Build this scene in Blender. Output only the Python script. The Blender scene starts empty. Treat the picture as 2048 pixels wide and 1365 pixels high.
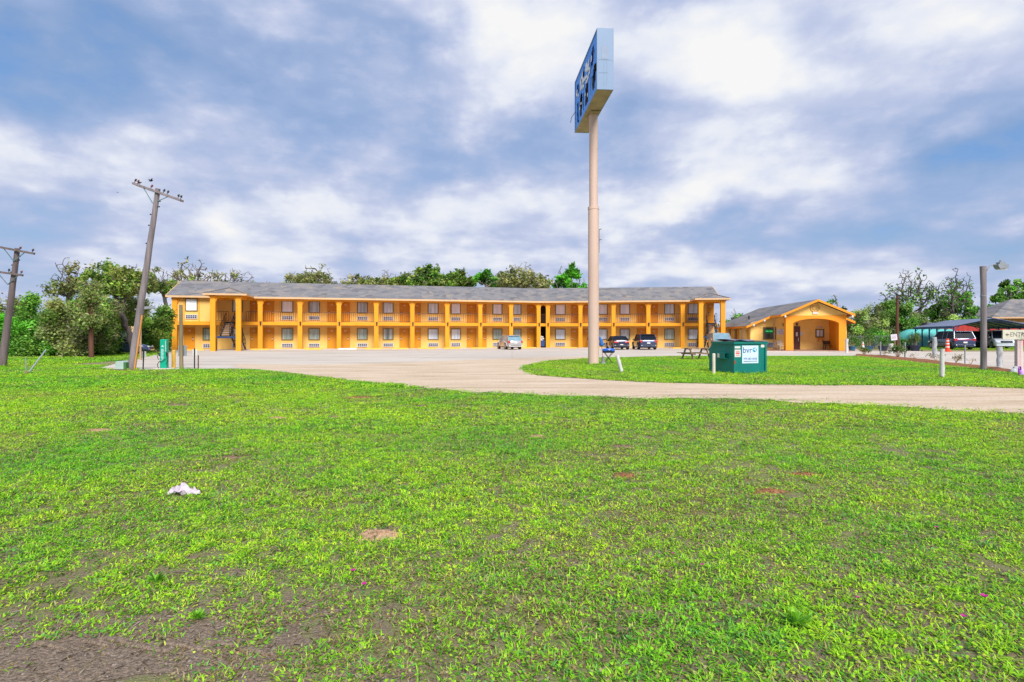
import bpy, bmesh, math, random
import numpy as np
from mathutils import Vector, Matrix
SC = bpy.context.scene
COL = SC.collection
R = math.radians
F, CXP, HZ, EYE = 1137.8, 1024.0, 670.0, 1.6     # how the photograph measures the place: focal length, centre, horizon, eye height


def gp(px, py, z=0.0):
    """A place on the ground measured from the photograph."""
    Y = EYE * F / (py - HZ)
    return Vector(((px - CXP) * Y / F, Y, z))


def at(px, Y, z=0.0):
    return Vector(((px - CXP) * Y / F, Y, z))


def hz(py, Y):
    return EYE + (HZ - py) * Y / F


# ------------------------------------------------------------------ materials
MATS = {}


def newmat(name):
    m = bpy.data.materials.new(name)
    m.use_nodes = True
    m.node_tree.nodes.clear()
    return m, m.node_tree.nodes, m.node_tree.links


def N(nt, t, **kw):
    n = nt.new(t)
    for k, v in kw.items():
        if k.startswith('i_'):
            key = k[2:]
            key = int(key) if key.isdigit() else key.replace('_', ' ')
            n.inputs[key].default_value = v
        else:
            setattr(n, k, v)
    return n


def rgba(c):
    return (c[0], c[1], c[2], 1.0)


def ramp(nt, stops, interp='LINEAR'):
    r = nt.new('ShaderNodeValToRGB')
    cr = r.color_ramp
    cr.interpolation = interp
    while len(cr.elements) < len(stops):
        cr.elements.new(0.5)
    for e, (p, c) in zip(cr.elements, stops):
        e.position = p
        e.color = rgba(c)
    return r


def pbr(name, col, rough=0.6, metal=0.0, var=0.15, vs=2.0, bump=0.0, bs=30.0, spec=0.4, stretch=(1, 1, 1), coat=0.0, col2=None, c2=(0.55, 0.7), pos=False, emit=0.0):
    """Plain surface whose colour wanders a little, with optional second colour in worn patches and a fine bump."""
    m, nt, L = newmat(name)
    out = N(nt, 'ShaderNodeOutputMaterial')
    b = N(nt, 'ShaderNodeBsdfPrincipled', i_Roughness=rough, i_Metallic=metal)
    b.inputs['Specular IOR Level'].default_value = spec
    b.inputs['Coat Weight'].default_value = coat
    b.inputs['Coat Roughness'].default_value = 0.05
    tc = N(nt, 'ShaderNodeTexCoord')
    mp = N(nt, 'ShaderNodeMapping')
    mp.inputs['Scale'].default_value = stretch
    if pos:
        g = N(nt, 'ShaderNodeNewGeometry')
        L.new(g.outputs['Position'], mp.inputs['Vector'])
    else:
        L.new(tc.outputs['Object'], mp.inputs['Vector'])
    nz = N(nt, 'ShaderNodeTexNoise', i_Scale=vs, i_Detail=5.0, i_Roughness=0.6)
    L.new(mp.outputs[0], nz.inputs['Vector'])
    lo = tuple(max(0, c * (1 - var)) for c in col)
    hi = tuple(min(1, c * (1 + var)) for c in col)
    r = ramp(nt, [(0.3, lo), (0.7, hi)])
    L.new(nz.outputs['Fac'], r.inputs['Fac'])
    src = r.outputs['Color']
    if col2 is not None:
        n2 = N(nt, 'ShaderNodeTexNoise', i_Scale=vs * 2.7, i_Detail=7.0, i_Roughness=0.7)
        L.new(mp.outputs[0], n2.inputs['Vector'])
        r2 = ramp(nt, [(c2[0], (0, 0, 0)), (c2[1], (1, 1, 1))])
        L.new(n2.outputs['Fac'], r2.inputs['Fac'])
        mx = N(nt, 'ShaderNodeMix', data_type='RGBA')
        L.new(r2.outputs['Color'], mx.inputs['Factor'])
        L.new(src, mx.inputs['A'])
        mx.inputs['B'].default_value = rgba(col2)
        src = mx.outputs['Result']
    L.new(src, b.inputs['Base Color'])
    if emit:
        L.new(src, b.inputs['Emission Color'])
        b.inputs['Emission Strength'].default_value = emit
    if bump:
        nb = N(nt, 'ShaderNodeTexNoise', i_Scale=bs, i_Detail=4.0)
        L.new(mp.outputs[0], nb.inputs['Vector'])
        bp = N(nt, 'ShaderNodeBump', i_Strength=bump, i_Distance=0.02)
        L.new(nb.outputs['Fac'], bp.inputs['Height'])
        L.new(bp.outputs[0], b.inputs['Normal'])
    L.new(b.outputs[0], out.inputs['Surface'])
    MATS[name] = m
    return m


def leafmat(name, trans=0.3, rough=0.55):
    m, nt, L = newmat(name)
    out = N(nt, 'ShaderNodeOutputMaterial')
    a = N(nt, 'ShaderNodeAttribute', attribute_name='Col')
    b = N(nt, 'ShaderNodeBsdfPrincipled', i_Roughness=rough)
    b.inputs['Specular IOR Level'].default_value = 0.3
    t = N(nt, 'ShaderNodeBsdfTranslucent')
    mx = N(nt, 'ShaderNodeMixShader', i_0=trans)
    L.new(a.outputs['Color'], b.inputs['Base Color'])
    L.new(a.outputs['Color'], t.inputs['Color'])
    L.new(b.outputs[0], mx.inputs[1])
    L.new(t.outputs[0], mx.inputs[2])
    L.new(mx.outputs[0], out.inputs['Surface'])
    MATS[name] = m
    return m


# ------------------------------------------------------------------ mesh building
ORG = {}


class MB:
    def __init__(self):
        self.v, self.f, self.m, self.cur = [], [], [], 0

    def add(self, vs, fs):
        b = len(self.v)
        self.v += [Vector(p) for p in vs]
        self.f += [tuple(b + i for i in f) for f in fs]
        self.m += [self.cur] * len(fs)
        return self

    def hexa(self, p):
        return self.add(p, [(3, 2, 1, 0), (4, 5, 6, 7), (0, 1, 5, 4), (1, 2, 6, 5), (2, 3, 7, 6), (3, 0, 4, 7)])

    def box(self, c, s, rz=0.0, M=None):
        c = Vector(c)
        hx, hy, hz_ = s[0] / 2, s[1] / 2, s[2] / 2
        p = [Vector(q) for q in ((-hx, -hy, -hz_), (hx, -hy, -hz_), (hx, hy, -hz_), (-hx, hy, -hz_), (-hx, -hy, hz_), (hx, -hy, hz_), (hx, hy, hz_), (-hx, hy, hz_))]
        if M is None:
            M = Matrix.Rotation(rz, 3, 'Z') if rz else Matrix.Identity(3)
        return self.hexa([c + M @ q for q in p])

    def bar(self, a, b, w, h=None, up=(0, 0, 1)):
        a, b = Vector(a), Vector(b)
        h = w if h is None else h
        d = (b - a).normalized()
        up = Vector(up)
        if abs(d.dot(up)) > 0.98:
            up = Vector((0, 1, 0)) if abs(d.y) < 0.9 else Vector((1, 0, 0))
        x = d.cross(up).normalized() * (w / 2)
        y = x.cross(d).normalized() * (h / 2)
        return self.hexa([a - x - y, a + x - y, a + x + y, a - x + y, b - x - y, b + x - y, b + x + y, b - x + y])

    def prism(self, poly, off):
        """poly: list of points of a planar outline; off: extrusion vector."""
        n = len(poly)
        off = Vector(off)
        a = [Vector(p) for p in poly]
        fs = [tuple(range(n - 1, -1, -1)), tuple(range(n, 2 * n))]
        fs += [(i, (i + 1) % n, n + (i + 1) % n, n + i) for i in range(n)]
        return self.add(a + [p + off for p in a], fs)

    def tube(self, pts, rad, n=8, cap=True, squash=1.0):
        pts = [Vector(p) for p in pts]
        if not isinstance(rad, (list, tuple)):
            rad = [rad] * len(pts)
        rings, vs, fs = [], [], []
        prev = None
        for i, p in enumerate(pts):
            d = (pts[min(i + 1, len(pts) - 1)] - pts[max(i - 1, 0)]).normalized()
            if prev is None:
                x = d.cross(Vector((0, 0, 1)))
                if x.length < 0.05:
                    x = Vector((1, 0, 0))
                x.normalize()
            else:
                x = (prev - d * prev.dot(d)).normalized()
            prev = x
            y = d.cross(x)
            rings.append(len(vs))
            for k in range(n):
                a = 2 * math.pi * k / n
                vs.append(p + x * math.cos(a) * rad[i] + y * math.sin(a) * rad[i] * squash)
        for i in range(len(pts) - 1):
            for k in range(n):
                fs.append((rings[i] + k, rings[i] + (k + 1) % n, rings[i + 1] + (k + 1) % n, rings[i + 1] + k))
        if cap:
            fs.append(tuple(range(n - 1, -1, -1)))
            fs.append(tuple(rings[-1] + k for k in range(n)))
        return self.add(vs, fs)

    def lathe(self, prof, c=(0, 0, 0), n=16, M=None):
        c = Vector(c)
        M = M or Matrix.Identity(3)
        vs, fs = [], []
        for r, z in prof:
            for k in range(n):
                a = 2 * math.pi * k / n
                vs.append(c + M @ Vector((r * math.cos(a), r * math.sin(a), z)))
        for i in range(len(prof) - 1):
            for k in range(n):
                fs.append((i * n + k, i * n + (k + 1) % n, (i + 1) * n + (k + 1) % n, (i + 1) * n + k))
        fs.append(tuple(range(n - 1, -1, -1)))
        fs.append(tuple((len(prof) - 1) * n + k for k in range(n)))
        return self.add(vs, fs)

    def ball(self, c, r, n=12, m=8, M=None):
        r = r if isinstance(r, (list, tuple)) else (r, r, r)
        c = Vector(c)
        M = M or Matrix.Identity(3)
        vs = [c + M @ Vector((0, 0, -r[2]))]
        for i in range(1, m):
            t = math.pi * i / m
            for k in range(n):
                a = 2 * math.pi * k / n
                vs.append(c + M @ Vector((r[0] * math.sin(t) * math.cos(a), r[1] * math.sin(t) * math.sin(a), -r[2] * math.cos(t))))
        vs.append(c + M @ Vector((0, 0, r[2])))
        fs = [(0, 1 + (k + 1) % n, 1 + k) for k in range(n)]
        for i in range(m - 2):
            for k in range(n):
                a, b = 1 + i * n, 1 + (i + 1) * n
                fs.append((a + k, a + (k + 1) % n, b + (k + 1) % n, b + k))
        l = 1 + (m - 2) * n
        fs += [(l + k, l + (k + 1) % n, len(vs) - 1) for k in range(n)]
        return self.add(vs, fs)

    def mesh(self, name, mats, org=Vector((0, 0, 0)), smooth=None, bevel=0.0):
        me = bpy.data.meshes.new(name)
        me.from_pydata([tuple(p - org) for p in self.v], [], self.f)
        mats = mats if isinstance(mats, (list, tuple)) else [mats]
        for m in mats:
            me.materials.append(MATS[m] if isinstance(m, str) else m)
        if len(mats) > 1:
            me.polygons.foreach_set('material_index', self.m)
        if bevel:
            bm = bmesh.new()
            bm.from_mesh(me)
            es = [e for e in bm.edges if len(e.link_faces) == 2 and e.calc_face_angle(0) > 0.5]
            bmesh.ops.bevel(bm, geom=es, offset=bevel, segments=2, affect='EDGES', profile=0.5)
            bm.to_mesh(me)
            bm.free()
        if smooth:
            me.polygons.foreach_set('use_smooth', [True] * len(me.polygons))
            me.set_sharp_from_angle(angle=R(smooth))
        me.update()
        return me

    def build(self, name, mats, parent=None, at=None, smooth=None, bevel=0.0):
        org = ORG.get(parent.name, Vector((0, 0, 0))) if parent else Vector((0, 0, 0))
        o = bpy.data.objects.new(name, self.mesh(name, mats, org, smooth, bevel))
        COL.objects.link(o)
        if parent:
            o.parent = parent
            ORG[o.name] = org
        elif at is not None:
            o.location = at
        return o


def props(o, label=None, cat=None, group=None, kind=None):
    for k, v in (('label', label), ('category', cat), ('group', group), ('kind', kind)):
        if v:
            o[k] = v
    return o


def root(name, label, cat, loc=(0, 0, 0), rz=0.0, group=None, world=False):
    """An Empty at the base of a thing. world=True: its parts are given in world coordinates, else in its own."""
    o = bpy.data.objects.new(name, None)
    o.empty_display_size = 0.3
    COL.objects.link(o)
    o.location = loc
    o.rotation_euler = (0, 0, rz)
    ORG[o.name] = Vector(loc) if world else Vector((0, 0, 0))
    return props(o, label, cat, group)


def dup(r, loc, rz=None, label=None, scale=None):
    """A copy of a thing with copies of its parts and sub-parts."""
    def cp(o, par):
        c = o.copy()
        COL.objects.link(c)
        if par:
            c.parent = par
        for ch in [x for x in o.children]:
            cp(ch, c)
        return c
    c = cp(r, None)
    c.location = loc
    if rz is not None:
        c.rotation_euler = (0, 0, rz)
    if scale:
        c.scale = scale
    if label:
        c['label'] = label
    return c


def text(name, body, size, mat, parent, M, depth=0.004, align='CENTER', stretch=1.0):
    """Raised lettering as a mesh; M places it (x along the words, y up, z out)."""
    cu = bpy.data.curves.new(name, 'FONT')
    cu.body = body
    cu.size = size
    cu.align_x = align
    cu.align_y = 'CENTER'
    cu.extrude = depth
    cu.resolution_u = 2
    o = bpy.data.objects.new(name, cu)
    COL.objects.link(o)
    dg = bpy.context.evaluated_depsgraph_get()
    me = bpy.data.meshes.new_from_object(o.evaluated_get(dg))
    bpy.data.objects.remove(o)
    bpy.data.curves.remove(cu)
    S = Matrix.Diagonal((stretch, 1, 1, 1))
    me.transform(M @ S)
    org = ORG.get(parent.name, Vector((0, 0, 0)))
    me.transform(Matrix.Translation(-org))
    me.materials.clear()
    me.materials.append(MATS[mat])
    t = bpy.data.objects.new(name, me)
    COL.objects.link(t)
    t.parent = parent
    ORG[t.name] = org
    return t


def frame4(p, x, y):
    """4x4 placing text with its x axis along x and its up along y at p."""
    x, y = Vector(x).normalized(), Vector(y).normalized()
    z = x.cross(y)
    return Matrix(((x.x, y.x, z.x, p[0]), (x.y, y.y, z.y, p[1]), (x.z, y.z, z.z, p[2]), (0, 0, 0, 1)))


def npmesh(name, V, faces, mat, cols=None, smooth=False):
    """V (n,3); faces: list of (k,m) index arrays, each of one vertex count."""
    me = bpy.data.meshes.new(name)
    nl = sum(f.size for f in faces)
    nf = sum(len(f) for f in faces)
    me.vertices.add(len(V))
    me.vertices.foreach_set('co', np.ascontiguousarray(V, dtype=np.float32).ravel())
    me.loops.add(nl)
    me.polygons.add(nf)
    me.loops.foreach_set('vertex_index', np.concatenate([f.ravel() for f in faces]).astype(np.int32))
    cnt = np.concatenate([np.full(len(f), f.shape[1]) for f in faces])
    st = np.concatenate([[0], np.cumsum(cnt)[:-1]])
    me.polygons.foreach_set('loop_start', st.astype(np.int32))
    me.update(calc_edges=True)
    if cols is not None:
        a = me.attributes.new('Col', 'FLOAT_COLOR', 'POINT')
        c4 = np.ones((len(V), 4), np.float32)
        c4[:, :3] = cols
        a.data.foreach_set('color', c4.ravel())
    me.materials.append(MATS[mat] if isinstance(mat, str) else mat)
    if smooth:
        me.polygons.foreach_set('use_smooth', [True] * nf)
    return me


def vnoise(x, y, seed=0):
    xi, yi = np.floor(x).astype(np.int64), np.floor(y).astype(np.int64)
    xf, yf = x - xi, y - yi

    def h(a, b):
        n = (a * 374761393 + b * 668265263 + seed * 974634541) & 0x7fffffff
        n = ((n ^ (n >> 13)) * 1274126177) & 0x7fffffff
        return ((n ^ (n >> 16)) & 0xffff) / 65535.0
    u, v = xf * xf * (3 - 2 * xf), yf * yf * (3 - 2 * yf)
    return (h(xi, yi) * (1 - u) + h(xi + 1, yi) * u) * (1 - v) + (h(xi, yi + 1) * (1 - u) + h(xi + 1, yi + 1) * u) * v


def fbm(x, y, seed=0, o=4):
    s, a, t = 0, 1.0, 0
    for i in range(o):
        s = s + a * vnoise(x * 2 ** i + 17.3 * i, y * 2 ** i - 9.1 * i, seed + i)
        t += a
        a *= 0.55
    return s / t


def inpoly(x, y, poly):
    c = np.zeros(x.shape, bool)
    n = len(poly)
    for i in range(n):
        x0, y0 = poly[i]
        x1, y1 = poly[(i + 1) % n]
        if y0 == y1:
            continue
        k = ((y0 > y) != (y1 > y)) & (x < (x1 - x0) * (y - y0) / (y1 - y0) + x0)
        c ^= k
    return c
# ------------------------------------------------------------------ camera, light, sky
EXPO = 1.8
cam = bpy.data.cameras.new('camera')
co = bpy.data.objects.new('camera', cam)
COL.objects.link(co)
co.location = (0, 0, EYE)
co.rotation_euler = (R(90), 0, 0)
cam.sensor_width = 36
cam.lens = 20
cam.shift_y = -12.5 / 2048
cam.clip_start = 0.05
cam.clip_end = 6000
SC.camera = co
SC.view_settings.view_transform = 'Standard'
SC.view_settings.look = 'None'
SC.view_settings.exposure = EXPO
SC.view_settings.gamma = 1

SUNV = Vector((0.28, -0.93, 0.88)).normalized()
sl = bpy.data.lights.new('sun', 'SUN')
sl.energy = 1.5
sl.angle = R(28)
sl.color = (1.0, 0.96, 0.9)
so = bpy.data.objects.new('sun', sl)
COL.objects.link(so)
so.rotation_euler = (-SUNV).to_track_quat('-Z', 'Y').to_euler()
so.location = (0, -20, 60)


def sky():
    w = bpy.data.worlds.new('World')
    SC.world = w
    w.use_nodes = True
    nt, L = w.node_tree.nodes, w.node_tree.links
    nt.clear()
    out = N(nt, 'ShaderNodeOutputWorld')
    sk = N(nt, 'ShaderNodeTexSky', sky_type='NISHITA', sun_disc=False)
    sk.sun_elevation = math.asin(SUNV.z)
    sk.sun_rotation = math.atan2(SUNV.x, SUNV.y)
    b1 = N(nt, 'ShaderNodeBackground', i_Strength=0.06)
    L.new(sk.outputs[0], b1.inputs['Color'])
    tc = N(nt, 'ShaderNodeTexCoord')
    D = tc.outputs['Generated']

    def M(op, a, b=None, c=None, clamp=False):
        n = N(nt, 'ShaderNodeMath', operation=op, use_clamp=clamp)
        for i, q in enumerate((a, b, c)):
            if q is None:
                continue
            if isinstance(q, (int, float)):
                n.inputs[i].default_value = q
            else:
                L.new(q, n.inputs[i])
        return n.outputs[0]

    def V(op, a, b=None):
        n = N(nt, 'ShaderNodeVectorMath', operation=op)
        for i, q in enumerate((a, b)):
            if q is None:
                continue
            if isinstance(q, (tuple, Vector)):
                n.inputs[i].default_value = q
            else:
                L.new(q, n.inputs[i])
        return n
    sp = N(nt, 'ShaderNodeSeparateXYZ')
    L.new(D, sp.inputs[0])
    zz = M('ADD', M('MAXIMUM', sp.outputs['Z'], 0.0), 0.17)
    cb = N(nt, 'ShaderNodeCombineXYZ')           # the flat underside of the cloud deck
    L.new(M('DIVIDE', sp.outputs['X'], zz), cb.inputs[0])
    L.new(M('DIVIDE', sp.outputs['Y'], zz), cb.inputs[1])
    P = cb.outputs[0]
    n1 = N(nt, 'ShaderNodeTexNoise', noise_dimensions='2D', i_Scale=1.5, i_Detail=5.0, i_Roughness=0.46, i_Distortion=0.05)
    L.new(V('ADD', P, (3.1, 7.7, 0)).outputs[0], n1.inputs['Vector'])
    n2 = N(nt, 'ShaderNodeTexNoise', noise_dimensions='2D', i_Scale=4.2, i_Detail=5.0, i_Roughness=0.5, i_Distortion=0.05)
    L.new(V('ADD', P, (11.3, 2.7, 0)).outputs[0], n2.inputs['Vector'])
    nw = N(nt, 'ShaderNodeTexNoise', i_Scale=4.0, i_Detail=5.0, i_Roughness=0.55)
    L.new(D, nw.inputs['Vector'])
    wv = V('MULTIPLY', V('SUBTRACT', nw.outputs['Color'], (0.5, 0.5, 0.5)).outputs[0], (0.30, 0.30, 0.22)).outputs[0]
    DW = V('NORMALIZE', V('ADD', D, wv).outputs[0]).outputs[0]
    # banks of bright and dark cloud: (direction measured in the photograph, half widths, weight)
    blobs = [(1060, 110, 150, 150, .34), (1000, 20, 130, 90, .20), (1480, 130, 260, 140, .40), (1400, 370, 260, 80, .46), (1900, 60, 150, 110, .22),
             (0, 300, 110, 60, .30), (540, 20, 130, 60, .22), (100, 20, 140, 60, .06), (820, 440, 330, 55, .32), (430, 490, 170, 45, .36), (760, 300, 150, 40, .16),
             (300, 380, 260, 50, .18), (1250, 540, 400, 35, .22), (1780, 400, 250, 40, .16), (1950, 230, 150, 40, .10), (1600, 580, 300, 30, .15),
             (10, 170, 150, 110, -.40), (430, 190, 300, 120, -.07), (800, 110, 200, 110, -.10), (620, 330, 330, 45, -.08), (500, 410, 120, 40, -.22), (60, 460, 260, 40, -.30),
             (1230, 250, 190, 100, -.26), (1370, 455, 260, 45, -.30), (1690, 90, 110, 110, -.20), (2000, 330, 240, 80, -.55), (1800, 510, 320, 28, -.24), (1020, 590, 500, 20, -.1),
             (1560, 280, 90, 60, -.10), (930, 330, 130, 60, -.14), (2040, 520, 140, 40, -.20)]
    acc = None
    for px, py, rx, ry, am in blobs:
        c = Vector(((px - CXP) / F, 1, (HZ - py) / F))
        k = 1 / c.length
        c.normalize()
        d = V('MULTIPLY', V('SUBTRACT', DW, tuple(c)).outputs[0], (F / (rx * k), F / (max(rx, ry) * k * 1.5), F / (ry * k))).outputs[0]
        dd = V('DOT_PRODUCT', d, d).outputs['Value']
        g = M('MULTIPLY', M('POWER', 2.718, M('MULTIPLY', dd, -0.9)), am)
        acc = g if acc is None else M('ADD', acc, g)
    v = M('ADD', M('MULTIPLY', M('SUBTRACT', n1.outputs['Fac'], 0.5), 0.75), M('MULTIPLY', M('SUBTRACT', n2.outputs['Fac'], 0.5), 0.34))
    # heaped tops: rounded cells, roughened
    DS = V('MULTIPLY', D, (1.0, 1.0, 1.9)).outputs[0]
    bl = N(nt, 'ShaderNodeTexNoise', i_Scale=5.2, i_Detail=5.0, i_Roughness=.5, i_Distortion=.1)
    L.new(DS, bl.inputs['Vector'])
    b3 = N(nt, 'ShaderNodeTexNoise', i_Scale=10.0, i_Detail=7.0, i_Roughness=.58, i_Distortion=.0)
    L.new(DS, b3.inputs['Vector'])
    soft = lambda s, e: M('SQRT', M('MULTIPLY_ADD', M('SUBTRACT', s, 0.5), M('SUBTRACT', s, 0.5), e))
    billow = soft(bl.outputs['Fac'], .0025)
    bil2 = soft(b3.outputs['Fac'], .004)
    v = M('ADD', v, M('MULTIPLY', M('SUBTRACT', billow, 0.10), 1.25))
    v = M('ADD', v, M('MULTIPLY', M('SUBTRACT', bil2, 0.105), 0.9))
    v = M('ADD', M('ADD', v, acc), 0.525)
    lowb = M('MULTIPLY', M('POWER', 2.718, M('MULTIPLY', M('MAXIMUM', sp.outputs['Z'], 0.0), -9.0)), 0.20)
    v = M('ADD', v, lowb)
    cr = ramp(nt, [(0.0, (.11, .29, .66)), (0.20, (.25, .38, .65)), (0.40, (.385, .495, .755)), (0.60, (.58, .65, .87)), (0.80, (.84, .88, .99)), (1.0, (1.0, 1.0, 1.0))])
    L.new(v, cr.inputs['Fac'])
    b2 = N(nt, 'ShaderNodeBackground', i_Strength=0.93 * 2 ** -EXPO)
    L.new(cr.outputs[0], b2.inputs['Color'])
    cover = M('MULTIPLY_ADD', v, 0.5, 0.72, clamp=True)
    mx = N(nt, 'ShaderNodeMixShader')
    L.new(cover, mx.inputs[0])
    L.new(b1.outputs[0], mx.inputs[1])
    L.new(b2.outputs[0], mx.inputs[2])
    L.new(mx.outputs[0], out.inputs['Surface'])


sky()

# ------------------------------------------------------------------ ground
DRIVE = [(2500, 868), (2048, 829), (1900, 822), (1700, 810), (1500, 801), (1300, 798), (1200, 794), (1080, 792), (1000, 789), (900, 784), (830, 775), (760, 768), (680, 760), (620, 751), (560, 744), (500, 739), (470, 734),
         (470, 729), (620, 730), (760, 727), (900, 722), (1010, 718), (1100, 714), (1180, 714), (1180, 720), (1075, 725), (1042, 735), (1050, 743), (1080, 751), (1200, 760), (1320, 765), (1500, 769), (1700, 771), (1900, 772), (2048, 778), (2500, 795)]
SLAB = [(195, 736.5), (250, 741.5), (300, 741), (380, 739.5), (470, 739), (520, 741), (620, 752), (760, 766), (1060, 752), (1100, 745), (1100, 722), (1200, 717), (1360, 713.5), (1500, 713.5), (1715, 713.5), (1800, 722), (1900, 733), (2030, 747), (2200, 764),
        (2350, 720), (2350, 704), (2048, 703), (1850, 703), (1720, 701), (1700, 696), (1500, 692), (1090, 690), (700, 693), (360, 698), (342, 703), (300, 712), (250, 724)]
ISLE = [(1042, 738), (1058, 731), (1100, 722.5), (1200, 717), (1360, 713.5), (1500, 713.5), (1715, 713.5), (1800, 722), (1900, 733), (2030, 747), (2200, 764), (2500, 790), (2500, 796), (2048, 779), (1900, 773), (1700, 772), (1500, 770), (1320, 766), (1200, 761), (1080, 752), (1050, 744)]


def world_poly(pp, jit=0.0, seed=1, sub=0.7):
    rnd = random.Random(seed)
    q = [gp(*p) for p in pp]
    out = []
    for i in range(len(q)):
        a, b = q[i], q[(i + 1) % len(q)]
        n = max(1, min(60, int((b - a).length / sub)))
        for k in range(n):
            p = a.lerp(b, k / n)
            if jit:
                p += Vector((rnd.uniform(-1, 1), rnd.uniform(-1, 1), 0)) * jit
            out.append((p.x, p.y))
    return out


PD = world_poly(DRIVE, 0.22, 3, .5)
PS = world_poly(SLAB, 0.0, 4, 4.0)
PI_ = world_poly(ISLE, 0.12, 5)


def sheet(name, poly, z, mat):
    bm = bmesh.new()
    vs = [bm.verts.new((x, y, z)) for x, y in poly]
    f = bm.faces.new(vs)
    if f.normal.z < 0:
        f.normal_flip()
    bm.normal_update()
    if f.normal.z < 0:
        bmesh.ops.reverse_faces(bm, faces=[f])
    bmesh.ops.triangulate(bm, faces=[f])
    me = bpy.data.meshes.new(name)
    bm.to_mesh(me)
    bm.free()
    me.materials.append(MATS[mat])
    o = bpy.data.objects.new(name, me)
    COL.objects.link(o)
    return props(o, kind='structure')


def mat_ground():
    m, nt, L = newmat('lawn_soil')
    out = N(nt, 'ShaderNodeOutputMaterial')
    b = N(nt, 'ShaderNodeBsdfPrincipled', i_Roughness=0.95)
    b.inputs['Specular IOR Level'].default_value = 0.1
    g = N(nt, 'ShaderNodeNewGeometry')

    def nz(s, d=6.0, r=0.6):
        n = N(nt, 'ShaderNodeTexNoise', i_Scale=s, i_Detail=d, i_Roughness=r)
        L.new(g.outputs['Position'], n.inputs['Vector'])
        return n.outputs['Fac']
    soil = ramp(nt, [(0.25, (.07, .05, .035)), (0.45, (.19, .14, .10)), (0.60, (.32, .25, .18)), (0.80, (.52, .44, .35))])
    L.new(nz(62.0, 8.0, 0.85), soil.inputs['Fac'])
    green = ramp(nt, [(0.25, (.06, .12, .008)), (0.5, (.21, .39, .02)), (0.75, (.36, .54, .04))])
    L.new(nz(21.0, 8.0, 0.8), green.inputs['Fac'])
    mask = ramp(nt, [(0.50, (0, 0, 0)), (0.70, (.7, .7, .7))])
    ad = N(nt, 'ShaderNodeMath', operation='MULTIPLY_ADD', i_1=0.62, i_2=0.17)
    L.new(nz(12.0, 7.0, 0.75), ad.inputs[0])
    ad2 = N(nt, 'ShaderNodeMath', operation='MULTIPLY_ADD', i_1=0.22)
    L.new(nz(0.5, 3.0), ad2.inputs[0])
    L.new(ad.outputs[0], ad2.inputs[2])
    sb = N(nt, 'ShaderNodeMath', operation='SUBTRACT', i_1=0.04)
    L.new(ad2.outputs[0], sb.inputs[0])
    L.new(sb.outputs[0], mask.inputs['Fac'])
    mx = N(nt, 'ShaderNodeMix', data_type='RGBA')
    L.new(mask.outputs[0], mx.inputs['Factor'])
    L.new(soil.outputs[0], mx.inputs['A'])
    L.new(green.outputs[0], mx.inputs['B'])
    L.new(mx.outputs['Result'], b.inputs['Base Color'])
    bp = N(nt, 'ShaderNodeBump', i_Strength=0.9, i_Distance=0.03)
    L.new(nz(45.0, 6.0, 0.7), bp.inputs['Height'])
    L.new(bp.outputs[0], b.inputs['Normal'])
    L.new(b.outputs[0], out.inputs['Surface'])
    MATS['lawn_soil'] = m


def mat_gravel():
    m, nt, L = newmat('gravel')
    out = N(nt, 'ShaderNodeOutputMaterial')
    b = N(nt, 'ShaderNodeBsdfPrincipled', i_Roughness=0.95)
    b.inputs['Specular IOR Level'].default_value = 0.1
    g = N(nt, 'ShaderNodeNewGeometry')
    mp = N(nt, 'ShaderNodeMapping')
    mp.inputs['Scale'].default_value = (0.16, 0.9, 1)
    mp.inputs['Rotation'].default_value = (0, 0, R(-4))
    L.new(g.outputs['Position'], mp.inputs['Vector'])

    def nz(s, d=6.0, r=0.6, v=None):
        n = N(nt, 'ShaderNodeTexNoise', i_Scale=s, i_Detail=d, i_Roughness=r)
        L.new(v or g.outputs['Position'], n.inputs['Vector'])
        return n.outputs['Fac']
    st = ramp(nt, [(0.28, (.38, .285, .19)), (0.5, (.56, .44, .32)), (0.72, (.65, .54, .42))])
    L.new(nz(1.6, 7.0, 0.65, mp.outputs[0]), st.inputs['Fac'])
    pe = ramp(nt, [(0.3, (.50, .46, .42)), (0.5, (1, 1, 1)), (0.75, (1.25, 1.25, 1.25))])
    L.new(nz(16.0, 8.0, 0.85), pe.inputs['Fac'])
    mu = N(nt, 'ShaderNodeMix', data_type='RGBA', blend_type='MULTIPLY', i_0=1.0)
    L.new(st.outputs[0], mu.inputs['A'])
    L.new(pe.outputs[0], mu.inputs['B'])
    L.new(mu.outputs['Result'], b.inputs['Base Color'])
    bp = N(nt, 'ShaderNodeBump', i_Strength=0.6, i_Distance=0.02)
    L.new(nz(40.0, 5.0, 0.7), bp.inputs['Height'])
    L.new(bp.outputs[0], b.inputs['Normal'])
    L.new(b.outputs[0], out.inputs['Surface'])
    MATS['gravel'] = m


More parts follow.
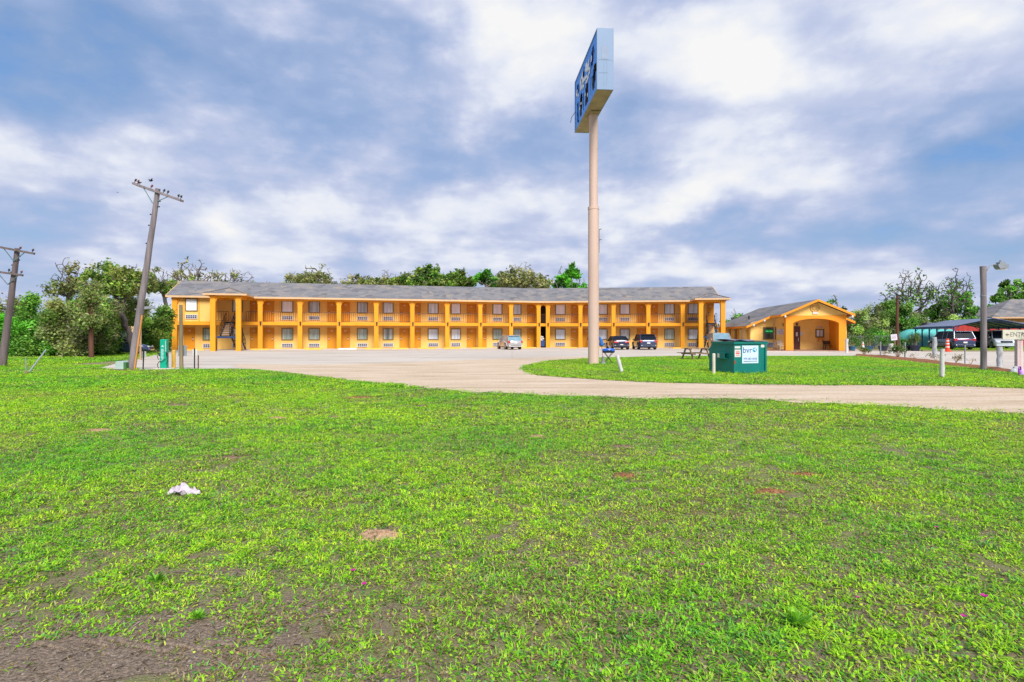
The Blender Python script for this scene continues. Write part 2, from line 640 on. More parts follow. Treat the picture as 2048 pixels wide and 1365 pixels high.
def mat_concrete():
    m, nt, L = newmat('concrete')
    out = N(nt, 'ShaderNodeOutputMaterial')
    b = N(nt, 'ShaderNodeBsdfPrincipled', i_Roughness=0.9)
    b.inputs['Specular IOR Level'].default_value = 0.2
    g = N(nt, 'ShaderNodeNewGeometry')
    mp = N(nt, 'ShaderNodeMapping')
    mp.inputs['Scale'].default_value = (0.09, 0.5, 1)
    L.new(g.outputs['Position'], mp.inputs['Vector'])

    def nz(s, d=6.0, r=0.6, v=None):
        n = N(nt, 'ShaderNodeTexNoise', i_Scale=s, i_Detail=d, i_Roughness=r)
        L.new(v or g.outputs['Position'], n.inputs['Vector'])
        return n.outputs['Fac']
    st = ramp(nt, [(0.3, (.42, .365, .31)), (0.5, (.53, .47, .405)), (0.7, (.60, .54, .47))])
    L.new(nz(1.2, 6.0, 0.6, mp.outputs[0]), st.inputs['Fac'])
    pe = ramp(nt, [(0.28, (.66, .65, .66)), (0.45, (.97, .97, .97)), (0.8, (1.08, 1.07, 1.05))])
    L.new(nz(5.0, 8.0, 0.8), pe.inputs['Fac'])
    mu = N(nt, 'ShaderNodeMix', data_type='RGBA', blend_type='MULTIPLY', i_0=1.0)
    L.new(st.outputs[0], mu.inputs['A'])
    L.new(pe.outputs[0], mu.inputs['B'])
    br = N(nt, 'ShaderNodeTexBrick', i_Scale=1.0)     # saw-cut joints
    br.offset = 0.0
    br.inputs['Color1'].default_value = (1, 1, 1, 1)
    br.inputs['Color2'].default_value = (.96, .955, .95, 1)
    br.inputs['Mortar'].default_value = (.55, .52, .5, 1)
    br.inputs['Mortar Size'].default_value = 0.012
    br.inputs['Brick Width'].default_value = 6.0
    br.inputs['Row Height'].default_value = 6.0
    L.new(g.outputs['Position'], br.inputs['Vector'])
    m2 = N(nt, 'ShaderNodeMix', data_type='RGBA', blend_type='MULTIPLY', i_0=1.0)
    L.new(mu.outputs['Result'], m2.inputs['A'])
    L.new(br.outputs['Color'], m2.inputs['B'])
    L.new(m2.outputs['Result'], b.inputs['Base Color'])
    L.new(b.outputs[0], out.inputs['Surface'])
    MATS['concrete'] = m


mat_ground()
mat_gravel()
mat_concrete()
MOUNDS = [(760, 1070, .20, .14, 0), (1250, 953, .16, .13, 1), (1537, 984, .19, .12, 1), (1075, 874, .15, .13, 0), (1247, 895, .22, .14, 2), (195, 862, .24, .16, 0), (555, 837, .18, .16, 0), (845, 813, .20, .18, 2), (670, 835, .22, .16, 2),
          (722, 796, .70, .28, 1), (1610, 950, .18, .10, 1), (350, 811, .35, .22, 2), (460, 917, .16, .10, 2)]
BARE = [(-1.9, 2.95, 1.05, .40), (-1.45, 3.35, .7, .22), (-.95, 2.72, .65, .22), (-2.4, 2.6, .7, .25), (-1.9, 3.9, .6, .18), (1.5, 2.7, .35, .14), (2.6, 2.75, .3, .12), (-.2, 2.66, .3, .14), (1.7, 4.4, .4, .12), (3.3, 3.9, .4, .12)]

g = MB()
g.add([(-900, -60, 0), (900, -60, 0), (900, 1500, 0), (-900, 1500, 0)], [(0, 1, 2, 3)])
props(g.build('ground', 'lawn_soil'), kind='structure')
props(sheet('parking_lot', PS, 0.006, 'concrete'), kind='structure')
sheet('gravel_driveway', PD, 0.013, 'gravel')
sheet('grass_island', PI_, 0.020, 'lawn_soil')
VERGE = [tuple(gp(*p).xy) for p in ((1845, 703.6), (2048, 703.8), (2400, 704.5), (2400, 697), (2048, 692), (1845, 692))]
q = MB()
q.prism([(x, y, 0.002) for x, y in VERGE], (0, 0, .12))
props(q.build('grass_verge', 'lawn_soil'), kind='structure')

pbr('dirt_tan', (.42, .27, .16), 0.95, var=.45, vs=22, bump=.8, bs=60, spec=.1)
pbr('dirt_red', (.26, .12, .06), 0.95, var=.45, vs=22, bump=.8, bs=60, spec=.1)
pbr('dirt_brown', (.22, .15, .10), 0.95, var=.5, vs=22, bump=.8, bs=60, spec=.1)
for i, (px, py, rx, ry, k) in enumerate(MOUNDS):
    c = gp(px, py)
    rnd = random.Random(i)
    mb = MB()
    n, mrings = 26, 6
    vs, fs = [(0, 0, .022)], []
    ph = [rnd.uniform(.45, 1.4) for _ in range(n)]
    for j in range(1, mrings + 1):
        t = j / mrings
        for q in range(n):
            a = 2 * math.pi * q / n
            rr = t * (0.5 * ph[q] + 0.25 * ph[q - 1] + 0.25 * ph[(q + 1) % n])
            vs.append((rx * rr * math.cos(a), ry * rr * math.sin(a), .022 * (1 - t * t) + rnd.uniform(-.008, .008) * (1 - t) - (.012 if j == mrings else 0)))
    fs += [(0, 1 + q, 1 + (q + 1) % n) for q in range(n)]
    for j in range(mrings - 1):
        for q in range(n):
            a, b = 1 + j * n, 1 + (j + 1) * n
            fs.append((a + q, b + q, b + (q + 1) % n, a + (q + 1) % n))
    mb.add(vs, fs)
    for q in range(40):
        a, rr = rnd.uniform(0, 6.28), rnd.uniform(.1, 1.25) ** .8
        s_ = rnd.uniform(.004, .012)
        mb.ball((rx * rr * math.cos(a), ry * rr * math.sin(a), max(0, .022 * (1 - rr * rr)) + s_ * .4), (s_, s_, s_ * .8), 6, 4)
    props(mb.build('dirt_mound', ('dirt_tan', 'dirt_red', 'dirt_brown')[k], at=c, smooth=180), kind='structure')

pbr('bare_soil', (.22, .168, .125), 0.95, var=.55, vs=45, bump=.9, bs=70, spec=.1, col2=(.10, .072, .05), c2=(.50, .62))
for i, (cx_, cy_, rx, ry) in enumerate([(-1.9, 2.95, .95, .36), (-1.35, 3.32, .5, .13), (-.95, 2.68, .55, .16), (-2.45, 2.62, .55, .2), (-1.9, 3.85, .4, .1), (1.6, 2.62, .3, .1)]):
    rnd = random.Random(50 + i)
    n = 46
    rad = [rnd.uniform(.55, 1.25) for _ in range(n)]
    rad = [(rad[k] + .6 * rad[k - 1] + .6 * rad[(k + 1) % n]) / 2.2 for k in range(n)]
    sheet('dirt_patch', [(cx_ + rx * rad[k] * math.cos(6.2832 * k / n), cy_ + ry * rad[k] * math.sin(6.2832 * k / n)) for k in range(n)], .003 + .0006 * i, 'bare_soil')

# ------------------------------------------------------------------ grass (nobody could count it)
leafmat('grass_leaf', 0.42, 0.6)
GREENS = np.array([(.25, .56, .018), (.32, .66, .022), (.41, .70, .03), (.11, .33, .02), (.52, .68, .07), (.05, .14, .012), (.18, .47, .08)])
STRAW = np.array([(.42, .33, .14), (.33, .24, .11), (.22, .15, .08), (.46, .40, .2)])


def lawn(name, seed, y0, y1, xr, dens, nleaf, rad, hgt, wid, island=None, edge=1.0, broad=0.4, thr=.36):
    rng = np.random.default_rng(seed)
    if island is None:
        xa, xb = xr(y0), xr(y1)
        area = (max(abs(xa[0]), abs(xb[0])) + max(xa[1], xb[1])) * (y1 - y0)
        n = int(area * dens)
        y = rng.uniform(y0, y1, n)
        lo = np.array([xr(v)[0] for v in (y0, y1)])
        hi = np.array([xr(v)[1] for v in (y0, y1)])
        t = (y - y0) / (y1 - y0)
        x = rng.uniform(min(lo), max(hi), n)
        keep = (x > lo[0] + (lo[1] - lo[0]) * t) & (x < hi[0] + (hi[1] - hi[0]) * t)
        keep &= ~inpoly(x + rng.normal(0, .12 * edge, n), y + rng.normal(0, .16 * edge, n), PD) & ~inpoly(x, y, PS) & ~inpoly(x, y, PI_)
    else:
        pa = np.array(island)
        n = int((pa[:, 0].max() - pa[:, 0].min()) * (pa[:, 1].max() - pa[:, 1].min()) * dens)
        x = rng.uniform(pa[:, 0].min() - .3, pa[:, 0].max() + .3, n)
        y = rng.uniform(pa[:, 1].min() - .3, pa[:, 1].max() + .3, n)
        keep = inpoly(x + rng.normal(0, .10, n), y + rng.normal(0, .12, n), island)
        keep &= ~((x > 15) & (y > 22) & inpoly(x, y, PS))
    for px, py, rx, ry, k in MOUNDS:
        c = gp(px, py)
        keep &= ((x - c.x) / rx) ** 2 + ((y - c.y) / ry) ** 2 > rng.uniform(.05, 1.2, n)
    den = fbm(x * 1.1, y * 1.1, 5, 5) * .6 + fbm(x * .25, y * .25, 9, 3) * .4
    fine = fbm(x * 6, y * 6, 31, 3)
    den = den * .58 + fine * .42
    den = den + np.clip((-x - 4) * .012, 0, .1)
    for bx, by, rx, ry in BARE:
        d = ((x - bx) / rx) ** 2 + ((y - by) / ry) ** 2
        den = den - .09 * np.exp(-d * .8)
    keep &= den > thr + rng.normal(0, .075, n)
    x, y, den = x[keep], y[keep], den[keep]
    n = len(x)
    hue = fbm(x * .35, y * .35, 77, 3)
    mid = fbm(x * 1.7, y * 1.7, 55, 3)
    lush = np.clip((den - thr) / .22, 0, 1)
    lush = np.maximum(lush, np.clip((y - 14) / 10, 0, .8))
    pick = rng.random(n)
    idx = np.where(pick < .28, 0, np.where(pick < .52, 1, np.where(pick < .66, 2, np.where(pick < .79, 3, np.where(pick < .85, 4, np.where(pick < .92, 5, 6))))))
    base = GREENS[idx]
    yel = np.clip((hue - .45) * 4 + (mid - .5) * 2.2, -1.2, 1.2)[:, None]
    base = base * (1.04 + yel * np.array((.30, .10, .0)))
    k = nleaf
    cx, cy = np.repeat(x, k), np.repeat(y, k)
    bc = np.repeat(base, k, 0)
    lu = np.repeat(lush, k)
    m = len(cx)
    a = rng.uniform(0, 2 * np.pi, m)
    r = rad * np.sqrt(rng.random(m))
    bx, by = cx + r * np.cos(a), cy + r * np.sin(a)
    col = bc * rng.uniform(.72, 1.3, (m, 1))
    patch = np.clip((np.repeat(fbm(x * .8 + 40, y * .8, 91, 4), k) - .50) * 4, 0, 1)
    dry = rng.random(m) < (.27 - .22 * lu + .34 * patch)
    col[dry] = STRAW[rng.integers(0, 4, dry.sum())] * rng.uniform(.7, 1.2, (dry.sum(), 1))
    az = a + rng.normal(0, 1.2, m)
    isb = rng.random(m) < broad
    h = hgt * rng.uniform(.45, 1.25, m) * (.7 + .45 * lu)
    h = np.where(isb, h * .62, h)
    w = wid * rng.uniform(.7, 1.3, m) * np.where(isb, 2.3, .85)
    lean = rng.uniform(.5, 1.9, m) * h
    dx, dy = np.cos(az), np.sin(az)
    sx, sy = -dy, dx
    z0 = np.where(isb, h * .35, -.004)
    V = np.zeros((m, 5, 3))
    p0 = np.stack([bx, by, z0], 1)
    p1 = np.stack([bx + dx * lean * .45, by + dy * lean * .45, np.where(isb, h * .8, h * .62)], 1)
    p2 = np.stack([bx + dx * lean * np.where(isb, 1.0, 1.25), by + dy * lean * np.where(isb, 1.0, 1.25), np.where(isb, h * .75, h)], 1)
    S = np.stack([sx, sy, np.zeros(m)], 1) * (w / 2)[:, None]
    V[:, 0] = p0 - S * .5
    V[:, 1] = p0 + S * .5
    V[:, 2] = p1 + S
    V[:, 3] = p1 - S
    V[:, 4] = p2
    if island is not None:
        V[:, :, 2] += .02
    base_i = np.arange(m)[:, None] * 5
    q = base_i + np.array([[0, 1, 2, 3]])
    t3 = base_i + np.array([[3, 2, 4]])
    me = npmesh(name, V.reshape(-1, 3), [q, t3], 'grass_leaf', np.repeat(np.clip(col, 0, 1), 5, 0))
    o = bpy.data.objects.new(name, me)
    COL.objects.link(o)
    return props(o, 'short patchy green lawn grass with clover and bare spots', 'grass', kind='stuff')


fan = lambda m: (lambda y: (-.93 * y - m, .93 * y + m))
lawn('grass', 1, 1.2, 5.2, fan(3.2), 620, 11, .05, .027, .0070, broad=.5, thr=.355)
lawn('grass', 2, 5.2, 9.5, fan(3.2), 440, 10, .06, .030, .0090, broad=.45, thr=.352)
lawn('grass', 3, 9.5, 17.0, fan(3.5), 240, 9, .085, .035, .0140, edge=2.2, thr=.345)
lawn('grass', 4, 17.0, 30.0, lambda y: (-1.0 * y - 3, -1.0 if y < 29 else -8.0), 110, 8, .14, .05, .028, thr=.29)
lawn('grass', 5, 30.0, 52.0, lambda y: (-1.05 * y - 4, -15.0 if y < 29 else -24.0), 34, 8, .25, .065, .055, thr=.24)
lawn('island_grass', 6, 0, 0, None, 130, 8, .11, .05, .022, island=PI_, thr=.28)
for k, pts in enumerate((((742, 771), (800, 769.5), (822, 772), (800, 775.5), (760, 776)), ((855, 781), (885, 779.5), (890, 781.5), (860, 783.5)), ((560, 748), (600, 750), (575, 753)))):
    lawn('grass_strip', 70 + k, 0, 0, None, 120, 8, .10, .05, .02, island=[tuple(gp(*p).xy) for p in pts], thr=.1)


def ring(seed, c, r0, r1, n=28):
    return [(c.x + r1 * math.cos(6.2832 * k / n), c.y + r1 * math.sin(6.2832 * k / n)) for k in range(n)]


# longer grass the mower misses round the feet of poles, posts and the dumpster
for k, (px, py, r) in enumerate(((1187, 731, .42), (1427.5, 750, .17), (1246, 746, .17), (1884.5, 757, .17), (1967, 742, .22), (263, 741, .32), (4, 735, .32), (363, 739, .17), (53, 748, .2))):
    lawn('tall_grass', 90 + k, 0, 0, None, 420, 8, .05, .12, .016, island=ring(k, gp(px, py), 0, r), thr=.0)
P_ = gp(1468, 749.5)
r_, l_ = Vector((.942, .336, 0)), Vector((-.336, .942, 0))
for k, (a, b_) in enumerate((((-.06, -.12), (1.7, -.0)), ((-.12, -.06), (.0, 1.5)))):
    q4 = [P_ + r_ * u + l_ * v_ for u, v_ in ((a[0], a[1]), (b_[0], a[1]), (b_[0], b_[1]), (a[0], b_[1]))]
    lawn('tall_grass', 110 + k, 0, 0, None, 300, 8, .05, .11, .016, island=[(p.x, p.y) for p in q4], thr=.0)
vg = lawn('verge_grass', 7, 0, 0, None, 30, 6, .22, .08, .05, island=[(x, y) for x, y in VERGE], thr=.28)
vg.location.z = .10
# dry litter lying flat on the soil
rng = np.random.default_rng(41)
m = 14000
x, y = rng.uniform(-5.5, 5.5, m), 2.2 + 5 * rng.random(m) ** 1.6
a = rng.uniform(0, 3.14, m)
l, w_ = rng.uniform(.006, .03, m), rng.uniform(.0012, .0035, m)
dx, dy = np.cos(a) * l, np.sin(a) * l
nx_, ny_ = -np.sin(a) * w_, np.cos(a) * w_
z = rng.uniform(.003, .012, m)
zt = z + rng.uniform(-.003, .006, m)
V = np.stack([np.stack([x - dx - nx_, y - dy - ny_, z], 1), np.stack([x + dx - nx_, y + dy - ny_, zt], 1), np.stack([x + dx + nx_, y + dy + ny_, zt], 1), np.stack([x - dx + nx_, y - dy + ny_, z], 1)], 1)
cc = np.concatenate([STRAW, np.array([(.10, .07, .05), (.06, .045, .03), (.52, .45, .33)])])[rng.integers(0, 7, m)] * rng.uniform(.6, 1.3, (m, 1))
o = bpy.data.objects.new('dry_litter', npmesh('dry_litter', V.reshape(-1, 3), [np.arange(m * 4).reshape(-1, 4)], 'grass_leaf', np.repeat(np.clip(cc, 0, 1), 4, 0)))
COL.objects.link(o)
props(o, 'dead grass stems and bits lying flat on the bare soil', 'litter', kind='stuff')
# ------------------------------------------------------------------ motel
pbr('wall_cream', (.78, .48, .13), 0.8, var=.09, vs=1.1, bump=.25, bs=60, pos=True, stretch=(1, 1, .3), col2=(.60, .36, .10), c2=(.58, .80))
pbr('trim_orange', (.75, .305, .008), 0.65, var=.09, vs=1.1, bump=.1, bs=40, pos=True, stretch=(1, 1, .3), col2=(.55, .21, .008), c2=(.60, .82))
pbr('trim_deep', (.80, .27, .008), 0.65, var=.05, vs=.6, pos=True)
pbr('door_orange', (.60, .235, .005), 0.55, var=.14, vs=1.0, pos=True, stretch=(1, 1, .3))
pbr('frame_brown', (.20, .125, .012), 0.5, var=.1)
pbr('fascia_tan', (.62, .40, .21), 0.6, var=.08, pos=True)
pbr('rail_brown', (.075, .035, .02), 0.5, var=.2)
pbr('steel_black', (.022, .022, .028), 0.5, var=.3)
pbr('steel_blue', (.02, .045, .12), 0.45, var=.25)
pbr('white_plate', (.62, .60, .57), 0.5, var=.05)
pbr('ac_case', (.52, .50, .50), 0.5, var=.1)
pbr('ac_dark', (.04, .045, .09), 0.4, var=.4, vs=9)
pbr('passage_shade', (.012, .010, .012), 0.9, var=.2)
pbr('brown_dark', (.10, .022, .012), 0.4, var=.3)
pbr('brick_tile', (.30, .17, .12), 0.8, var=.25, vs=4, bump=.4)


def mat_shingle(name='shingle'):
    m, nt, L = newmat(name)
    out = N(nt, 'ShaderNodeOutputMaterial')
    b = N(nt, 'ShaderNodeBsdfPrincipled', i_Roughness=0.9)
    b.inputs['Specular IOR Level'].default_value = 0.2
    g = N(nt, 'ShaderNodeNewGeometry')
    mp = N(nt, 'ShaderNodeMapping')
    mp.inputs['Scale'].default_value = (1, .35, 2.6)
    L.new(g.outputs['Position'], mp.inputs['Vector'])
    n1 = N(nt, 'ShaderNodeTexVoronoi', i_Scale=1.5, i_Randomness=1.0)
    L.new(mp.outputs[0], n1.inputs['Vector'])
    sp = N(nt, 'ShaderNodeSeparateColor')
    L.new(n1.outputs['Color'], sp.inputs[0])
    r = ramp(nt, [(0.0, (.16, .155, .165)), (.3, (.21, .21, .222)), (.55, (.27, .255, .25)), (.8, (.20, .207, .228)), (1.0, (.33, .285, .23))])
    L.new(sp.outputs[0], r.inputs['Fac'])
    n2 = N(nt, 'ShaderNodeTexNoise', i_Scale=9.0, i_Detail=6.0, i_Roughness=.7)
    L.new(mp.outputs[0], n2.inputs['Vector'])
    r2 = ramp(nt, [(.3, (.60, .59, .59)), (.7, (1.04, 1.02, 1.01))])
    L.new(n2.outputs['Fac'], r2.inputs['Fac'])
    mx = N(nt, 'ShaderNodeMix', data_type='RGBA', blend_type='MULTIPLY', i_0=1.0)
    L.new(r.outputs[0], mx.inputs['A'])
    L.new(r2.outputs[0], mx.inputs['B'])
    L.new(mx.outputs['Result'], b.inputs['Base Color'])
    L.new(b.outputs[0], out.inputs['Surface'])
    MATS[name] = m


def mat_pane(name, c1, c2, scale, rough=.5, coat=1.0):
    """Window pane under a glossy coat"""
    m, nt, L = newmat(name)
    out = N(nt, 'ShaderNodeOutputMaterial')
    b = N(nt, 'ShaderNodeBsdfPrincipled', i_Roughness=rough)
    b.inputs['Coat Weight'].default_value = coat
    b.inputs['Coat Roughness'].default_value = 0.02
    g = N(nt, 'ShaderNodeNewGeometry')
    mp = N(nt, 'ShaderNodeMapping')
    mp.inputs['Scale'].default_value = (1, 1, .06)
    L.new(g.outputs['Position'], mp.inputs['Vector'])
    n = N(nt, 'ShaderNodeTexNoise', i_Scale=scale, i_Detail=3.0, i_Distortion=.4)
    L.new(mp.outputs[0], n.inputs['Vector'])
    r = ramp(nt, [(.35, c1), (.65, c2)])
    L.new(n.outputs['Fac'], r.inputs['Fac'])
    L.new(r.outputs[0], b.inputs['Base Color'])
    L.new(b.outputs[0], out.inputs['Surface'])
    MATS[name] = m


def mat_siding(name, col):
    """Lap siding: the boards' shadow lines come from a real bump along the height."""
    m, nt, L = newmat(name)
    out = N(nt, 'ShaderNodeOutputMaterial')
    b = N(nt, 'ShaderNodeBsdfPrincipled', i_Roughness=.7)
    b.inputs['Specular IOR Level'].default_value = .3
    g = N(nt, 'ShaderNodeNewGeometry')
    sp = N(nt, 'ShaderNodeSeparateXYZ')
    L.new(g.outputs['Position'], sp.inputs[0])
    mu = N(nt, 'ShaderNodeMath', operation='MULTIPLY', i_1=5.5)
    L.new(sp.outputs['Z'], mu.inputs[0])
    fr = N(nt, 'ShaderNodeMath', operation='FRACT')
    L.new(mu.outputs[0], fr.inputs[0])
    inv = N(nt, 'ShaderNodeMath', operation='SUBTRACT', i_0=1.0)
    L.new(fr.outputs[0], inv.inputs[1])
    bp = N(nt, 'ShaderNodeBump', i_Strength=.4, i_Distance=.03)
    L.new(inv.outputs[0], bp.inputs['Height'])
    n = N(nt, 'ShaderNodeTexNoise', i_Scale=1.2, i_Detail=5.0)
    L.new(g.outputs['Position'], n.inputs['Vector'])
    r = ramp(nt, [(.3, tuple(c * .92 for c in col)), (.7, tuple(min(1, c * 1.07) for c in col))])
    L.new(n.outputs['Fac'], r.inputs['Fac'])
    L.new(r.outputs[0], b.inputs['Base Color'])
    L.new(bp.outputs[0], b.inputs['Normal'])
    L.new(b.outputs[0], out.inputs['Surface'])
    MATS[name] = m


mat_shingle()
mat_pane('pane_curtain', (.17, .25, .22), (.42, .47, .40), 7.0)
mat_pane('pane_blue', (.42, .52, .63), (.74, .80, .86), 5.0)
mat_pane('pane_sky_reflection', (.70, .75, .84), (.88, .90, .95), 3.0)  # white-blue sky reflection painted into the colour of the upper panes
mat_pane('pane_grey', (.20, .24, .28), (.48, .52, .55), 4.0)
mat_pane('pane_gap', (.05, .08, .08), (.44, .48, .42), 2.2)
mat_pane('pane_dark', (.015, .03, .025), (.06, .09, .07), 1.2, .2)
mat_siding('siding', (.90, .56, .16))


class Wing:
    def __init__(s, K, u, miter=None):
        s.K, s.u = Vector((K[0], K[1], 0)), Vector((u[0], u[1], 0)).normalized()
        s.v = Vector((-s.u.y, s.u.x, 0))
        s.mit = miter

    def W(s, a, d, z=0.0, mit=False):
        if mit and s.mit is not None:
            return s.K + s.mit * d + Vector((0, 0, z))
        return s.K + s.u * a + s.v * d + Vector((0, 0, z))

    def s(s_, px, d=0.0):
        t = (px - CXP) / F
        b = s_.K + s_.v * d
        return (t * b.y - b.x) / (s_.u.x - t * s_.u.y)

    def blk(s, mb, a0, a1, d0, d1, z0, z1):
        def c(a, d, z):
            return s.W(a, d, z, mit=abs(a) < 1e-6)
        return mb.hexa([c(a0, d0, z0), c(a1, d0, z0), c(a1, d1, z0), c(a0, d1, z0), c(a0, d0, z1), c(a1, d0, z1), c(a1, d1, z1), c(a0, d1, z1)])


uL = Vector((.967, .2556, 0)).normalized()
tmp = Wing((-26.6, 60.2), uL)
Kp = tmp.W(tmp.s(1086), 0)
uR = Vector((19.8 - Kp.x, 66.1 - Kp.y, 0)).normalized()
vL, vR = Vector((-uL.y, uL.x, 0)), Vector((-uR.y, uR.x, 0))
bis = (vL + vR).normalized()
bis = bis / bis.dot(vL)
WL, WR = Wing(Kp, uL, bis), Wing(Kp, uR, bis)
EAVE, FL2 = 5.40, 2.96
REC = 1.5            # how far the room walls stand behind the posts
aL, aR = WL.s(345), WR.s(1434)
aP = WL.s(420)       # the upper room at the end stands out to the post line up to here
MOTEL = root('motel_building', 'long two storey orange motel with grey shingle roof, balconies and outside stairs', 'motel', WL.W(aL, 0), world=True)

w = MB()
for W_, a0, a1 in ((WL, aL, 0.0), (WR, 0.0, aR)):
    W_.blk(w, a0, a1, REC, REC + .18, 0, EAVE)
    W_.blk(w, a0, a1, 9.2, 9.4, 0, EAVE)
WL.blk(w, aL, aL + .2, REC + .18, 9.2, 0, EAVE)
WR.blk(w, aR - .2, aR, REC + .18, 9.2, 0, EAVE)
w.build('wall', 'wall_cream', MOTEL)
w = MB()
WL.blk(w, aL, aP, -.02, REC - .003, FL2 + .003, EAVE - .003)
w.build('end_room_wall', 'wall_cream', MOTEL)
for W_, a in ((WL, aL), (WR, aR - .2)):        # gable triangles
    w = MB()
    W_u = W_.u * .2
    w.prism([W_.W(a, 0, EAVE + .01), W_.W(a, 9.4, EAVE + .01), W_.W(a, 4.7, 7.32)], W_u)
    w.build('gable_wall', 'wall_cream', MOTEL)

# roof with its two porch hips
SLP = (7.55 - 5.60) / 5.2
rf = MB()


def roofpl(W_, a0, a1, sgn):
    d0, dr = (-.5, 4.7) if sgn > 0 else (9.9, 4.7)

    def c(a, d, z):
        return W_.W(a, d, z, mit=abs(a) < 1e-6)
    p = [c(a0, d0, 5.60), c(a1, d0, 5.60), c(a1, dr, 7.55), c(a0, dr, 7.55)]
    rf.hexa([q - Vector((0, 0, .08)) for q in p] + p)


for W_, a0, a1 in ((WL, aL - .45, 0.0), (WR, 0.0, aR + .45)):
    roofpl(W_, a0, a1, 1)
    roofpl(W_, a0, a1, -1)


def hip(W_, c, hw, dp):
    """A low hipped roof over a stair porch that runs back into the main slope."""
    f, z0 = -dp - .5, 5.62
    zr = z0 + hw * SLP
    db = (zr - 5.60) / SLP - .5 + .02
    A, B = W_.W(c - hw, f, z0), W_.W(c + hw, f, z0)
    P1, P2 = W_.W(c, f + hw, zr), W_.W(c, db, zr)
    Al, Bl = W_.W(c - hw, -.5 + .05, z0), W_.W(c + hw, -.5 + .05, z0)
    dn = Vector((0, 0, -.07))
    for q in ([A, B, P1], [B, Bl, P2, P1], [Al, A, P1, P2]):
        rf.prism([p + dn for p in q], -dn)


pL0, pL1, DPL = WL.s(426.5, -4.0), WL.s(477.5, -4.0), 4.0
pR0, pR1, DPR = WR.s(1401.5, -2.9), WR.s(1445.5, -2.9), 2.9
hip(WL, (pL0 + pL1) / 2, (pL1 - pL0) / 2 + .75, DPL)
hip(WR, (pR0 + pR1) / 2, (pR1 - pR0) / 2 + .65, DPR)
ROOF = rf.build('roof', 'shingle', MOTEL)
pbr('ridge_cap', (.20, .17, .16), .9, var=.2, vs=3, pos=True)
for W_, c, hw, dp in ((WL, (pL0 + pL1) / 2, (pL1 - pL0) / 2 + .75, DPL), (WR, (pR0 + pR1) / 2, (pR1 - pR0) / 2 + .65, DPR)):
    q = MB()
    z0 = 5.64
    zr = z0 + hw * SLP
    P1, P2 = W_.W(c, -dp - .5 + hw, zr), W_.W(c, (zr - 5.60) / SLP - .5, zr)
    for a in (c - hw, c + hw):
        q.bar(W_.W(a, -dp - .5, z0), P1, .24, .05)
    q.bar(P1, P2, .24, .05)
    q.build('ridge_cap', 'ridge_cap', ROOF)

fs = MB()
for W_, a0, a1 in ((WL, aL - .45, pL0 - .75), (WL, pL1 + .75, 0.0), (WR, 0.0, pR0 - .65), (WR, pR1 + .65, aR + .45)):
    W_.blk(fs, a0, a1, -.58, -.503, 5.40, 5.59)
    W_.blk(fs, a0, a1, 9.905, 9.98, 5.40, 5.59)
for W_, p0, p1, dp, e in ((WL, pL0, pL1, DPL, .75), (WR, pR0, pR1, DPR, .65)):
    W_.blk(fs, p0 - e, p1 + e, -dp - .58, -dp - .503, 5.44, 5.61)
    W_.blk(fs, p0 - e - .07, p0 - e - .003, -dp - .58, -.51, 5.44, 5.61)
    W_.blk(fs, p1 + e + .003, p1 + e + .07, -dp - .58, -.51, 5.44, 5.61)
for W_, a in ((WL, aL - .52), (WR, aR + .453)):
    for d0, z0, d1, z1 in ((-.5, 5.42, 4.7, 7.37), (4.7, 7.37, 9.9, 5.42)):
        p = [W_.W(a, d0, z0), W_.W(a, d1, z1), W_.W(a, d1, z1 + .2), W_.W(a, d0, z0 + .2)]
        fs.prism(p, W_.u * .067)
fs.build('fascia', 'fascia_tan', MOTEL)
sf = MB()
for W_, a0, a1 in ((WL, aL, 0.0), (WR, 0.0, aR)):
    W_.blk(sf, a0, a1, -.50, REC - .003, EAVE + .003, EAVE + .05)
for W_, p0, p1, dp, e in ((WL, pL0, pL1, DPL, .74), (WR, pR0, pR1, DPR, .64)):
    W_.blk(sf, p0 - e, p1 + e, -dp - .5, -.503, EAVE + .055, EAVE + .09)
sf.build('soffit', 'trim_orange', MOTEL)

# balcony
sl_ = MB()
WL.blk(sl_, aL + .0, 0.0, -.12, REC - .004, 2.62, FL2)
WR.blk(sl_, 0.0, aR, -.12, REC - .004, 2.62, FL2)
sl_.build('balcony_slab', 'trim_orange', MOTEL)
wk = MB()
WL.blk(wk, aL, 0.0, -.3, REC - .004, 0.004, .06)
WR.blk(wk, 0.0, aR, -.3, REC - .004, 0.004, .06)
wk.build('walkway', 'concrete', MOTEL)

PIL = [(WL, p) for p in (521, 600.3, 678, 752.5, 824.5, 894, 960, 1021.5, 1076.3)] + [(WR, p) for p in (1096, 1161, 1227, 1296.5, 1365)]


def corbel(mb, W_, a, sgn, d, dep, r=.55, z=EAVE):
    """Quarter-arch bracket between a post and the beam above it."""
    pts = [W_.W(a, d, z), W_.W(a + sgn * r, d, z)]
    for k in range(7):
        t = R(90) * k / 6
        pts.append(W_.W(a + sgn * (r - (r - .05) * math.sin(t)), d, z - .10 - (r - .10) * (1 - math.cos(t))))
    pts.append(W_.W(a, d, z - r))
    mb.prism(pts, W_.v * dep)


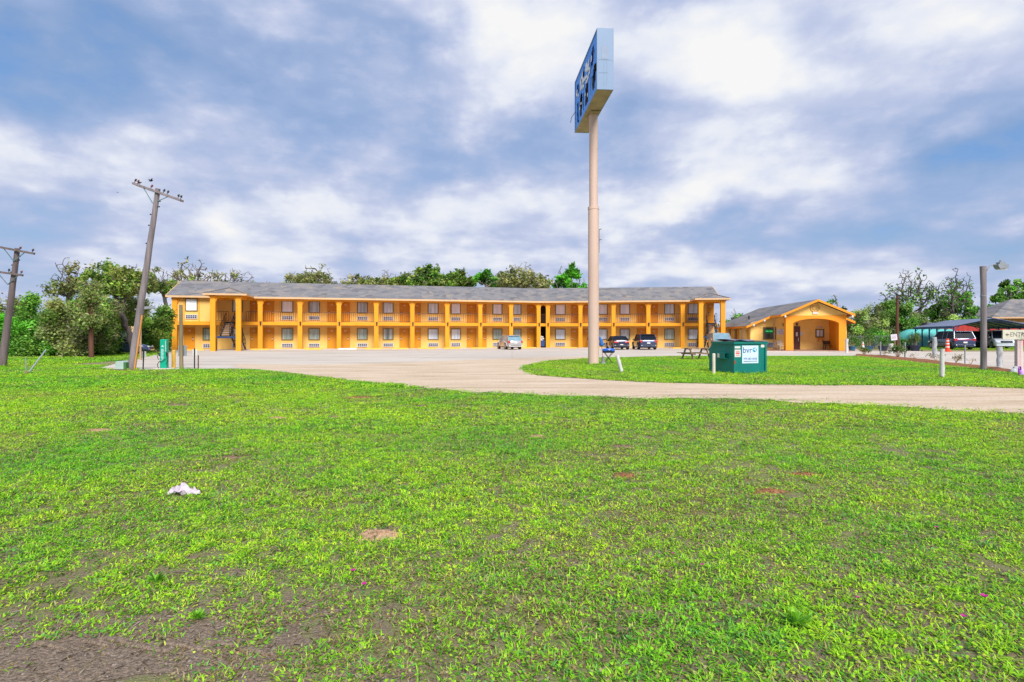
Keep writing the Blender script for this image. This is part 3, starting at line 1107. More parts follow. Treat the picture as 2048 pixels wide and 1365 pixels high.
def pillar(W_, a, d=0.0, wd=.46, lamp=True, both=(1, 1), base=True):
    mb = MB()
    W_.blk(mb, a - wd / 2, a + wd / 2, d - wd / 2, d + wd / 2, .003, EAVE)
    W_.blk(mb, a - wd / 2 - .05, a + wd / 2 + .05, d - wd / 2 - .05, d + wd / 2 + .05, EAVE - .16, EAVE - .02)
    for sgn, on in zip((-1, 1), both):
        if on:
            corbel(mb, W_, a + sgn * wd / 2, sgn, d - .14, .28)
    p = mb.build('pillar', 'trim_orange', MOTEL)
    if lamp:
        l = MB()
        c = W_.W(a + .05, d - wd / 2 - .06, 2.78)
        l.box(c, (.13, .11, .34), math.atan2(W_.u.y, W_.u.x))
        l.box(c + Vector((0, 0, .2)), (.18, .15, .05), math.atan2(W_.u.y, W_.u.x))
        l.build('wall_lamp', 'steel_black', p)
    return p


for W_, p in PIL:
    pillar(W_, W_.s(p))
pillar(WL, aL + .23, 0, both=(0, 1), lamp=False)
bm_ = MB()          # beam along the top of the posts, with a fine raised edge
WL.blk(bm_, aP + .1, 0.0, -.16, .16, EAVE - .17, EAVE)
WR.blk(bm_, 0.0, aR, -.16, .16, EAVE - .17, EAVE)
for W_, p0, p1, dp in ((WL, pL0, pL1, DPL), (WR, pR0, pR1, DPR)):
    W_.blk(bm_, p0, p1, -dp - .15, -dp + .15, EAVE - .19, EAVE + .05)
    W_.blk(bm_, p0 - .14, p0 + .14, -dp + .155, -.18, EAVE - .19, EAVE + .05)
    W_.blk(bm_, p1 - .14, p1 + .14, -dp + .155, -.18, EAVE - .19, EAVE + .05)
bm_.build('beam', 'trim_orange', MOTEL)
for W_, p0, p1, dp in ((WL, pL0, pL1, DPL), (WR, pR0, pR1, DPR)):
    pillar(W_, p0, -dp, lamp=False, both=(0, 1))
    pillar(W_, p1, -dp, lamp=False, both=(1, 0))


# railings between the posts
def railing(W_, a0, a1, d=0.0, z=FL2):
    mb = MB()
    for zz, h in ((z + 1.08, .05), (z + .10, .035)):
        mb.bar(W_.W(a0, d, zz), W_.W(a1, d, zz), .045, h)
    n = max(2, int((a1 - a0) / .21))
    for k in range(n + 1):
        a = a0 + (a1 - a0) * k / n
        mb.bar(W_.W(a, d, z + .1), W_.W(a, d, z + 1.07), .022 if k % 4 else .035)
    mb.build('railing', 'rail_brown', MOTEL)


PS_ = [(WL, WL.s(p)) for p in (521, 600.3, 678, 752.5, 824.5, 894, 960, 1021.5, 1076.3)]
for (W_, a), (_, b) in zip(PS_, PS_[1:]):
    railing(W_, a + .24, b - .24)
PR_ = [(WR, WR.s(p)) for p in (1096, 1161, 1227, 1296.5, 1365)]
for (W_, a), (_, b) in zip(PR_, PR_[1:]):
    railing(W_, a + .24, b - .24)
railing(WL, pL1 - .05, WL.s(521) - .24)
railing(WL, aP + .1, pL0 + .55)
railing(WR, WR.s(1365) + .24, pR0 + .3)
railing(WR, pR1 - .2, aR)
WKc = MB()
WKc.bar(WL.W(WL.s(1076.3) + .2, 0, FL2 + 1.08), WR.W(WR.s(1096) - .2, 0, FL2 + 1.08), .04)
for k in range(7):
    p = WL.W(WL.s(1076.3) + .2, 0, FL2 + .05).lerp(WR.W(WR.s(1096) - .2, 0, FL2 + .05), k / 6)
    WKc.bar(p, p + Vector((0, 0, 1.03)), .025)
WKc.build('railing', 'rail_brown', MOTEL)


def fbox(mb, W_, a0, a1, d0, d1, z0, z1):
    return W_.blk(mb, a0, a1, d0, d1, z0, z1)


def door(W_, p0, p1, lvl, d=REC, hinge=1, plate=True):
    z = .06 + lvl * (FL2 - .055)
    a0, a1 = sorted((W_.s(p0, d), W_.s(p1, d)))
    mb = MB()
    fbox(mb, W_, a0 + .06, a1 - .06, d - .045, d - .002, z, z + 2.12)
    fbox(mb, W_, a0 + .06, a1 - .06, d - .035, d - .002, z + 2.125, z + (2.30 if lvl == 0 else 2.38))
    o = mb.build('door', 'door_orange', MOTEL)
    fr = MB()
    zt = z + (2.30 if lvl == 0 else 2.38)
    fbox(fr, W_, a0, a0 + .055, d - .07, d - .002, z, zt)
    fbox(fr, W_, a1 - .055, a1, d - .07, d - .002, z, zt)
    fr.build('door_frame', 'door_orange', o)
    h = MB()
    ah = a1 - .2 if hinge > 0 else a0 + .2
    h.cur = 0
    fbox(h, W_, ah - .045, ah + .045, d - .062, d - .046, z + 1.00, z + 1.22)
    h.cur = 1
    h.ball(W_.W(ah, d - .10, z + .98), .045, 8, 6)
    fbox(h, W_, ah - .04, ah + .04, d - .085, d - .063, z + 1.16, z + 1.26)
    h.build('door_handle', ['white_plate', 'steel_black'], o)
    if plate:
        n = MB()
        am = (a0 + a1) / 2
        fbox(n, W_, am - .10, am + .10, d - .062, d - .046, z + 2.0 - .07, z + 2.0 + .03)
        n.build('number_plate', 'white_plate', o)


def ac(W_, a0, a1, d, z0, z1, mats=('ac_case', 'ac_dark')):
    mb = MB()
    fbox(mb, W_, a0, a1, d - .09, d - .003, z0, z1)
    mb.cur = 1
    n = 5
    for i in range(n):
        for j in range(2):
            x0 = a0 + .05 + (a1 - a0 - .1) * i / n + .025
            x1 = a0 + .05 + (a1 - a0 - .1) * (i + 1) / n - .025
            y0 = z0 + .05 + (z1 - z0 - .1) * j / 2 + .02
            y1 = z0 + .05 + (z1 - z0 - .1) * (j + 1) / 2 - .02
            fbox(mb, W_, x0, x1, d - .098, d - .0905, y0, y1)
    mb.build('air_conditioner', list(mats), MOTEL)


def window(W_, p0, p1, lvl, d=REC, pane=None, unit=True, dz=0.0, parent=None):
    z = lvl * 3.02 + dz
    a0, a1 = sorted((W_.s(p0, d), W_.s(p1, d)))
    z0, z1 = z + 1.0, z + 2.33
    fr = MB()
    t = .09
    fbox(fr, W_, a0, a1, d - .07, d - .002, z0, z0 + t)
    fbox(fr, W_, a0, a1, d - .07, d - .002, z1 - t, z1)
    fbox(fr, W_, a0, a0 + t, d - .07, d - .002, z0 + t + .001, z1 - t - .001)
    fbox(fr, W_, a1 - t, a1, d - .07, d - .002, z0 + t + .001, z1 - t - .001)
    o = fr.build('window', 'frame_brown', parent or MOTEL)
    pn = MB()
    fbox(pn, W_, a0 + t + .002, a1 - t - .002, d - .03, d - .004, z0 + t + .002, z1 - t - .002)
    pn.build('window_pane', pane or ('pane_curtain' if lvl == 0 else 'pane_sky_reflection'), o)
    if unit:
        ac(W_, a0 + .02, a1 - .02, d, z + .22, z + .66)


RND = random.Random(4)
WIN_L = [(563, 586.6), (617, 640), (714, 735.5), (765.5, 787), (855.5, 877), (901.5, 921.5), (985, 1004.5), (1025.5, 1042.5)]
DOOR_L = [(500, 516.5, -1), (526, 548.6, 1), (654.5, 673.5, -1), (681.5, 700, 1), (799, 818.5, -1), (826.5, 841.5, 1), (933.5, 952.5, -1), (962, 973, 1), (1054, 1071, -1)]
WIN_R = [(1110.5, 1131), (1196.5, 1215), (1239.5, 1260), (1328.5, 1349), (1375.5, 1397)]
DOOR_R = [(1141.5, 1157, -1), (1165, 1180, 1), (1273.5, 1292.5, -1), (1300, 1315.5, 1)]
for lvl in (0, 1):
    for p0, p1 in WIN_L:
        window(WL, p0, p1, lvl, pane=RND.choice((None, None, None, 'pane_blue', 'pane_grey', 'pane_gap') if lvl == 0 else (None, None, 'pane_blue', 'pane_blue', 'pane_grey')))
    for p0, p1, h in DOOR_L:
        door(WL, p0, p1, lvl, hinge=h)
    for p0, p1 in WIN_R:
        window(WR, p0, p1, lvl, pane=RND.choice(('pane_blue', 'pane_gap', None, 'pane_grey') if lvl == 0 else (None, 'pane_blue', None)))
    for p0, p1, h in DOOR_R:
        door(WR, p0, p1, lvl, hinge=h)
door(WL, 368.5, 390, 0, hinge=1)
window(WL, 405.5, 429, 0)
window(WL, 370.5, 395.5, 1, d=-.02)
for lvl in (0, 1):
    window(WL, 464.5, 486, lvl, pane='pane_blue')
door(WR, 1414, 1427, 1, hinge=-1)
strip = MB()       # painted battens on the room that stands out at the end
for p in (368, 398):
    a = WL.s(p, -.02)
    WL.blk(strip, a - .05, a + .05, -.05, -.0225, FL2 + .05, EAVE - .05)
WL.blk(strip, aL, aP, -.16, -.023, FL2 - .35, FL2 + .02)
strip.build('batten', 'trim_orange', MOTEL)
# passage at the bend: near-black sheets on the closed wall paint its shade
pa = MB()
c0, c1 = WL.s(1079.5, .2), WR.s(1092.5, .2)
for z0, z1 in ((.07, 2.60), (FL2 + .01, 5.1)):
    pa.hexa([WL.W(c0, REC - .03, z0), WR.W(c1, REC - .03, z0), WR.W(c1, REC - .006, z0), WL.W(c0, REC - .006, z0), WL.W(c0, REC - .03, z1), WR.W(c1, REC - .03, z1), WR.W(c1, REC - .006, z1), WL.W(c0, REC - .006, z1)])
pa.build('passage', 'passage_shade', MOTEL)
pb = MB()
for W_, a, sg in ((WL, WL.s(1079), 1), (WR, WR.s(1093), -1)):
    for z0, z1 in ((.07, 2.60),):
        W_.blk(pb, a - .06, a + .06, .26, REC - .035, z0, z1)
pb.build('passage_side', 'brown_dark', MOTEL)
ar = MB()          # small arch at the head of the upper passage
q0, q1 = WL.W(WL.s(1076.3) + .2, -.1, EAVE - .17), WR.W(WR.s(1096) - .2, -.1, EAVE - .17)
pts = [q0 + Vector((0, 0, .0)), q1]
for k in range(9):
    t = k / 8
    p = q1.lerp(q0, t)
    p.z = EAVE - .17 - .38 + .33 * math.sin(math.pi * t)
    pts.append(p)
ar.prism(pts, Vector((0, .2, 0)))
ar.build('arch', 'trim_orange', MOTEL)


# stairs: up from the walkway to a landing between the porch posts, then back to the balcony
def stair(W_, p0, p1, dp, flip):
    st = MB()
    zl = 1.48
    A, B = (p0, p1) if not flip else (p1, p0)
    sg = 1 if not flip else -1

    def X(t):
        return A + (B - A) * t
    lo, hi = sorted((X(.08), X(.95)))
    df, db = -dp + .25, -dp + 1.35
    W_.blk(st, lo, hi, df, db, zl - .22, zl)
    o = st.build('staircase', 'steel_blue', MOTEL)
    sr = MB()
    tr = MB()
    hr = MB()
    for (t0, t1), za, zb in (((.14, .52), zl, FL2 - .02), ((.60, .97), zl, .07)):
        for t in (t0, t1):
            a = X(t)
            sr.bar(W_.W(a, db - .02, za - .1), W_.W(a, -.14, zb - .08), .06, .26)
            up = .95
            hr.bar(W_.W(a, db - .1, za + up), W_.W(a, -.14, zb + up), .045)
            hr.bar(W_.W(a, db - .1, za + up * .5), W_.W(a, -.14, zb + up * .5), .03)
            for k in range(5):
                q = W_.W(a, db - .1, za).lerp(W_.W(a, -.14, zb), k / 4)
                hr.bar(q, q + Vector((0, 0, up)), .035)
        n = 8
        for k in range(1, n):
            f = k / n
            d = db + (-.2 - db) * f
            z = za + (zb - za) * f
            a0, a1 = sorted((X(t0) + sg * .04, X(t1) - sg * .04))
            W_.blk(tr, a0, a1, d - .09, d + .11, z - .035, z)
    a0, a1 = sorted((X(.14), X(.52)))
    W_.blk(sr, a0, a1, -.22, -.13, FL2 - .24, FL2 - .01)
    for t in (.10, .93):
        sr.bar(W_.W(X(t), df + .05, 0), W_.W(X(t), df + .05, zl - .22), .09)
        hr.bar(W_.W(X(t), df + .05, zl), W_.W(X(t), df + .05, zl + 1.0), .04)
    sr.build('stringer', 'steel_black', o)
    tr.build('tread', 'ac_case', o)
    hr.build('handrail', 'steel_black', o)


stair(WL, pL0, pL1, DPL, False)
stair(WR, pR0, pR1, DPR, True)
pm = MB()
WL.blk(pm, pL0 - .1, pL1 + .1, -DPL + .3, -.35, .004, .05)
WR.blk(pm, pR0 - .1, pR1 + .1, -DPR + .3, -.35, .004, .05)
pm.build('stair_pad', 'concrete', MOTEL)

# wheel stops
pbr('paint_yellow', (.72, .42, .06), 0.7, var=.15, vs=5, bump=.2, col2=(.6, .5, .4), c2=(.62, .75))
pbr('paint_white', (.72, .68, .62), 0.7, var=.15, vs=5, bump=.2)
ws = root('wheel_stop', 'tmp', 'wheel stop', group='concrete wheel stops along the motel front')
q = MB()
pr = [(-.09, 0), (.09, 0), (.06, .15), (-.06, .15)]
q.prism([(-.95, a, b) for a, b in pr], (1.9, 0, 0))
ORGM = q.mesh('wheel_stop', 'paint_yellow', bevel=.015)
bpy.data.objects.remove(ws)
STOPS = [(WL, 388, 'peach painted wheel stop before the door under the end room'), (WL, 520, 'yellow wheel stop at the foot of the pillar right of the first stairs'), (WL, 626, 'yellow wheel stop below the window left of the white wheel stop'),
         (WL, 695, 'white wheel stop, the only white one along the motel'), (WL, 747, 'yellow wheel stop just right of the white wheel stop'), (WL, 800, 'yellow wheel stop, second to the right of the white wheel stop'),
         (WL, 853, 'yellow wheel stop, third to the right of the white wheel stop'), (WL, 903, 'yellow wheel stop, second to the left of the silver hatchback'), (WL, 957, 'yellow wheel stop nearest to the left of the silver hatchback'), (WL, 1056, 'yellow wheel stop between the silver hatchback and the dark passage'),
         (WR, 1138, 'yellow wheel stop between the dark passage and the tall sign pole'), (WR, 1362, 'yellow wheel stop between the blue crossover and the farther stairs')]
MW = ORGM.copy()
MW.materials.clear()
MW.materials.append(MATS['paint_white'])
for W_, px, lab in STOPS:
    white = px == 695
    o = bpy.data.objects.new('wheel_stop', MW if white else ORGM)
    COL.objects.link(o)
    d = -1.1
    p = W_.W(W_.s(px, d), d, .006)
    o.location = p
    o.rotation_euler = (0, 0, math.atan2(W_.u.y, W_.u.x))
    props(o, lab, 'wheel stop', 'concrete wheel stops along the motel front')
pl_ = MB()         # parking bay lines, worn
for W_, px in [(WL, p) for p in (560, 640, 712, 770, 830, 890, 945, 1050)] + [(WR, p) for p in (1150, 1262, 1325, 1375)]:
    a = W_.s(px, -1.5)
    W_.blk(pl_, a - .05, a + .05, -6.3, -1.6, .0085, .0105)
props(pl_.build('parking_lines', 'paint_yellow'), kind='structure')
# ------------------------------------------------------------------ office with arched portico
OW = Wing((28.8, 53.93), (.990, -.139))
OD = 3.2                       # depth of the portico
OFFICE = root('office_building', 'single storey orange motel office with an arched portico and a gable front', 'office', OW.W(0, 0), world=True)
sL, sR = OW.s(1501, OD), 4.05
w = MB()
OW.blk(w, sL, sR, OD, OD + .2, 0, 2.75)
OW.blk(w, sL, sL + .2, OD + .2, 18, 0, 2.75)
OW.blk(w, sR - .2, sR, OD + .2, 18, 0, 2.75)
OW.blk(w, sL, sR, 18, 18.2, 0, 2.75)
w.prism([OW.W(sL, OD, 2.753), OW.W(sR, OD, 2.753), OW.W(sR, OD, 3.0), OW.W(.05, OD, 4.72), OW.W(sL, OD, 2.76)], OW.v * .2)
w.build('wall', 'siding', OFFICE)
# roof: one ridge, the portico is its narrower front
S = .44
zr = 4.95


def slope(mb, s0, s1, d0, d1):
    z0, z1 = zr - abs(s0) * S, zr - abs(s1) * S
    p = [OW.W(s0, d0, z0), OW.W(s1, d0, z1), OW.W(s1, d1, z1), OW.W(s0, d1, z0)]
    mb.hexa([q - Vector((0, 0, .09)) for q in p] + p)


rf = MB()
slope(rf, 0, -3.24, -.55, OD - .55)
slope(rf, 3.17, 0, -.55, OD - .55)
slope(rf, 0, -5.55, OD - .55, 18.6)
slope(rf, 4.55, 0, OD - .55, 18.6)
o = rf.build('roof', 'shingle', OFFICE)
vt = MB()
vt.tube([OW.W(-3.7, 9.0, 3.35), OW.W(-3.7, 9.0, 3.68)], .09, 8)
vt.build('roof_vent', 'steel_black', o)
fa = MB()


def rake(mb, s0, s1, d, h=.24):
    z0, z1 = zr - abs(s0) * S - .01, zr - abs(s1) * S - .01
    mb.prism([OW.W(s0, d, z0), OW.W(s1, d, z1), OW.W(s1, d, z1 - h), OW.W(s0, d, z0 - h)], OW.v * -.07)


rake(fa, -3.27, 0, -.553, .2)
rake(fa, 0, 3.2, -.553, .2)
rake(fa, -5.58, -3.27, OD - .553, .2)
rake(fa, 3.2, 4.58, OD - .553, .2)
for s, d0, d1 in ((-3.24, -.55, OD - .62), (3.17, -.55, OD - .62), (-5.55, OD - .55, 18.6), (4.55, OD - .55, 18.6)):
    z = zr - abs(s) * S
    sg = -1 if s < 0 else 1
    OW.blk(fa, *sorted((s + sg * .003, s + sg * .08)), d0, d1, z - .24, z - .02)
fa.build('fascia', 'trim_deep', OFFICE)
# portico front: two thick posts, a flat arch and the gable above
pp = MB()
x0, x1, x2, x3 = -2.69, -2.03, 2.04, 2.68
pts = [OW.W(x0, -.02, .10), OW.W(x1, -.02, .10), OW.W(x1, -.02, 2.72)]
for k in range(1, 16):
    t = k / 16
    a = x1 + (x2 - x1) * t
    pts.append(OW.W(a, -.02, 2.72 + .42 * (1 - (2 * t - 1) ** 2) ** .75))
pts += [OW.W(x2, -.02, 2.72), OW.W(x2, -.02, .10), OW.W(x3, -.02, .10), OW.W(x3, -.02, 3.42), OW.W(x0, -.02, 3.42)]
pp.prism(pts, OW.v * .62)
pp.build('portico_arch', 'trim_deep', OFFICE)
gb = MB()
gb.prism([OW.W(x0 + .06, .08, 3.425), OW.W(x3 + .1, .08, 3.425), OW.W(x3 + .1, .08, 3.55), OW.W(0, .08, 4.78), OW.W(x0 - .1, .08, 3.55)], OW.v * .15)
gb.build('gable_wall', 'siding', OFFICE)
cl = MB()
OW.blk(cl, x0, x3, .62, OD - .004, 3.28, 3.33)
cl.build('portico_ceiling', 'siding', OFFICE)
bk = MB()
OW.blk(bk, x3 - .25, x3 - .02, .62, OD - .004, .12, 3.27)
bk.build('portico_side_wall', 'trim_deep', OFFICE)
fl = MB()
OW.blk(fl, sL + .1, x3 + .5, -.35, OD - .004, .004, .12)
fl.build('porch_floor', 'brick_tile', OFFICE)
pad = MB()
OW.blk(pad, sL - 1.5, x3 + 1.2, -1.6, -.36, .004, .05)
pad.build('porch_step', 'concrete', OFFICE)
# ornament on the gable: a ring like a wagon wheel with a small plate
pbr('ring_ochre', (.55, .30, .07), 0.6, var=.15)
og = MB()
ring = [OW.W(-.06 + .40 * math.cos(t), .03, 4.17 + .40 * math.sin(t)) for t in [2 * math.pi * k / 24 for k in range(25)]]
og.tube(ring, .035, 6, cap=False)
ring = [OW.W(-.06 + .20 * math.cos(t), .03, 4.17 + .20 * math.sin(t)) for t in [2 * math.pi * k / 16 for k in range(17)]]
og.tube(ring, .02, 6, cap=False)
for k in range(8):
    t = 2 * math.pi * k / 8
    og.bar(OW.W(-.06 + .2 * math.cos(t), .03, 4.17 + .2 * math.sin(t)), OW.W(-.06 + .4 * math.cos(t), .03, 4.17 + .4 * math.sin(t)), .02)
og = og.build('wheel_ornament', 'ring_ochre', OFFICE, smooth=50)
pt = MB()
OW.blk(pt, -.26, .22, .0, .05, 3.57, 3.77)
pt.build('name_plate', 'white_plate', og)
# door, windows, lettered signs
mb = MB()
a0, a1 = OW.s(1588.5, OD), OW.s(1599, OD)
OW.blk(mb, a0 + .05, a1 - .05, OD - .05, OD - .003, .125, 2.38)
dr = mb.build('door', 'brown_dark', OFFICE)
fr = MB()
OW.blk(fr, a0 - .03, a0 + .048, OD - .08, OD - .003, .125, 2.46)
OW.blk(fr, a1 - .048, a1 + .03, OD - .08, OD - .003, .125, 2.46)
OW.blk(fr, a0 + .05, a1 - .05, OD - .08, OD - .003, 2.385, 2.46)
fr.build('door_frame', 'brown_dark', dr)
hd = MB()
OW.blk(hd, a1 - .16, a1 - .11, OD - .12, OD - .055, .95, 1.3)
OW.blk(hd, a1 - .36, a1 - .18, OD - .058, OD - .051, 1.45, 1.85)
hd.build('door_handle', 'white_plate', dr)


def owin(p0, p1, z0, z1, pane, fmat='frame_brown', t=.08, mull=False, d=OD):
    a0, a1 = OW.s(p0, d), OW.s(p1, d)
    fr = MB()
    OW.blk(fr, a0, a1, d - .08, d - .003, z0, z0 + t)
    OW.blk(fr, a0, a1, d - .08, d - .003, z1 - t, z1)
    OW.blk(fr, a0, a0 + t, d - .08, d - .003, z0 + t + .001, z1 - t - .001)
    OW.blk(fr, a1 - t, a1, d - .08, d - .003, z0 + t + .001, z1 - t - .001)
    if mull:
        OW.blk(fr, (a0 + a1) / 2 - .03, (a0 + a1) / 2 + .03, d - .07, d - .003, z0 + t + .001, z1 - t - .001)
    o = fr.build('window', fmat, OFFICE)
    pn = MB()
    OW.blk(pn, a0 + t + .002, a1 - t - .002, d - .03, d - .005, z0 + t + .002, z1 - t - .002)
    pn.build('window_pane', pane, o)
    return o


pbr('neon_green', (.04, .55, .12), 0.4, var=.1, emit=.55)
pbr('sign_green', (.01, .16, .05), 0.4, var=.1)
pbr('ink_purple', (.16, .06, .38), 0.5, var=.1)
pbr('ink_red', (.60, .07, .10), 0.5, var=.1)
wo = owin(1526, 1551.5, 1.12, 2.38, 'pane_dark')
a0, a1 = OW.s(1530.5, OD), OW.s(1545.5, OD)
gs = MB()
OW.blk(gs, a0, a1, OD - .045, OD - .032, 1.72, 2.18)
gs.build('green_sign', 'sign_green', wo)
text('sign_lettering', 'WELCOME', .17, 'neon_green', wo, frame4(OW.W((a0 + a1) / 2, OD - .048, 1.95), OW.u, (0, 0, 1)), .003, stretch=.8)
ac_ = MB()
a0, a1 = OW.s(1533, OD), OW.s(1550.5, OD)
OW.blk(ac_, a0, a1, OD - .12, OD - .004, .35, .82)
ac_.cur = 1
for i in range(5):
    for j in range(3):
        x0_ = a0 + .04 + (a1 - a0 - .08) * i / 5 + .02
        z0_ = .39 + .39 * j / 3 + .015
        OW.blk(ac_, x0_, x0_ + (a1 - a0 - .08) / 5 - .04, OD - .128, OD - .121, z0_, z0_ + .10)
ac_.build('air_conditioner', ['ac_case', 'ac_dark'], OFFICE)
o = owin(1630.5, 1648, 1.33, 2.18, 'pane_blue', 'frame_brown', .10, True)
sh = MB()
a0, a1 = OW.s(1632, OD), OW.s(1647, OD)
OW.blk(sh, a0, a1, OD - .42, OD - .081, 1.24, 1.29)
for a in (a0 + .15, a1 - .15):
    sh.bar(OW.W(a, OD - .36, 1.24), OW.W(a, OD - .02, .92), .05, .07)
sh.build('shelf', 'trim_deep', o)
sg = MB()
a0, a1 = OW.s(1632.5, OD), OW.s(1645.5, OD)
OW.blk(sg, a0, a1, OD - .03, OD - .004, 2.27, 2.47)
ofs = sg.build('office_sign', 'fascia_tan', OFFICE)
text('sign_lettering', 'OFFICE', .19, 'white_plate', ofs, frame4(OW.W((a0 + a1) / 2, OD - .033, 2.37), OW.u, (0, 0, 1)), .003, stretch=.85)
nb = MB()
a0, a1 = OW.s(1553.5, OD), OW.s(1571.5, OD)
OW.blk(nb, a0, a1, OD - .03, OD - .004, 1.62, 2.18)
ns = nb.build('notice_board', 'white_plate', OFFICE)
am = (a0 + a1) / 2
text('sign_lettering', 'FREE', .13, 'ink_purple', ns, frame4(OW.W(am, OD - .033, 2.08), OW.u, (0, 0, 1)), .003)
text('sign_lettering', 'High Speed', .17, 'ink_purple', ns, frame4(OW.W(am, OD - .033, 1.91), OW.u, (0, 0, 1)), .003, stretch=.95)
text('sign_lettering', 'Internet', .16, 'ink_red', ns, frame4(OW.W(am, OD - .033, 1.73), OW.u, (0, 0, 1)), .003)
for p0, p1, z0, z1, nm in ((1600.5, 1606.5, 1.55, 1.9, 'door_notice'), (1664.5, 1669.5, 1.6, 2.0, 'paper_notice')):
    q = MB()
    OW.blk(q, OW.s(p0, OD), OW.s(p1, OD), OD - .02, OD - .004, z0, z1)
    q.build(nm, 'white_plate', OFFICE)
for px, z, d in ((1567, 2.55, OD), (1593.5, 2.62, OD)):
    q = MB()
    c = OW.W(OW.s(px, d), d - .1, z)
    q.ball(c, (.09, .09, .11), 8, 6)
    q.box(c + Vector((0, .04, .14)), (.2, .16, .05))
    q.build('wall_lamp', ['steel_black'], OFFICE)
fld = MB()
for s, z, d in ((-4.9, 2.55, OD - .62), (-2.95, 3.32, -.68), (-3.9, 3.0, OD - .7), (2.95, 3.28, -.68)):
    c = OW.W(s, d, z)
    fld.ball(c, (.10, .10, .13), 8, 6)
    fld.bar(c, c + OW.v * .3 + Vector((0, 0, .1)), .04)
fld.build('floodlight', 'white_plate', OFFICE, smooth=50)
dp_ = MB()
dp_.tube([OW.W(x0 - .12, OD - .12, .13), OW.W(x0 - .12, OD - .12, 2.9), OW.W(x0 - .12, OD - .5, 3.3)], .05, 6)
dp_.build('downpipe', 'fascia_tan', OFFICE)
# west side: doors and windows seen along the wall
for k, (d0, d1, z0, z1, mt, nm) in enumerate(((4.3, 5.1, .6, 2.15, 'pane_dark', 'side_window'), (6.3, 7.1, .5, 2.15, 'pane_dark', 'side_window'), (8.6, 9.5, .12, 2.2, 'brown_dark', 'side_door'), (11.5, 12.4, .12, 2.2, 'brown_dark', 'side_door'), (14.5, 15.6, .6, 2.15, 'pane_dark', 'side_window'))):
    fr = MB()
    OW.blk(fr, sL - .05, sL - .003, d0, d1, z0, z1)
    o = fr.build(nm, 'white_plate' if k < 2 else 'frame_brown', OFFICE)
    pn = MB()
    OW.blk(pn, sL - .06, sL - .052, d0 + .1, d1 - .1, z0 + .1, z1 - .1)
    pn.build('side_pane', mt, o)
for d in (4.0, 7.9):
    q = MB()
    OW.blk(q, sL - .12, sL - .003, d - .12, d + .12, .05, 2.7)
    q.build('pilaster', 'trim_orange', OFFICE)

# bench and chair on the porch
pbr('bench_dark', (.05, .05, .045), .5, var=.3)
pbr('bench_wood', (.22, .13, .07), .6, var=.3, vs=6)
b0 = OW.W(OW.s(1663, OD - .5), OD - .5, .12)
bt = root('bench', 'dark metal bench with slatted back against the portico wall', 'bench', b0, math.atan2(OW.u.y, OW.u.x))
q = MB()
for k in range(4):
    q.box((0, -.2 + .12 * k, .44), (1.35, .09, .03))
q.build('seat', 'bench_wood', bt)
q = MB()
for k in range(3):
    q.box((0, .27 + .02 * k, .58 + .12 * k), (1.35, .025, .09))
q.build('backrest', 'bench_dark', bt)
for s in (-1, 1):
    q = MB()
    x = s * .66
    q.bar((x, -.26, 0), (x, -.22, .44), .05)
    q.bar((x, .30, 0), (x, .22, .44), .05)
    q.bar((x, .22, .44), (x, .33, .92), .05)
    q.bar((x, -.24, .64), (x, .27, .64), .05)
    q.bar((x, -.22, .44), (x, -.24, .64), .05)
    q.build('side_frame', 'bench_dark', bt)
pbr('plastic_white', (.72, .68, .63), .5, var=.06)
c0 = OW.W(OW.s(1562, OD - .5), OD - .5, .12)
ch = root('patio_chair', 'white plastic patio chair between the office air conditioner and the portico', 'chair', c0, math.atan2(OW.u.y, OW.u.x) + .25)
q = MB()
q.box((0, 0, .42), (.46, .46, .035))
q.build('seat', 'plastic_white', ch)
q = MB()
for k in range(-2, 3):
    q.bar((k * .095, .22, .44), (k * .10, .32, .86), .05, .02)
q.bar((-.24, .32, .86), (.24, .32, .86), .05)
q.build('backrest', 'plastic_white', ch)
for sx in (-1, 1):
    for sy in (-1, 1):
        q = MB()
        q.bar((sx * .2, sy * .2, .41), (sx * .26, sy * .26, 0), .045)
        q.build('leg', 'plastic_white', ch)
    q = MB()
    q.bar((sx * .25, -.2, .64), (sx * .25, .28, .66), .05, .025)
    q.bar((sx * .24, -.2, .42), (sx * .25, -.2, .64), .035)
    q.build('armrest', 'plastic_white', ch)
# ------------------------------------------------------------------ tall sign
pbr('sign_blue', (.008, .25, .85), 0.35, var=.12, vs=.8)
pbr('sign_blue_dark', (.01, .04, .26), 0.4, var=.3)
pbr('sign_metal', (.18, .27, .42), 0.5, metal=.0, var=.08, vs=.6, stretch=(1, 1, .3))
pbr('sign_soffit', (.34, .26, .15), 0.7, var=.25, vs=1.5)
pbr('sign_inside', (.13, .10, .085), 0.8, var=.5, vs=3)
pbr('pole_pink', (.55, .395, .325), 0.6, var=.08, vs=1.2, col2=(.42, .22, .13), c2=(.66, .80), stretch=(1, 1, .25))
pbr('lamp_tube', (.55, .55, .52), 0.5, var=.2)
SP = gp(1187, 731)
SG = root('pylon_sign', 'tall roadside sign with broken blue panels on a pale pink steel pole', 'sign', SP, world=True)
q = MB()
q.tube([SP + Vector((0, 0, -.2)), SP + Vector((0, 0, 8.2))], .285, 24)
q.build('lower_pole', 'pole_pink', SG, smooth=40)
q = MB()
q.tube([SP + Vector((0, 0, 8.2)), SP + Vector((0, 0, 13.2))], .225, 24)
q.tube([SP + Vector((0, 0, 8.16)), SP + Vector((0, 0, 8.30))], .30, 24)
q.build('upper_pole', 'pole_pink', SG, smooth=40)
q = MB()
for z, a in ((7.1, .3), (6.55, .3)):
    q.bar(SP + Vector((.26, -.02, z)), SP + Vector((.42, -.02, z + .05)), .03)
q.bar(SP + Vector((.29, -.02, 7.1)), SP + Vector((.29, -.02, 5.9)), .03)
q.build('conduit', 'steel_black', SG)
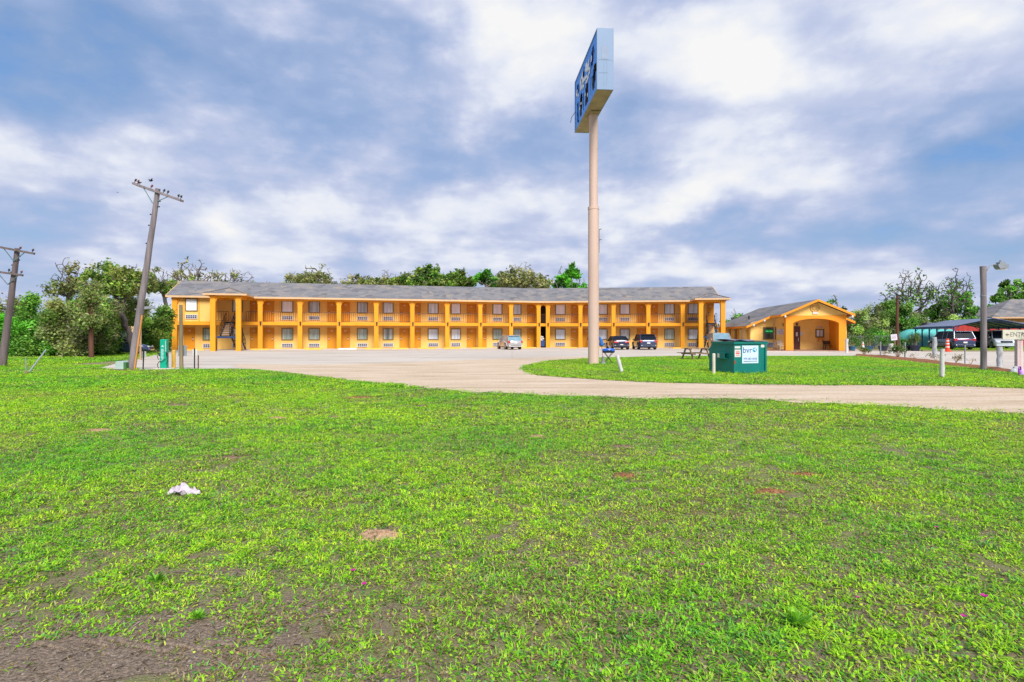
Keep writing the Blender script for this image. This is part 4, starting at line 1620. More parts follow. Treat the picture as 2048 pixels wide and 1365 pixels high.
n0, n1 = Vector((4.03, 26.8, 0)), Vector((3.62, 32.6, 0))
ax = (n1 - n0).normalized()
rt = Vector((ax.y, -ax.x, 0))
ZB, ZT, TH, LEN = 13.17, 16.06, .74, (n1 - n0).length


def SGP(l, z, d):
    return n0 + ax * l + rt * d + Vector((0, 0, z))


q = MB()            # cabinet frame: two ends, top and bottom
q.hexa([SGP(0, ZB, 0), SGP(0, ZB, TH), SGP(.06, ZB, TH), SGP(.06, ZB, 0), SGP(0, ZT, 0), SGP(0, ZT, TH), SGP(.06, ZT, TH), SGP(.06, ZT, 0)])
q.hexa([SGP(LEN - .06, ZB, 0), SGP(LEN - .06, ZB, TH), SGP(LEN, ZB, TH), SGP(LEN, ZB, 0), SGP(LEN - .06, ZT, 0), SGP(LEN - .06, ZT, TH), SGP(LEN, ZT, TH), SGP(LEN, ZT, 0)])
q.hexa([SGP(.06, ZT - .06, 0), SGP(.06, ZT - .06, TH), SGP(LEN - .06, ZT - .06, TH), SGP(LEN - .06, ZT - .06, 0), SGP(.06, ZT, 0), SGP(.06, ZT, TH), SGP(LEN - .06, ZT, TH), SGP(LEN - .06, ZT, 0)])
for z0, z1 in ((ZB, ZB + .07), (ZT - .07, ZT)):      # retaining rims of the faces
    for d0, d1 in ((-.03, -.002), (TH + .002, TH + .03)):
        q.hexa([SGP(0, z0, d0), SGP(0, z0, d1), SGP(LEN, z0, d1), SGP(LEN, z0, d0), SGP(0, z1, d0), SGP(0, z1, d1), SGP(LEN, z1, d1), SGP(LEN, z1, d0)])
for l0, l1 in ((0, .07), (LEN - .07, LEN)):
    for d0, d1 in ((-.03, -.002), (TH + .002, TH + .03)):
        q.hexa([SGP(l0, ZB + .071, d0), SGP(l0, ZB + .071, d1), SGP(l1, ZB + .071, d1), SGP(l1, ZB + .071, d0), SGP(l0, ZT - .071, d0), SGP(l0, ZT - .071, d1), SGP(l1, ZT - .071, d1), SGP(l1, ZT - .071, d0)])
q.build('cabinet', 'sign_metal', SG)
pbr('box_dull', (.20, .26, .37), .5, var=.1)
q = MB()            # access panel and seam on the near end
for d0, d1, z0, z1 in ((.20, .52, 14.6, 15.22), (.02, TH - .02, 14.56, 14.575), (.30, .31, 13.3, 14.56), (.44, .45, 13.3, 14.56), (.06, .5, 13.95, 13.96)):
    q.hexa([SGP(-.008, z0, d0), SGP(-.008, z0, d1), SGP(-.001, z0, d1), SGP(-.001, z0, d0), SGP(-.008, z1, d0), SGP(-.008, z1, d1), SGP(-.001, z1, d1), SGP(-.001, z1, d0)])
q.build('access_panel', 'box_dull', SG)
q = MB()
q.hexa([SGP(.061, ZB + .01, .003), SGP(.061, ZB + .01, TH - .003), SGP(LEN - .061, ZB + .01, TH - .003), SGP(LEN - .061, ZB + .01, .003), SGP(.061, ZB + .06, .003), SGP(.061, ZB + .06, TH - .003), SGP(LEN - .061, ZB + .06, TH - .003), SGP(LEN - .061, ZB + .06, .003)])
q.build('bottom_panel', 'sign_soffit', SG)
q = MB()
q.hexa([SGP(.07, ZB + .07, TH * .5 - .02), SGP(.07, ZB + .07, TH * .5 + .02), SGP(LEN - .07, ZB + .07, TH * .5 + .02), SGP(LEN - .07, ZB + .07, TH * .5 - .02), SGP(.07, ZT - .07, TH * .5 - .02), SGP(.07, ZT - .07, TH * .5 + .02), SGP(LEN - .07, ZT - .07, TH * .5 + .02), SGP(LEN - .07, ZT - .07, TH * .5 - .02)])
q.build('inner_panel', 'sign_inside', SG)
q = MB()
for k in range(9):
    l = .5 + k * (LEN - 1) / 8
    q.tube([SGP(l, ZB + .2, .2), SGP(l, ZT - .2, .2)], .025, 6)
q.build('fluorescent_tube', 'lamp_tube', SG)
# blue face with the letters broken out of it ('#' blue, 'd' darker blue film, 'w' white shreds, '.' hole); first column is the end nearest the road
FACE = ["##############################",
        "##############################",
        "####dd##########d#############",
        "####ddd#####ww##ddw######dd###",
        "###.dd.d#w#wwww#.dww#w##ddd.##",
        "###.ddwd#wwwww##ddw#ww##d.wd##",
        "####.dwd##www####ww#w###ddww##",
        "####dd.d#ww###wwww##w####dw.##",
        "#####dd#w###www###www###w#####",
        "########wwww####ww############",
        "##..######wwww######..########",
        "#....#######..#####....##..###",
        "#....##d###....##d#....##..###",
        "#.....#d###....##d#....##..###",
        "##....#d###...w##d#.w..##d.###",
        "##....#d###....##d#...w##d.###",
        "##....#d###w...##d#....##d.###",
        "###...#d###....##d##...##..###",
        "###..##d###....##d##...##..###",
        "########################..####",
        "##############################"]
q = MB()
rnd = random.Random(8)
nr, nc = len(FACE), len(FACE[0])
jit = {}


def fp(i, j):
    if (i, j) not in jit:
        e = 0 if i in (0, nr) or j in (0, nc) else 1
        jit[(i, j)] = (rnd.uniform(-.05, .05) * e, rnd.uniform(-.04, .04) * e)
    a, b = jit[(i, j)]
    return .07 + (LEN - .14) * j / nc + a, ZT - .07 - (ZT - ZB - .14) * i / nr + b


for side, d0 in ((0, -.001), (1, TH + .001)):
    for i in range(nr):
        for j in range(nc):
            ch_ = FACE[i][j if side == 0 else nc - 1 - j]
            if ch_ == '.':
                continue
            q.cur = {'#': 0, 'd': 1, 'w': 2}[ch_]
            off = {'#': 0, 'd': .05, 'w': -.03}[ch_] * (1 if side == 0 else -1)
            P = [SGP(*fp(i + a, j + b), d0 + off) for a, b in ((1, 0), (1, 1), (0, 1), (0, 0))]
            th = rt * (.012 if side == 0 else -.012)
            q.prism(P, th)
pbr('sign_white', (.80, .82, .86), .5, var=.08)
q.build('face_panel', ['sign_blue', 'sign_blue_dark', 'sign_white'], SG)
q = MB()
q.tube([SGP(LEN - .3, ZB + 1.1, -.03), SGP(LEN - .1, ZB + .85, -.22), SGP(LEN - .05, ZB + .55, -.28)], .015, 5)
q.build('loose_cable', 'steel_black', SG)
q = MB()
q.bar(SP + Vector((0, 0, 13.13)) - ax * .5, SP + Vector((0, 0, 13.13)) + ax * .5, .5, .06)
q.build('mounting_plate', 'sign_soffit', SG)

# ------------------------------------------------------------------ wooden poles
pbr('wood_grey', (.21, .175, .185), 0.85, var=.35, vs=2.5, bump=.7, bs=14, stretch=(3, 3, .18), col2=(.10, .075, .07), c2=(.6, .75))
pbr('wood_dark', (.13, .10, .10), 0.85, var=.4, vs=2.5, bump=.7, bs=14, stretch=(3, 3, .18))
pbr('wood_red', (.11, .045, .026), 0.85, var=.4, vs=2.5, bump=.6, bs=14, stretch=(3, 3, .2))
pbr('wood_tan', (.36, .24, .14), 0.85, var=.3, vs=3, bump=.5, bs=14, stretch=(3, 3, .2))
pbr('wood_olive', (.22, .17, .10), 0.85, var=.3, vs=3, bump=.5, bs=14, stretch=(3, 3, .2))
pbr('orange_strip', (.55, .23, .05), 0.7, var=.2)
pbr('insulator', (.15, .035, .02), 0.25, var=.3)
pbr('insulator_dark', (.03, .03, .035), 0.3, var=.3)
pbr('steel_grey', (.24, .26, .29), 0.5, metal=.0, var=.15)
pbr('steel_teal', (.12, .20, .22), 0.5, metal=.3, var=.2)


def insul(mb, p, up, s=1.0):
    M = up.to_track_quat('Z', 'Y').to_matrix()
    mb.lathe([(.018 * s, 0), (.018 * s, .08 * s), (.055 * s, .09 * s), (.06 * s, .13 * s), (.035 * s, .15 * s), (.05 * s, .18 * s), (.03 * s, .22 * s)], p, 8, M)


def utility_pole(name, label, base, top, r0, r1, mat, arms, extra=None):
    t = root(name, label, 'utility pole', base, world=True)
    axis = (top - base).normalized()
    q = MB()
    n = 10
    rr = random.Random(3)
    pts = [base.lerp(top, k / n) + Vector((rr.uniform(-.012, .012), rr.uniform(-.012, .012), 0)) for k in range(n + 1)]
    pts[0] = base - axis * .3
    q.tube(pts, [r0 + (r1 - r0) * k / n for k in range(n + 1)], 14)
    q.build('pole_shaft', mat, t, smooth=50)
    for c, a, b, double in arms:
        e = (b - a).normalized()
        up = e.cross(Vector((0, 1, 0)))
        up = up if up.z > 0 else -up
        up.normalize()
        side = up.cross(e).normalized()
        q = MB()
        for s in ((-1, 1) if double else (-1,)):
            q.bar(a + side * s * (r1 + .08), b + side * s * (r1 + .08), .11, .10, up)
        o = q.build('crossarm', mat, t, bevel=.008)
        q = MB()
        m = c
        for s in (-1, 1):
            q.bar(m + e * s * .55 - side * (r1 + .1), m - up * .55 - side * (r1 + .02), .025, .035)
        q.build('arm_brace', 'steel_teal', o)
        ln = (b - a).length
        for f in ((.03, .10, .36, .62, .70, .93, .985) if double else (.06, .3, .72, .95)):
            q = MB()
            p = a + e * ln * f - side * (r1 + .05) + up * .05
            insul(q, p, (up + e * rr.uniform(-.25, .25)).normalized(), .85)
            q.build('insulator', 'insulator' if rr.random() < .5 else 'insulator_dark', o, smooth=40)
    q = MB()
    for f in (.93, .90, .86, .80, .70):
        p = base.lerp(top, f)
        e = Vector((1, -.2, 0)) * (1 if f in (.93, .90) else -1)
        q.bar(p + e * r1 * .7, p + e * (r1 + .10), .03)
        q.ball(p + e * (r1 + .10), .035, 6, 4)
    q.build('pole_step', 'steel_black', t)
    return t


b1, t1 = gp(263, 741), at(316, 25.6, hz(378, 25.6))
A1, B1 = at(268, 25.4, hz(368, 25.4)), at(364, 25.9, hz(402, 25.9))
up1 = utility_pole('utility_pole', 'leaning grey wooden power pole with a tilted double crossarm beside the green cabinet', b1, t1, .165, .10, 'wood_grey', [(A1.lerp(B1, .49), A1, B1, True)])
q = MB()
d = (t1 - b1).normalized()
q.bar(b1 + Vector((.20, -.10, 0)), b1 + d * 2.5 + Vector((.185, -.10, 0)), .06, .05)
q.build('cable_guard', 'orange_strip', up1)
b2, t2 = gp(4, 735), at(35, 28.0, hz(497, 28.0))
arms2 = []
for (xa, ya), (xb, yb) in (((-34, 488), (75, 509)), ((-52, 537), (52, 552))):
    a, b = at(xa, 28, hz(ya, 28)), at(xb, 28, hz(yb, 28))
    f = .64 if ya < 500 else .72
    arms2.append((a.lerp(b, f), a, b, False))
utility_pole('utility_pole', 'dark leaning wooden power pole with two single crossarms before the bushes', b2, t2, .17, .105, 'wood_dark', arms2)
b3 = at(183, 39.0)
t3 = root('utility_pole', 'reddish wooden pole half hidden by vines with small lamp box on top', 'utility pole', b3, world=True)
q = MB()
q.tube([b3 - Vector((0, 0, .2)), b3 + Vector((-.1, 0, 5.1))], [.16, .13], 10)
q.build('pole_shaft', 'wood_red', t3, smooth=50)
q = MB()
q.box(b3 + Vector((-.1, 0, 5.2)), (.3, .2, .25))
q.bar(b3 + Vector((-.55, -.1, 5.0)), b3 + Vector((.3, -.1, 5.05)), .07)
q.tube([b3 + Vector((-.1, 0, 5.3)), b3 + Vector((-.1, 0, 5.5))], [.14, .05], 8)
q.build('lamp_box', 'steel_grey', t3)
POLE_VINE = (t3, b3)
b4 = at(1794.5, 60)
t4 = root('utility_pole', 'bare reddish brown wooden pole beside the white board and the turquoise tarp', 'utility pole', b4, world=True)
q = MB()
q.tube([b4 - Vector((0, 0, .2)), b4 + Vector((.02, 0, hz(592, 60)))], [.16, .125], 10)
q.build('pole_shaft', 'wood_red', t4, smooth=50)
q = MB()
q.bar(b4 + Vector((-.2, -.13, 5.4)), b4 + Vector((.2, -.13, 5.45)), .05)
q.ball(b4 + Vector((0, 0, hz(591, 60))), .12, 8, 5)
q.build('pole_cap', 'steel_black', t4)
# yard light behind the leaning pole
by = at(281, 36)
yl = root('yard_light', 'dusk light with flat grey lamp head among the oak branches behind the leaning pole', 'lamp', by, world=True)
q = MB()
q.tube([by - Vector((0, 0, .2)), by + Vector((0, 0, hz(615, 36)))], .06, 8)
q.build('lamp_post', 'wood_tan', yl)
q = MB()
h = by + Vector((0, 0, hz(619, 36)))
q.bar(h + Vector((-.35, 0, 0)), h + Vector((.15, -.05, .02)), .06)
q.prism([h + Vector((.1, -.1, .0)), h + Vector((.95, -.15, .06)), h + Vector((.72, -.15, .2)), h + Vector((.15, -.1, .16))], (0, .35, 0))
q.build('lamp_head', 'steel_grey', yl)
# street light by the flower bed
bl = gp(1967, 742)
ll = root('street_lamp', 'weathered grey wooden lamp pole with a curved arm and box lamp by the flower bed', 'street lamp', bl, world=True)
zt = hz(533, bl.y)
q = MB()
q.tube([bl - Vector((0, 0, .3)), bl + Vector((.01, 0, 1.6)), bl + Vector((0, 0, zt * .8)), bl + Vector((-.02, 0, zt))], [.125, .118, .112, .125], 14)
q.build('lamp_pole', 'wood_grey', ll, smooth=50)
q = MB()
q.tube([bl + Vector((-.01, 0, zt * .71)), bl + Vector((-.01, 0, zt * .715 + .03))], .122, 14)
q.build('steel_band', 'steel_grey', ll)
q = MB()
q.tube([bl + Vector((.11, -.05, zt - .22)), bl + Vector((.16, -.06, zt - .08)), bl + Vector((.24, -.07, zt + .02)), bl + Vector((.36, -.08, zt + .07)), bl + Vector((.52, -.09, zt + .07))], .022, 8)
o = q.build('lamp_arm', 'steel_grey', ll, smooth=60)
q = MB()
c = bl + Vector((.72, -.1, zt + .02))
q.prism([c + Vector((-.26, -.14, .05)), c + Vector((.20, -.14, .05)), c + Vector((.20, -.14, -.13)), c + Vector((-.18, -.14, -.15)), c + Vector((-.26, -.14, -.02))], (0, .28, 0))
q.box(c + Vector((-.04, 0, .10)), (.26, .2, .09))
q.lathe([(.05, 0), (.05, .08), (.02, .1)], c + Vector((-.04, 0, .145)), 8)
o = q.build('lamp_head', 'steel_grey', ll)
q = MB()
q.box(c + Vector((0, 0, -.165)), (.32, .22, .03))
q.build('lens', 'white_plate', o)


# ------------------------------------------------------------------ dumpster
pbr('dumpster_green', (.003, .165, .14), 0.45, var=.18, vs=1.4, bump=.15, bs=6, stretch=(1, 1, .4), col2=(.03, .10, .08), c2=(.62, .8))
pbr('lid_grey', (.17, .16, .22), 0.5, var=.25, vs=2)
pbr('label_blue', (.55, .68, .82), 0.4, var=.04)
pbr('ink_navy', (.03, .08, .25), 0.5, var=.1)
pbr('globe_teal', (.02, .27, .42), 0.4, var=.2)
pbr('rust', (.20, .07, .03), 0.9, var=.4)
P0 = gp(1468, 749.5)
ru = Vector((.942, .336, 0)).normalized()
lu = Vector((-ru.y, ru.x, 0))
Wd, Dd, Hd = 1.66, 1.52, 1.30
DP = root('dumpster', 'dark green steel dumpster with grey lids and a pale blue company panel', 'dumpster', P0, world=True)


def dpt(a, b, z):
    return P0 + ru * a + lu * b + Vector((0, 0, z))


q = MB()       # the far wall slants in towards the top
out = [(0, .03), (0, Hd), (Dd - .22, Hd), (Dd, Hd - .32), (Dd, .03)]
q.prism([dpt(0, b, z) for b, z in out], ru * Wd)
q.build('body', 'dumpster_green', DP, bevel=.012)
q = MB()
for b0, b1, zz in ((-.05, .0, Hd), (Dd - .26, Dd - .2, Hd)):
    q.hexa([dpt(-.05, b0, zz - .07), dpt(Wd + .05, b0, zz - .07), dpt(Wd + .05, b1 - .002, zz - .07), dpt(-.05, b1 - .002, zz - .07), dpt(-.05, b0, zz + .02), dpt(Wd + .05, b0, zz + .02), dpt(Wd + .05, b1 - .002, zz + .02), dpt(-.05, b1 - .002, zz + .02)])
for a0, a1 in ((-.05, -.002), (Wd + .002, Wd + .05)):
    q.hexa([dpt(a0, 0, Hd - .07), dpt(a1, 0, Hd - .07), dpt(a1, Dd - .26, Hd - .07), dpt(a0, Dd - .26, Hd - .07), dpt(a0, 0, Hd + .02), dpt(a1, 0, Hd + .02), dpt(a1, Dd - .26, Hd + .02), dpt(a0, Dd - .26, Hd + .02)])
for a in (.04, Wd - .12):
    q.hexa([dpt(a, -.05, .03), dpt(a + .08, -.05, .03), dpt(a + .08, -.002, .03), dpt(a, -.002, .03), dpt(a, -.05, Hd - .075), dpt(a + .08, -.05, Hd - .075), dpt(a + .08, -.002, Hd - .075), dpt(a, -.002, Hd - .075)]) if a > 1 else None
q.build('rim', 'dumpster_green', DP)
for a0, a1, dz in ((-.04, Wd / 2 - .01, .04), (Wd / 2 + .01, Wd + .04, .02)):
    q = MB()
    n = 8
    vs = []
    for i in range(n + 1):
        for j in range(n + 1):
            f, g_ = i / n, j / n
            z = Hd + .03 + dz + .05 * math.sin(math.pi * g_) * (1 - .6 * f) + .02 * math.sin(6 * f)
            vs.append(dpt(a0 + (a1 - a0) * f, -.07 + (Dd - .12) * g_, z))
    m_ = len(vs)
    fs_ = [(i * (n + 1) + j, (i + 1) * (n + 1) + j, (i + 1) * (n + 1) + j + 1, i * (n + 1) + j + 1) for i in range(n) for j in range(n)]
    q.add(vs, fs_)
    q.add([p - Vector((0, 0, .03)) for p in vs], [tuple(reversed(f)) for f in fs_])
    q.build('lid', 'lid_grey', DP, smooth=40)
q = MB()        # fork sleeves
for a0, sg in ((-.17, 1), (Wd + .003, 1)):
    a1 = a0 + .167
    for bb in ((.36, .98),):
        b0, b1 = bb
        z0, z1 = .62, .86
        t = .015
        q.hexa([dpt(a0, b0, z0), dpt(a1, b0, z0), dpt(a1, b1, z0), dpt(a0, b1, z0), dpt(a0, b0, z0 + t), dpt(a1, b0, z0 + t), dpt(a1, b1, z0 + t), dpt(a0, b1, z0 + t)])
        q.hexa([dpt(a0, b0, z1 - t), dpt(a1, b0, z1 - t), dpt(a1, b1, z1 - t), dpt(a0, b1, z1 - t), dpt(a0, b0, z1), dpt(a1, b0, z1), dpt(a1, b1, z1), dpt(a0, b1, z1)])
        e = a0 if a0 < 0 else a1 - t
        q.hexa([dpt(e, b0, z0 + t), dpt(e + t, b0, z0 + t), dpt(e + t, b1, z0 + t), dpt(e, b1, z0 + t), dpt(e, b0, z1 - t), dpt(e + t, b0, z1 - t), dpt(e + t, b1, z1 - t), dpt(e, b1, z1 - t)])
fk = q.build('fork_sleeve', 'dumpster_green', DP)


def decal(name, mat, face, u0, u1, z0, z1, e=.006, parent=None):
    q = MB()
    if face == 'F':
        p = [dpt(u0, -e, z0), dpt(u1, -e, z0), dpt(u1, -.0025, z0), dpt(u0, -.0025, z0), dpt(u0, -e, z1), dpt(u1, -e, z1), dpt(u1, -.0025, z1), dpt(u0, -.0025, z1)]
    elif face == 'S':
        p = [dpt(-.17 - e, u1, z0), dpt(-.17 - e, u0, z0), dpt(-.1725, u0, z0), dpt(-.1725, u1, z0), dpt(-.17 - e, u1, z1), dpt(-.17 - e, u0, z1), dpt(-.1725, u0, z1), dpt(-.1725, u1, z1)]
    return q.hexa(p).build(name, mat, parent or DP)


pn = decal('company_panel', 'label_blue', 'F', .40, 1.22, .44, 1.16, .012)
fu, fz = ru, (0, 0, 1)
text('panel_lettering', 'bvr', .36, 'ink_navy', pn, frame4(dpt(.66, -.013, .97), ru, fz), .004)
q = MB()
M3 = Matrix((ru, -lu, Vector((0, 0, 1)))).transposed()
gl = [dpt(1.03 + .105 * math.cos(t), -.0125, .985 + .095 * math.sin(t)) for t in [2 * math.pi * k / 20 for k in range(20)]]
q.prism(gl, -lu * .006)
gb_ = q.build('globe_emblem', 'globe_teal', pn)
q = MB()
for dx, dz_, rx, rz in ((-.03, .02, .045, .03), (.035, -.02, .03, .045), (.03, .05, .035, .018)):
    q.prism([dpt(1.03 + dx + rx * math.cos(t), -.019, .985 + dz_ + rz * math.sin(t)) for t in [2 * math.pi * k / 8 for k in range(8)]], -lu * .003)
q.build('globe_land', 'label_blue', gb_)
text('panel_lettering', '979-383-0028', .125, 'ink_navy', pn, frame4(dpt(.81, -.013, .62), ru, fz), .004, stretch=.98)
q = MB()
for k in range(18):
    a = .47 + k * .039
    q.hexa([dpt(a, -.016, .505), dpt(a + .028, -.016, .505), dpt(a + .028, -.0125, .505), dpt(a, -.0125, .505), dpt(a, -.016, .535), dpt(a + .028, -.016, .535), dpt(a + .028, -.0125, .535), dpt(a, -.0125, .535)])
q.build('small_print', 'ink_navy', pn)
decal('label', 'globe_teal', 'F', .03, .31, 1.045, 1.14)
lb = decal('label', 'white_plate', 'F', .035, .305, 1.05, 1.135, .009)
lb = decal('warning_label', 'white_plate', 'F', .03, .33, .70, 1.0, .008)
q = MB()
for z, h in ((.93, .02), (.89, .02), (.82, .05), (.75, .02)):
    q.hexa([dpt(.09, -.011, z), dpt(.27, -.011, z), dpt(.27, -.0085, z), dpt(.09, -.0085, z), dpt(.09, -.011, z + h), dpt(.27, -.011, z + h), dpt(.27, -.0085, z + h), dpt(.09, -.0085, z + h)])
q.build('small_print', 'ink_red', lb)
decal('torn_sticker', 'white_plate', 'F', 1.36, 1.55, 1.08, 1.20)
decal('sleeve_label', 'white_plate', 'S', .66, .78, .66, .83, parent=fk)
decal('rust_patch', 'rust', 'F', .0, .09, .42, .56)
q = MB()
rnd = random.Random(12)
for k in range(26):
    q.ball(dpt(rnd.uniform(.7, 1.6), rnd.uniform(-.22, -.05), .01), (rnd.uniform(.03, .07), rnd.uniform(.03, .06), rnd.uniform(.015, .04)), 6, 4)
props(q.build('rubble', 'dirt_tan'), 'small pale stones heaped at the foot of the dumpster', 'rubble', kind='stuff')

# ------------------------------------------------------------------ posts and small signs
pbr('post_white', (.55, .53, .51), 0.75, var=.12, vs=4, bump=.3, bs=20, col2=(.33, .29, .25), c2=(.56, .68), stretch=(1, 1, .35))
pbr('post_pale', (.40, .42, .44), 0.75, var=.3, vs=4, bump=.4, bs=20, col2=(.25, .23, .22), c2=(.5, .62), stretch=(1, 1, .3))
pbr('pipe_cream', (.58, .53, .44), 0.6, var=.1, vs=3, col2=(.40, .30, .22), c2=(.62, .75))


def post(name, label, base, h, r, mat, lean=(0, 0), rough=.12, cap=False, cat='post'):
    rr = random.Random(hash(label) % 1000 if False else len(label) * 7 + int(base.x * 10))
    q = MB()
    n = 7
    pts = [(lean[0] * k / n + rr.uniform(-r, r) * rough * (k > 0), lean[1] * k / n + rr.uniform(-r, r) * rough * (k > 0), -.15 + (h + .15) * k / n) for k in range(n + 1)]
    q.tube(pts, [r * (1 + rr.uniform(-rough, rough)) for k in range(n + 1)], 10)
    if cap:
        q.ball((lean[0], lean[1], h), (r, r, r * .6), 10, 6)
    return props(q.build(name, mat, at=base, smooth=50), label, cat)


def ph(px, py, ptop):
    b = gp(px, py)
    return b, hz(ptop, b.y)


b, h = ph(1427.5, 750, 709)
post('bollard', 'cream pipe post standing in front of the dumpster fork sleeve', b, h, .067, 'pipe_cream', rough=.03, cap=True, cat='bollard')
b, h = ph(1246, 746, 711)
post('bollard', 'leaning white pipe post between the sign pole and the picnic table', b, h, .078, 'post_white', lean=(-.24, .05), rough=.05, cat='bollard')
for px, py, pt, r, m, lb in ((1884.5, 757, 698, .075, 'post_white', 'chipped white wooden post standing in the grass nearest the gravel'),
                             (1869, 717, 675, .14, 'post_pale', 'pale wooden post by the flower bed in front of the dark crossover'),
                             (1999.5, 734, 694, .125, 'post_pale', 'mottled whitewashed post between the street lamp and the entrance sign'),
                             (1782.5, 708, 688, .16, 'post_white', 'short white post beside the bushy rose at the bed'),
                             (1693.5, 706, 678, .13, 'post_white', 'white post next to the orange portico of the office')):
    b, h = ph(px, py, pt)
    post('wooden_post', lb, b, h, r, m)
for px, py, pt, lb in ((1761, 715, 684, 'thin grey stake near the small roses west of the bushy rose'), (1810, 717, 685, 'thin grey stake just east of the bushy rose'), (1930, 729, 690, 'thin grey metal stake west of the street lamp')):
    b, h = ph(px, py, pt)
    post('stake', lb, b, h, .032 if px > 1900 else .045, 'steel_grey', rough=.02, cat='stake')
b, h = ph(363, 739, 610)
st = root('signpost', 'tall grey brown wooden post with the blank back of a metal sign', 'signpost', b, world=True)
q = MB()
q.tube([b - Vector((0, 0, .2)), b + Vector((-.02, 0, h * .5)), b + Vector((-.03, 0, h))], [.085, .078, .075], 12)
q.build('post', 'wood_olive', st, smooth=50)
q = MB()
q.box(b + Vector((-.01, .095, hz(702, b.y))), (.40, .012, .50))
q.build('sign_plate', 'steel_grey', st)
for px, py, pt, lb in ((286, 739.5, 701, 'slim dark post with small white sign right of the leaning power pole'), (389, 738.5, 697, 'slim dark post with small white sign beside the tall wooden signpost')):
    b, h = ph(px, py, pt)
    st = root('signpost', lb, 'signpost', b, world=True)
    q = MB()
    q.bar(b - Vector((0, 0, .1)), b + Vector((0 if px > 300 else .03, 0, h)), .045, .03)
    q.build('post', 'steel_black', st)
    q = MB()
    q.box(b + Vector((.0 if px > 300 else .02, .03, h - .2)), (.21, .01, .30))
    q.build('sign_plate', 'white_plate', st)
b, h = ph(396.5, 739, 711)
post('stake', 'short reddish stake at the lawn edge beside the small white sign', b, h, .025, 'wood_red', cat='stake')
b, h = ph(338.5, 738, 703)
post('bollard', 'yellow steel bollard standing beside the green charger', b + Vector((0, .35, 0)), h, .085, 'paint_yellow', rough=.02, cap=True, cat='bollard')

# charger
pbr('charger_green', (.004, .34, .21), 0.35, var=.06)
pbr('rubber_black', (.02, .02, .022), 0.6, var=.2)
b = gp(326, 739.5)
h = hz(680, b.y)
ec = root('charging_station', 'bright green electric charger with looped black cables on a concrete pad', 'charging station', b, world=True)
q = MB()
q.box(b + Vector((0, .1, h / 2 + .03)), (.30, .22, h - .02))
q.build('cabinet', 'charger_green', ec, bevel=.035)
q = MB()
q.box(b + Vector((.132, -.0125, h * .78)), (.02, .012, h * .36))
q.build('side_stripe', 'white_plate', ec)
q = MB()
rnd = random.Random(5)
c = b + Vector((-.02, -.014, h * .76))
q.prism([c + Vector((-.06, 0, 0)), c + Vector((.07, 0, 0)), c + Vector((.02, 0, .09)), c + Vector((-.01, 0, .05))], (0, -.004, 0))
for k in range(9):      # worn lettering running down the cabinet, too faded to read
    z = h * (.68 - .045 * k)
    q.box(b + Vector((-.02 + rnd.uniform(-.015, .015), -.014, z)), (rnd.uniform(.06, .11), .006, .025))
    q.box(b + Vector((rnd.choice((-.06, .02)), -.0145, z - .02)), (.025, .006, .03))
q.build('emblem', 'label_blue', ec)
q = MB()
for s, zz in ((-1, .62), (1, .50)):
    pts = []
    for k in range(15):
        t = math.pi * k / 14
        pts.append(b + Vector((s * (.15 + .10 * math.sin(t)), -.03, h * (zz - .10) + .26 * math.cos(t))))
    q.tube(pts, .014, 6)
pts = [b + Vector((.15 - .28 * t, -.05 - .02 * math.sin(3 * t), h * .36 - .16 * math.sin(2.4 * t) * t)) for t in [k / 10 for k in range(11)]]
q.tube(pts, .014, 6)
pts = [b + Vector((-.14 - .09 * math.sin(math.pi * t), -.04, h * .26 * (1 - t) + .02)) for t in [k / 10 for k in range(11)]]
q.tube(pts, .014, 6)
for s in (-1, 1):
    q.bar(b + Vector((s * .165, 0, h * .45)), b + Vector((s * .18, -.04, h * .56)), .035, .05)
q.build('cable', 'rubber_black', ec, smooth=60)
q = MB()
q.lathe([(.42, 0), (.42, .05), (.40, .06)], b + Vector((0, .1, 0)), 20)
q.build('pad', 'concrete', ec)

# utility cabinet at the foot of the power pole
pbr('box_green', (.36, .47, .43), 0.5, var=.12, vs=3)
pbr('box_dark', (.05, .16, .05), 0.5, var=.3)
b = gp(247, 741.5)
uc = root('utility_cabinet', 'squat pale green utility box at the foot of the leaning power pole', 'utility cabinet', b, world=True)
q = MB()
q.prism([b + Vector((-.24, -.2, .06)), b + Vector((.12, -.2, .06)), b + Vector((.12, -.2, .40)), b + Vector((.04, -.2, .44)), b + Vector((-.20, -.2, .42)), b + Vector((-.24, -.2, .36))], (0, .4, 0))
q.build('cover', 'box_green', uc, bevel=.02)
q = MB()
q.box(b + Vector((.17, .0, .22)), (.09, .34, .3))
q.build('side_door', 'box_dark', uc, bevel=.02)
q = MB()
q.prism([b + Vector((-.55, -.3, 0)), b + Vector((.42, -.34, 0)), b + Vector((.62, -.1, 0)), b + Vector((.45, .25, 0)), b + Vector((-.4, .3, 0))], (0, 0, .055))
q.build('pad', 'dirt_brown', uc)
# bent pipe in the lawn
b = gp(53, 748)
bp_ = root('guy_stub', 'bent galvanised pipe leaning out of the lawn beside a short upright rod', 'pipe', b, world=True)
q = MB()
q.tube([b + Vector((0, 0, -.1)), b + Vector((.12, .05, .14)), at(92, 24.6, hz(700, 24.6))], [.035, .033, .028], 8)
q.build('slanted_pipe', 'steel_grey', bp_, smooth=50)
q = MB()
q.tube([b + Vector((-.03, .03, -.1)), b + Vector((-.075, .05, hz(717, b.y)))], .022, 8)
q.build('upright_rod', 'steel_grey', bp_, smooth=50)
q = MB()
q.lathe([(.12, 0), (.11, .05), (.07, .10)], b, 10)
q.build('concrete_plug', 'dirt_brown', bp_)

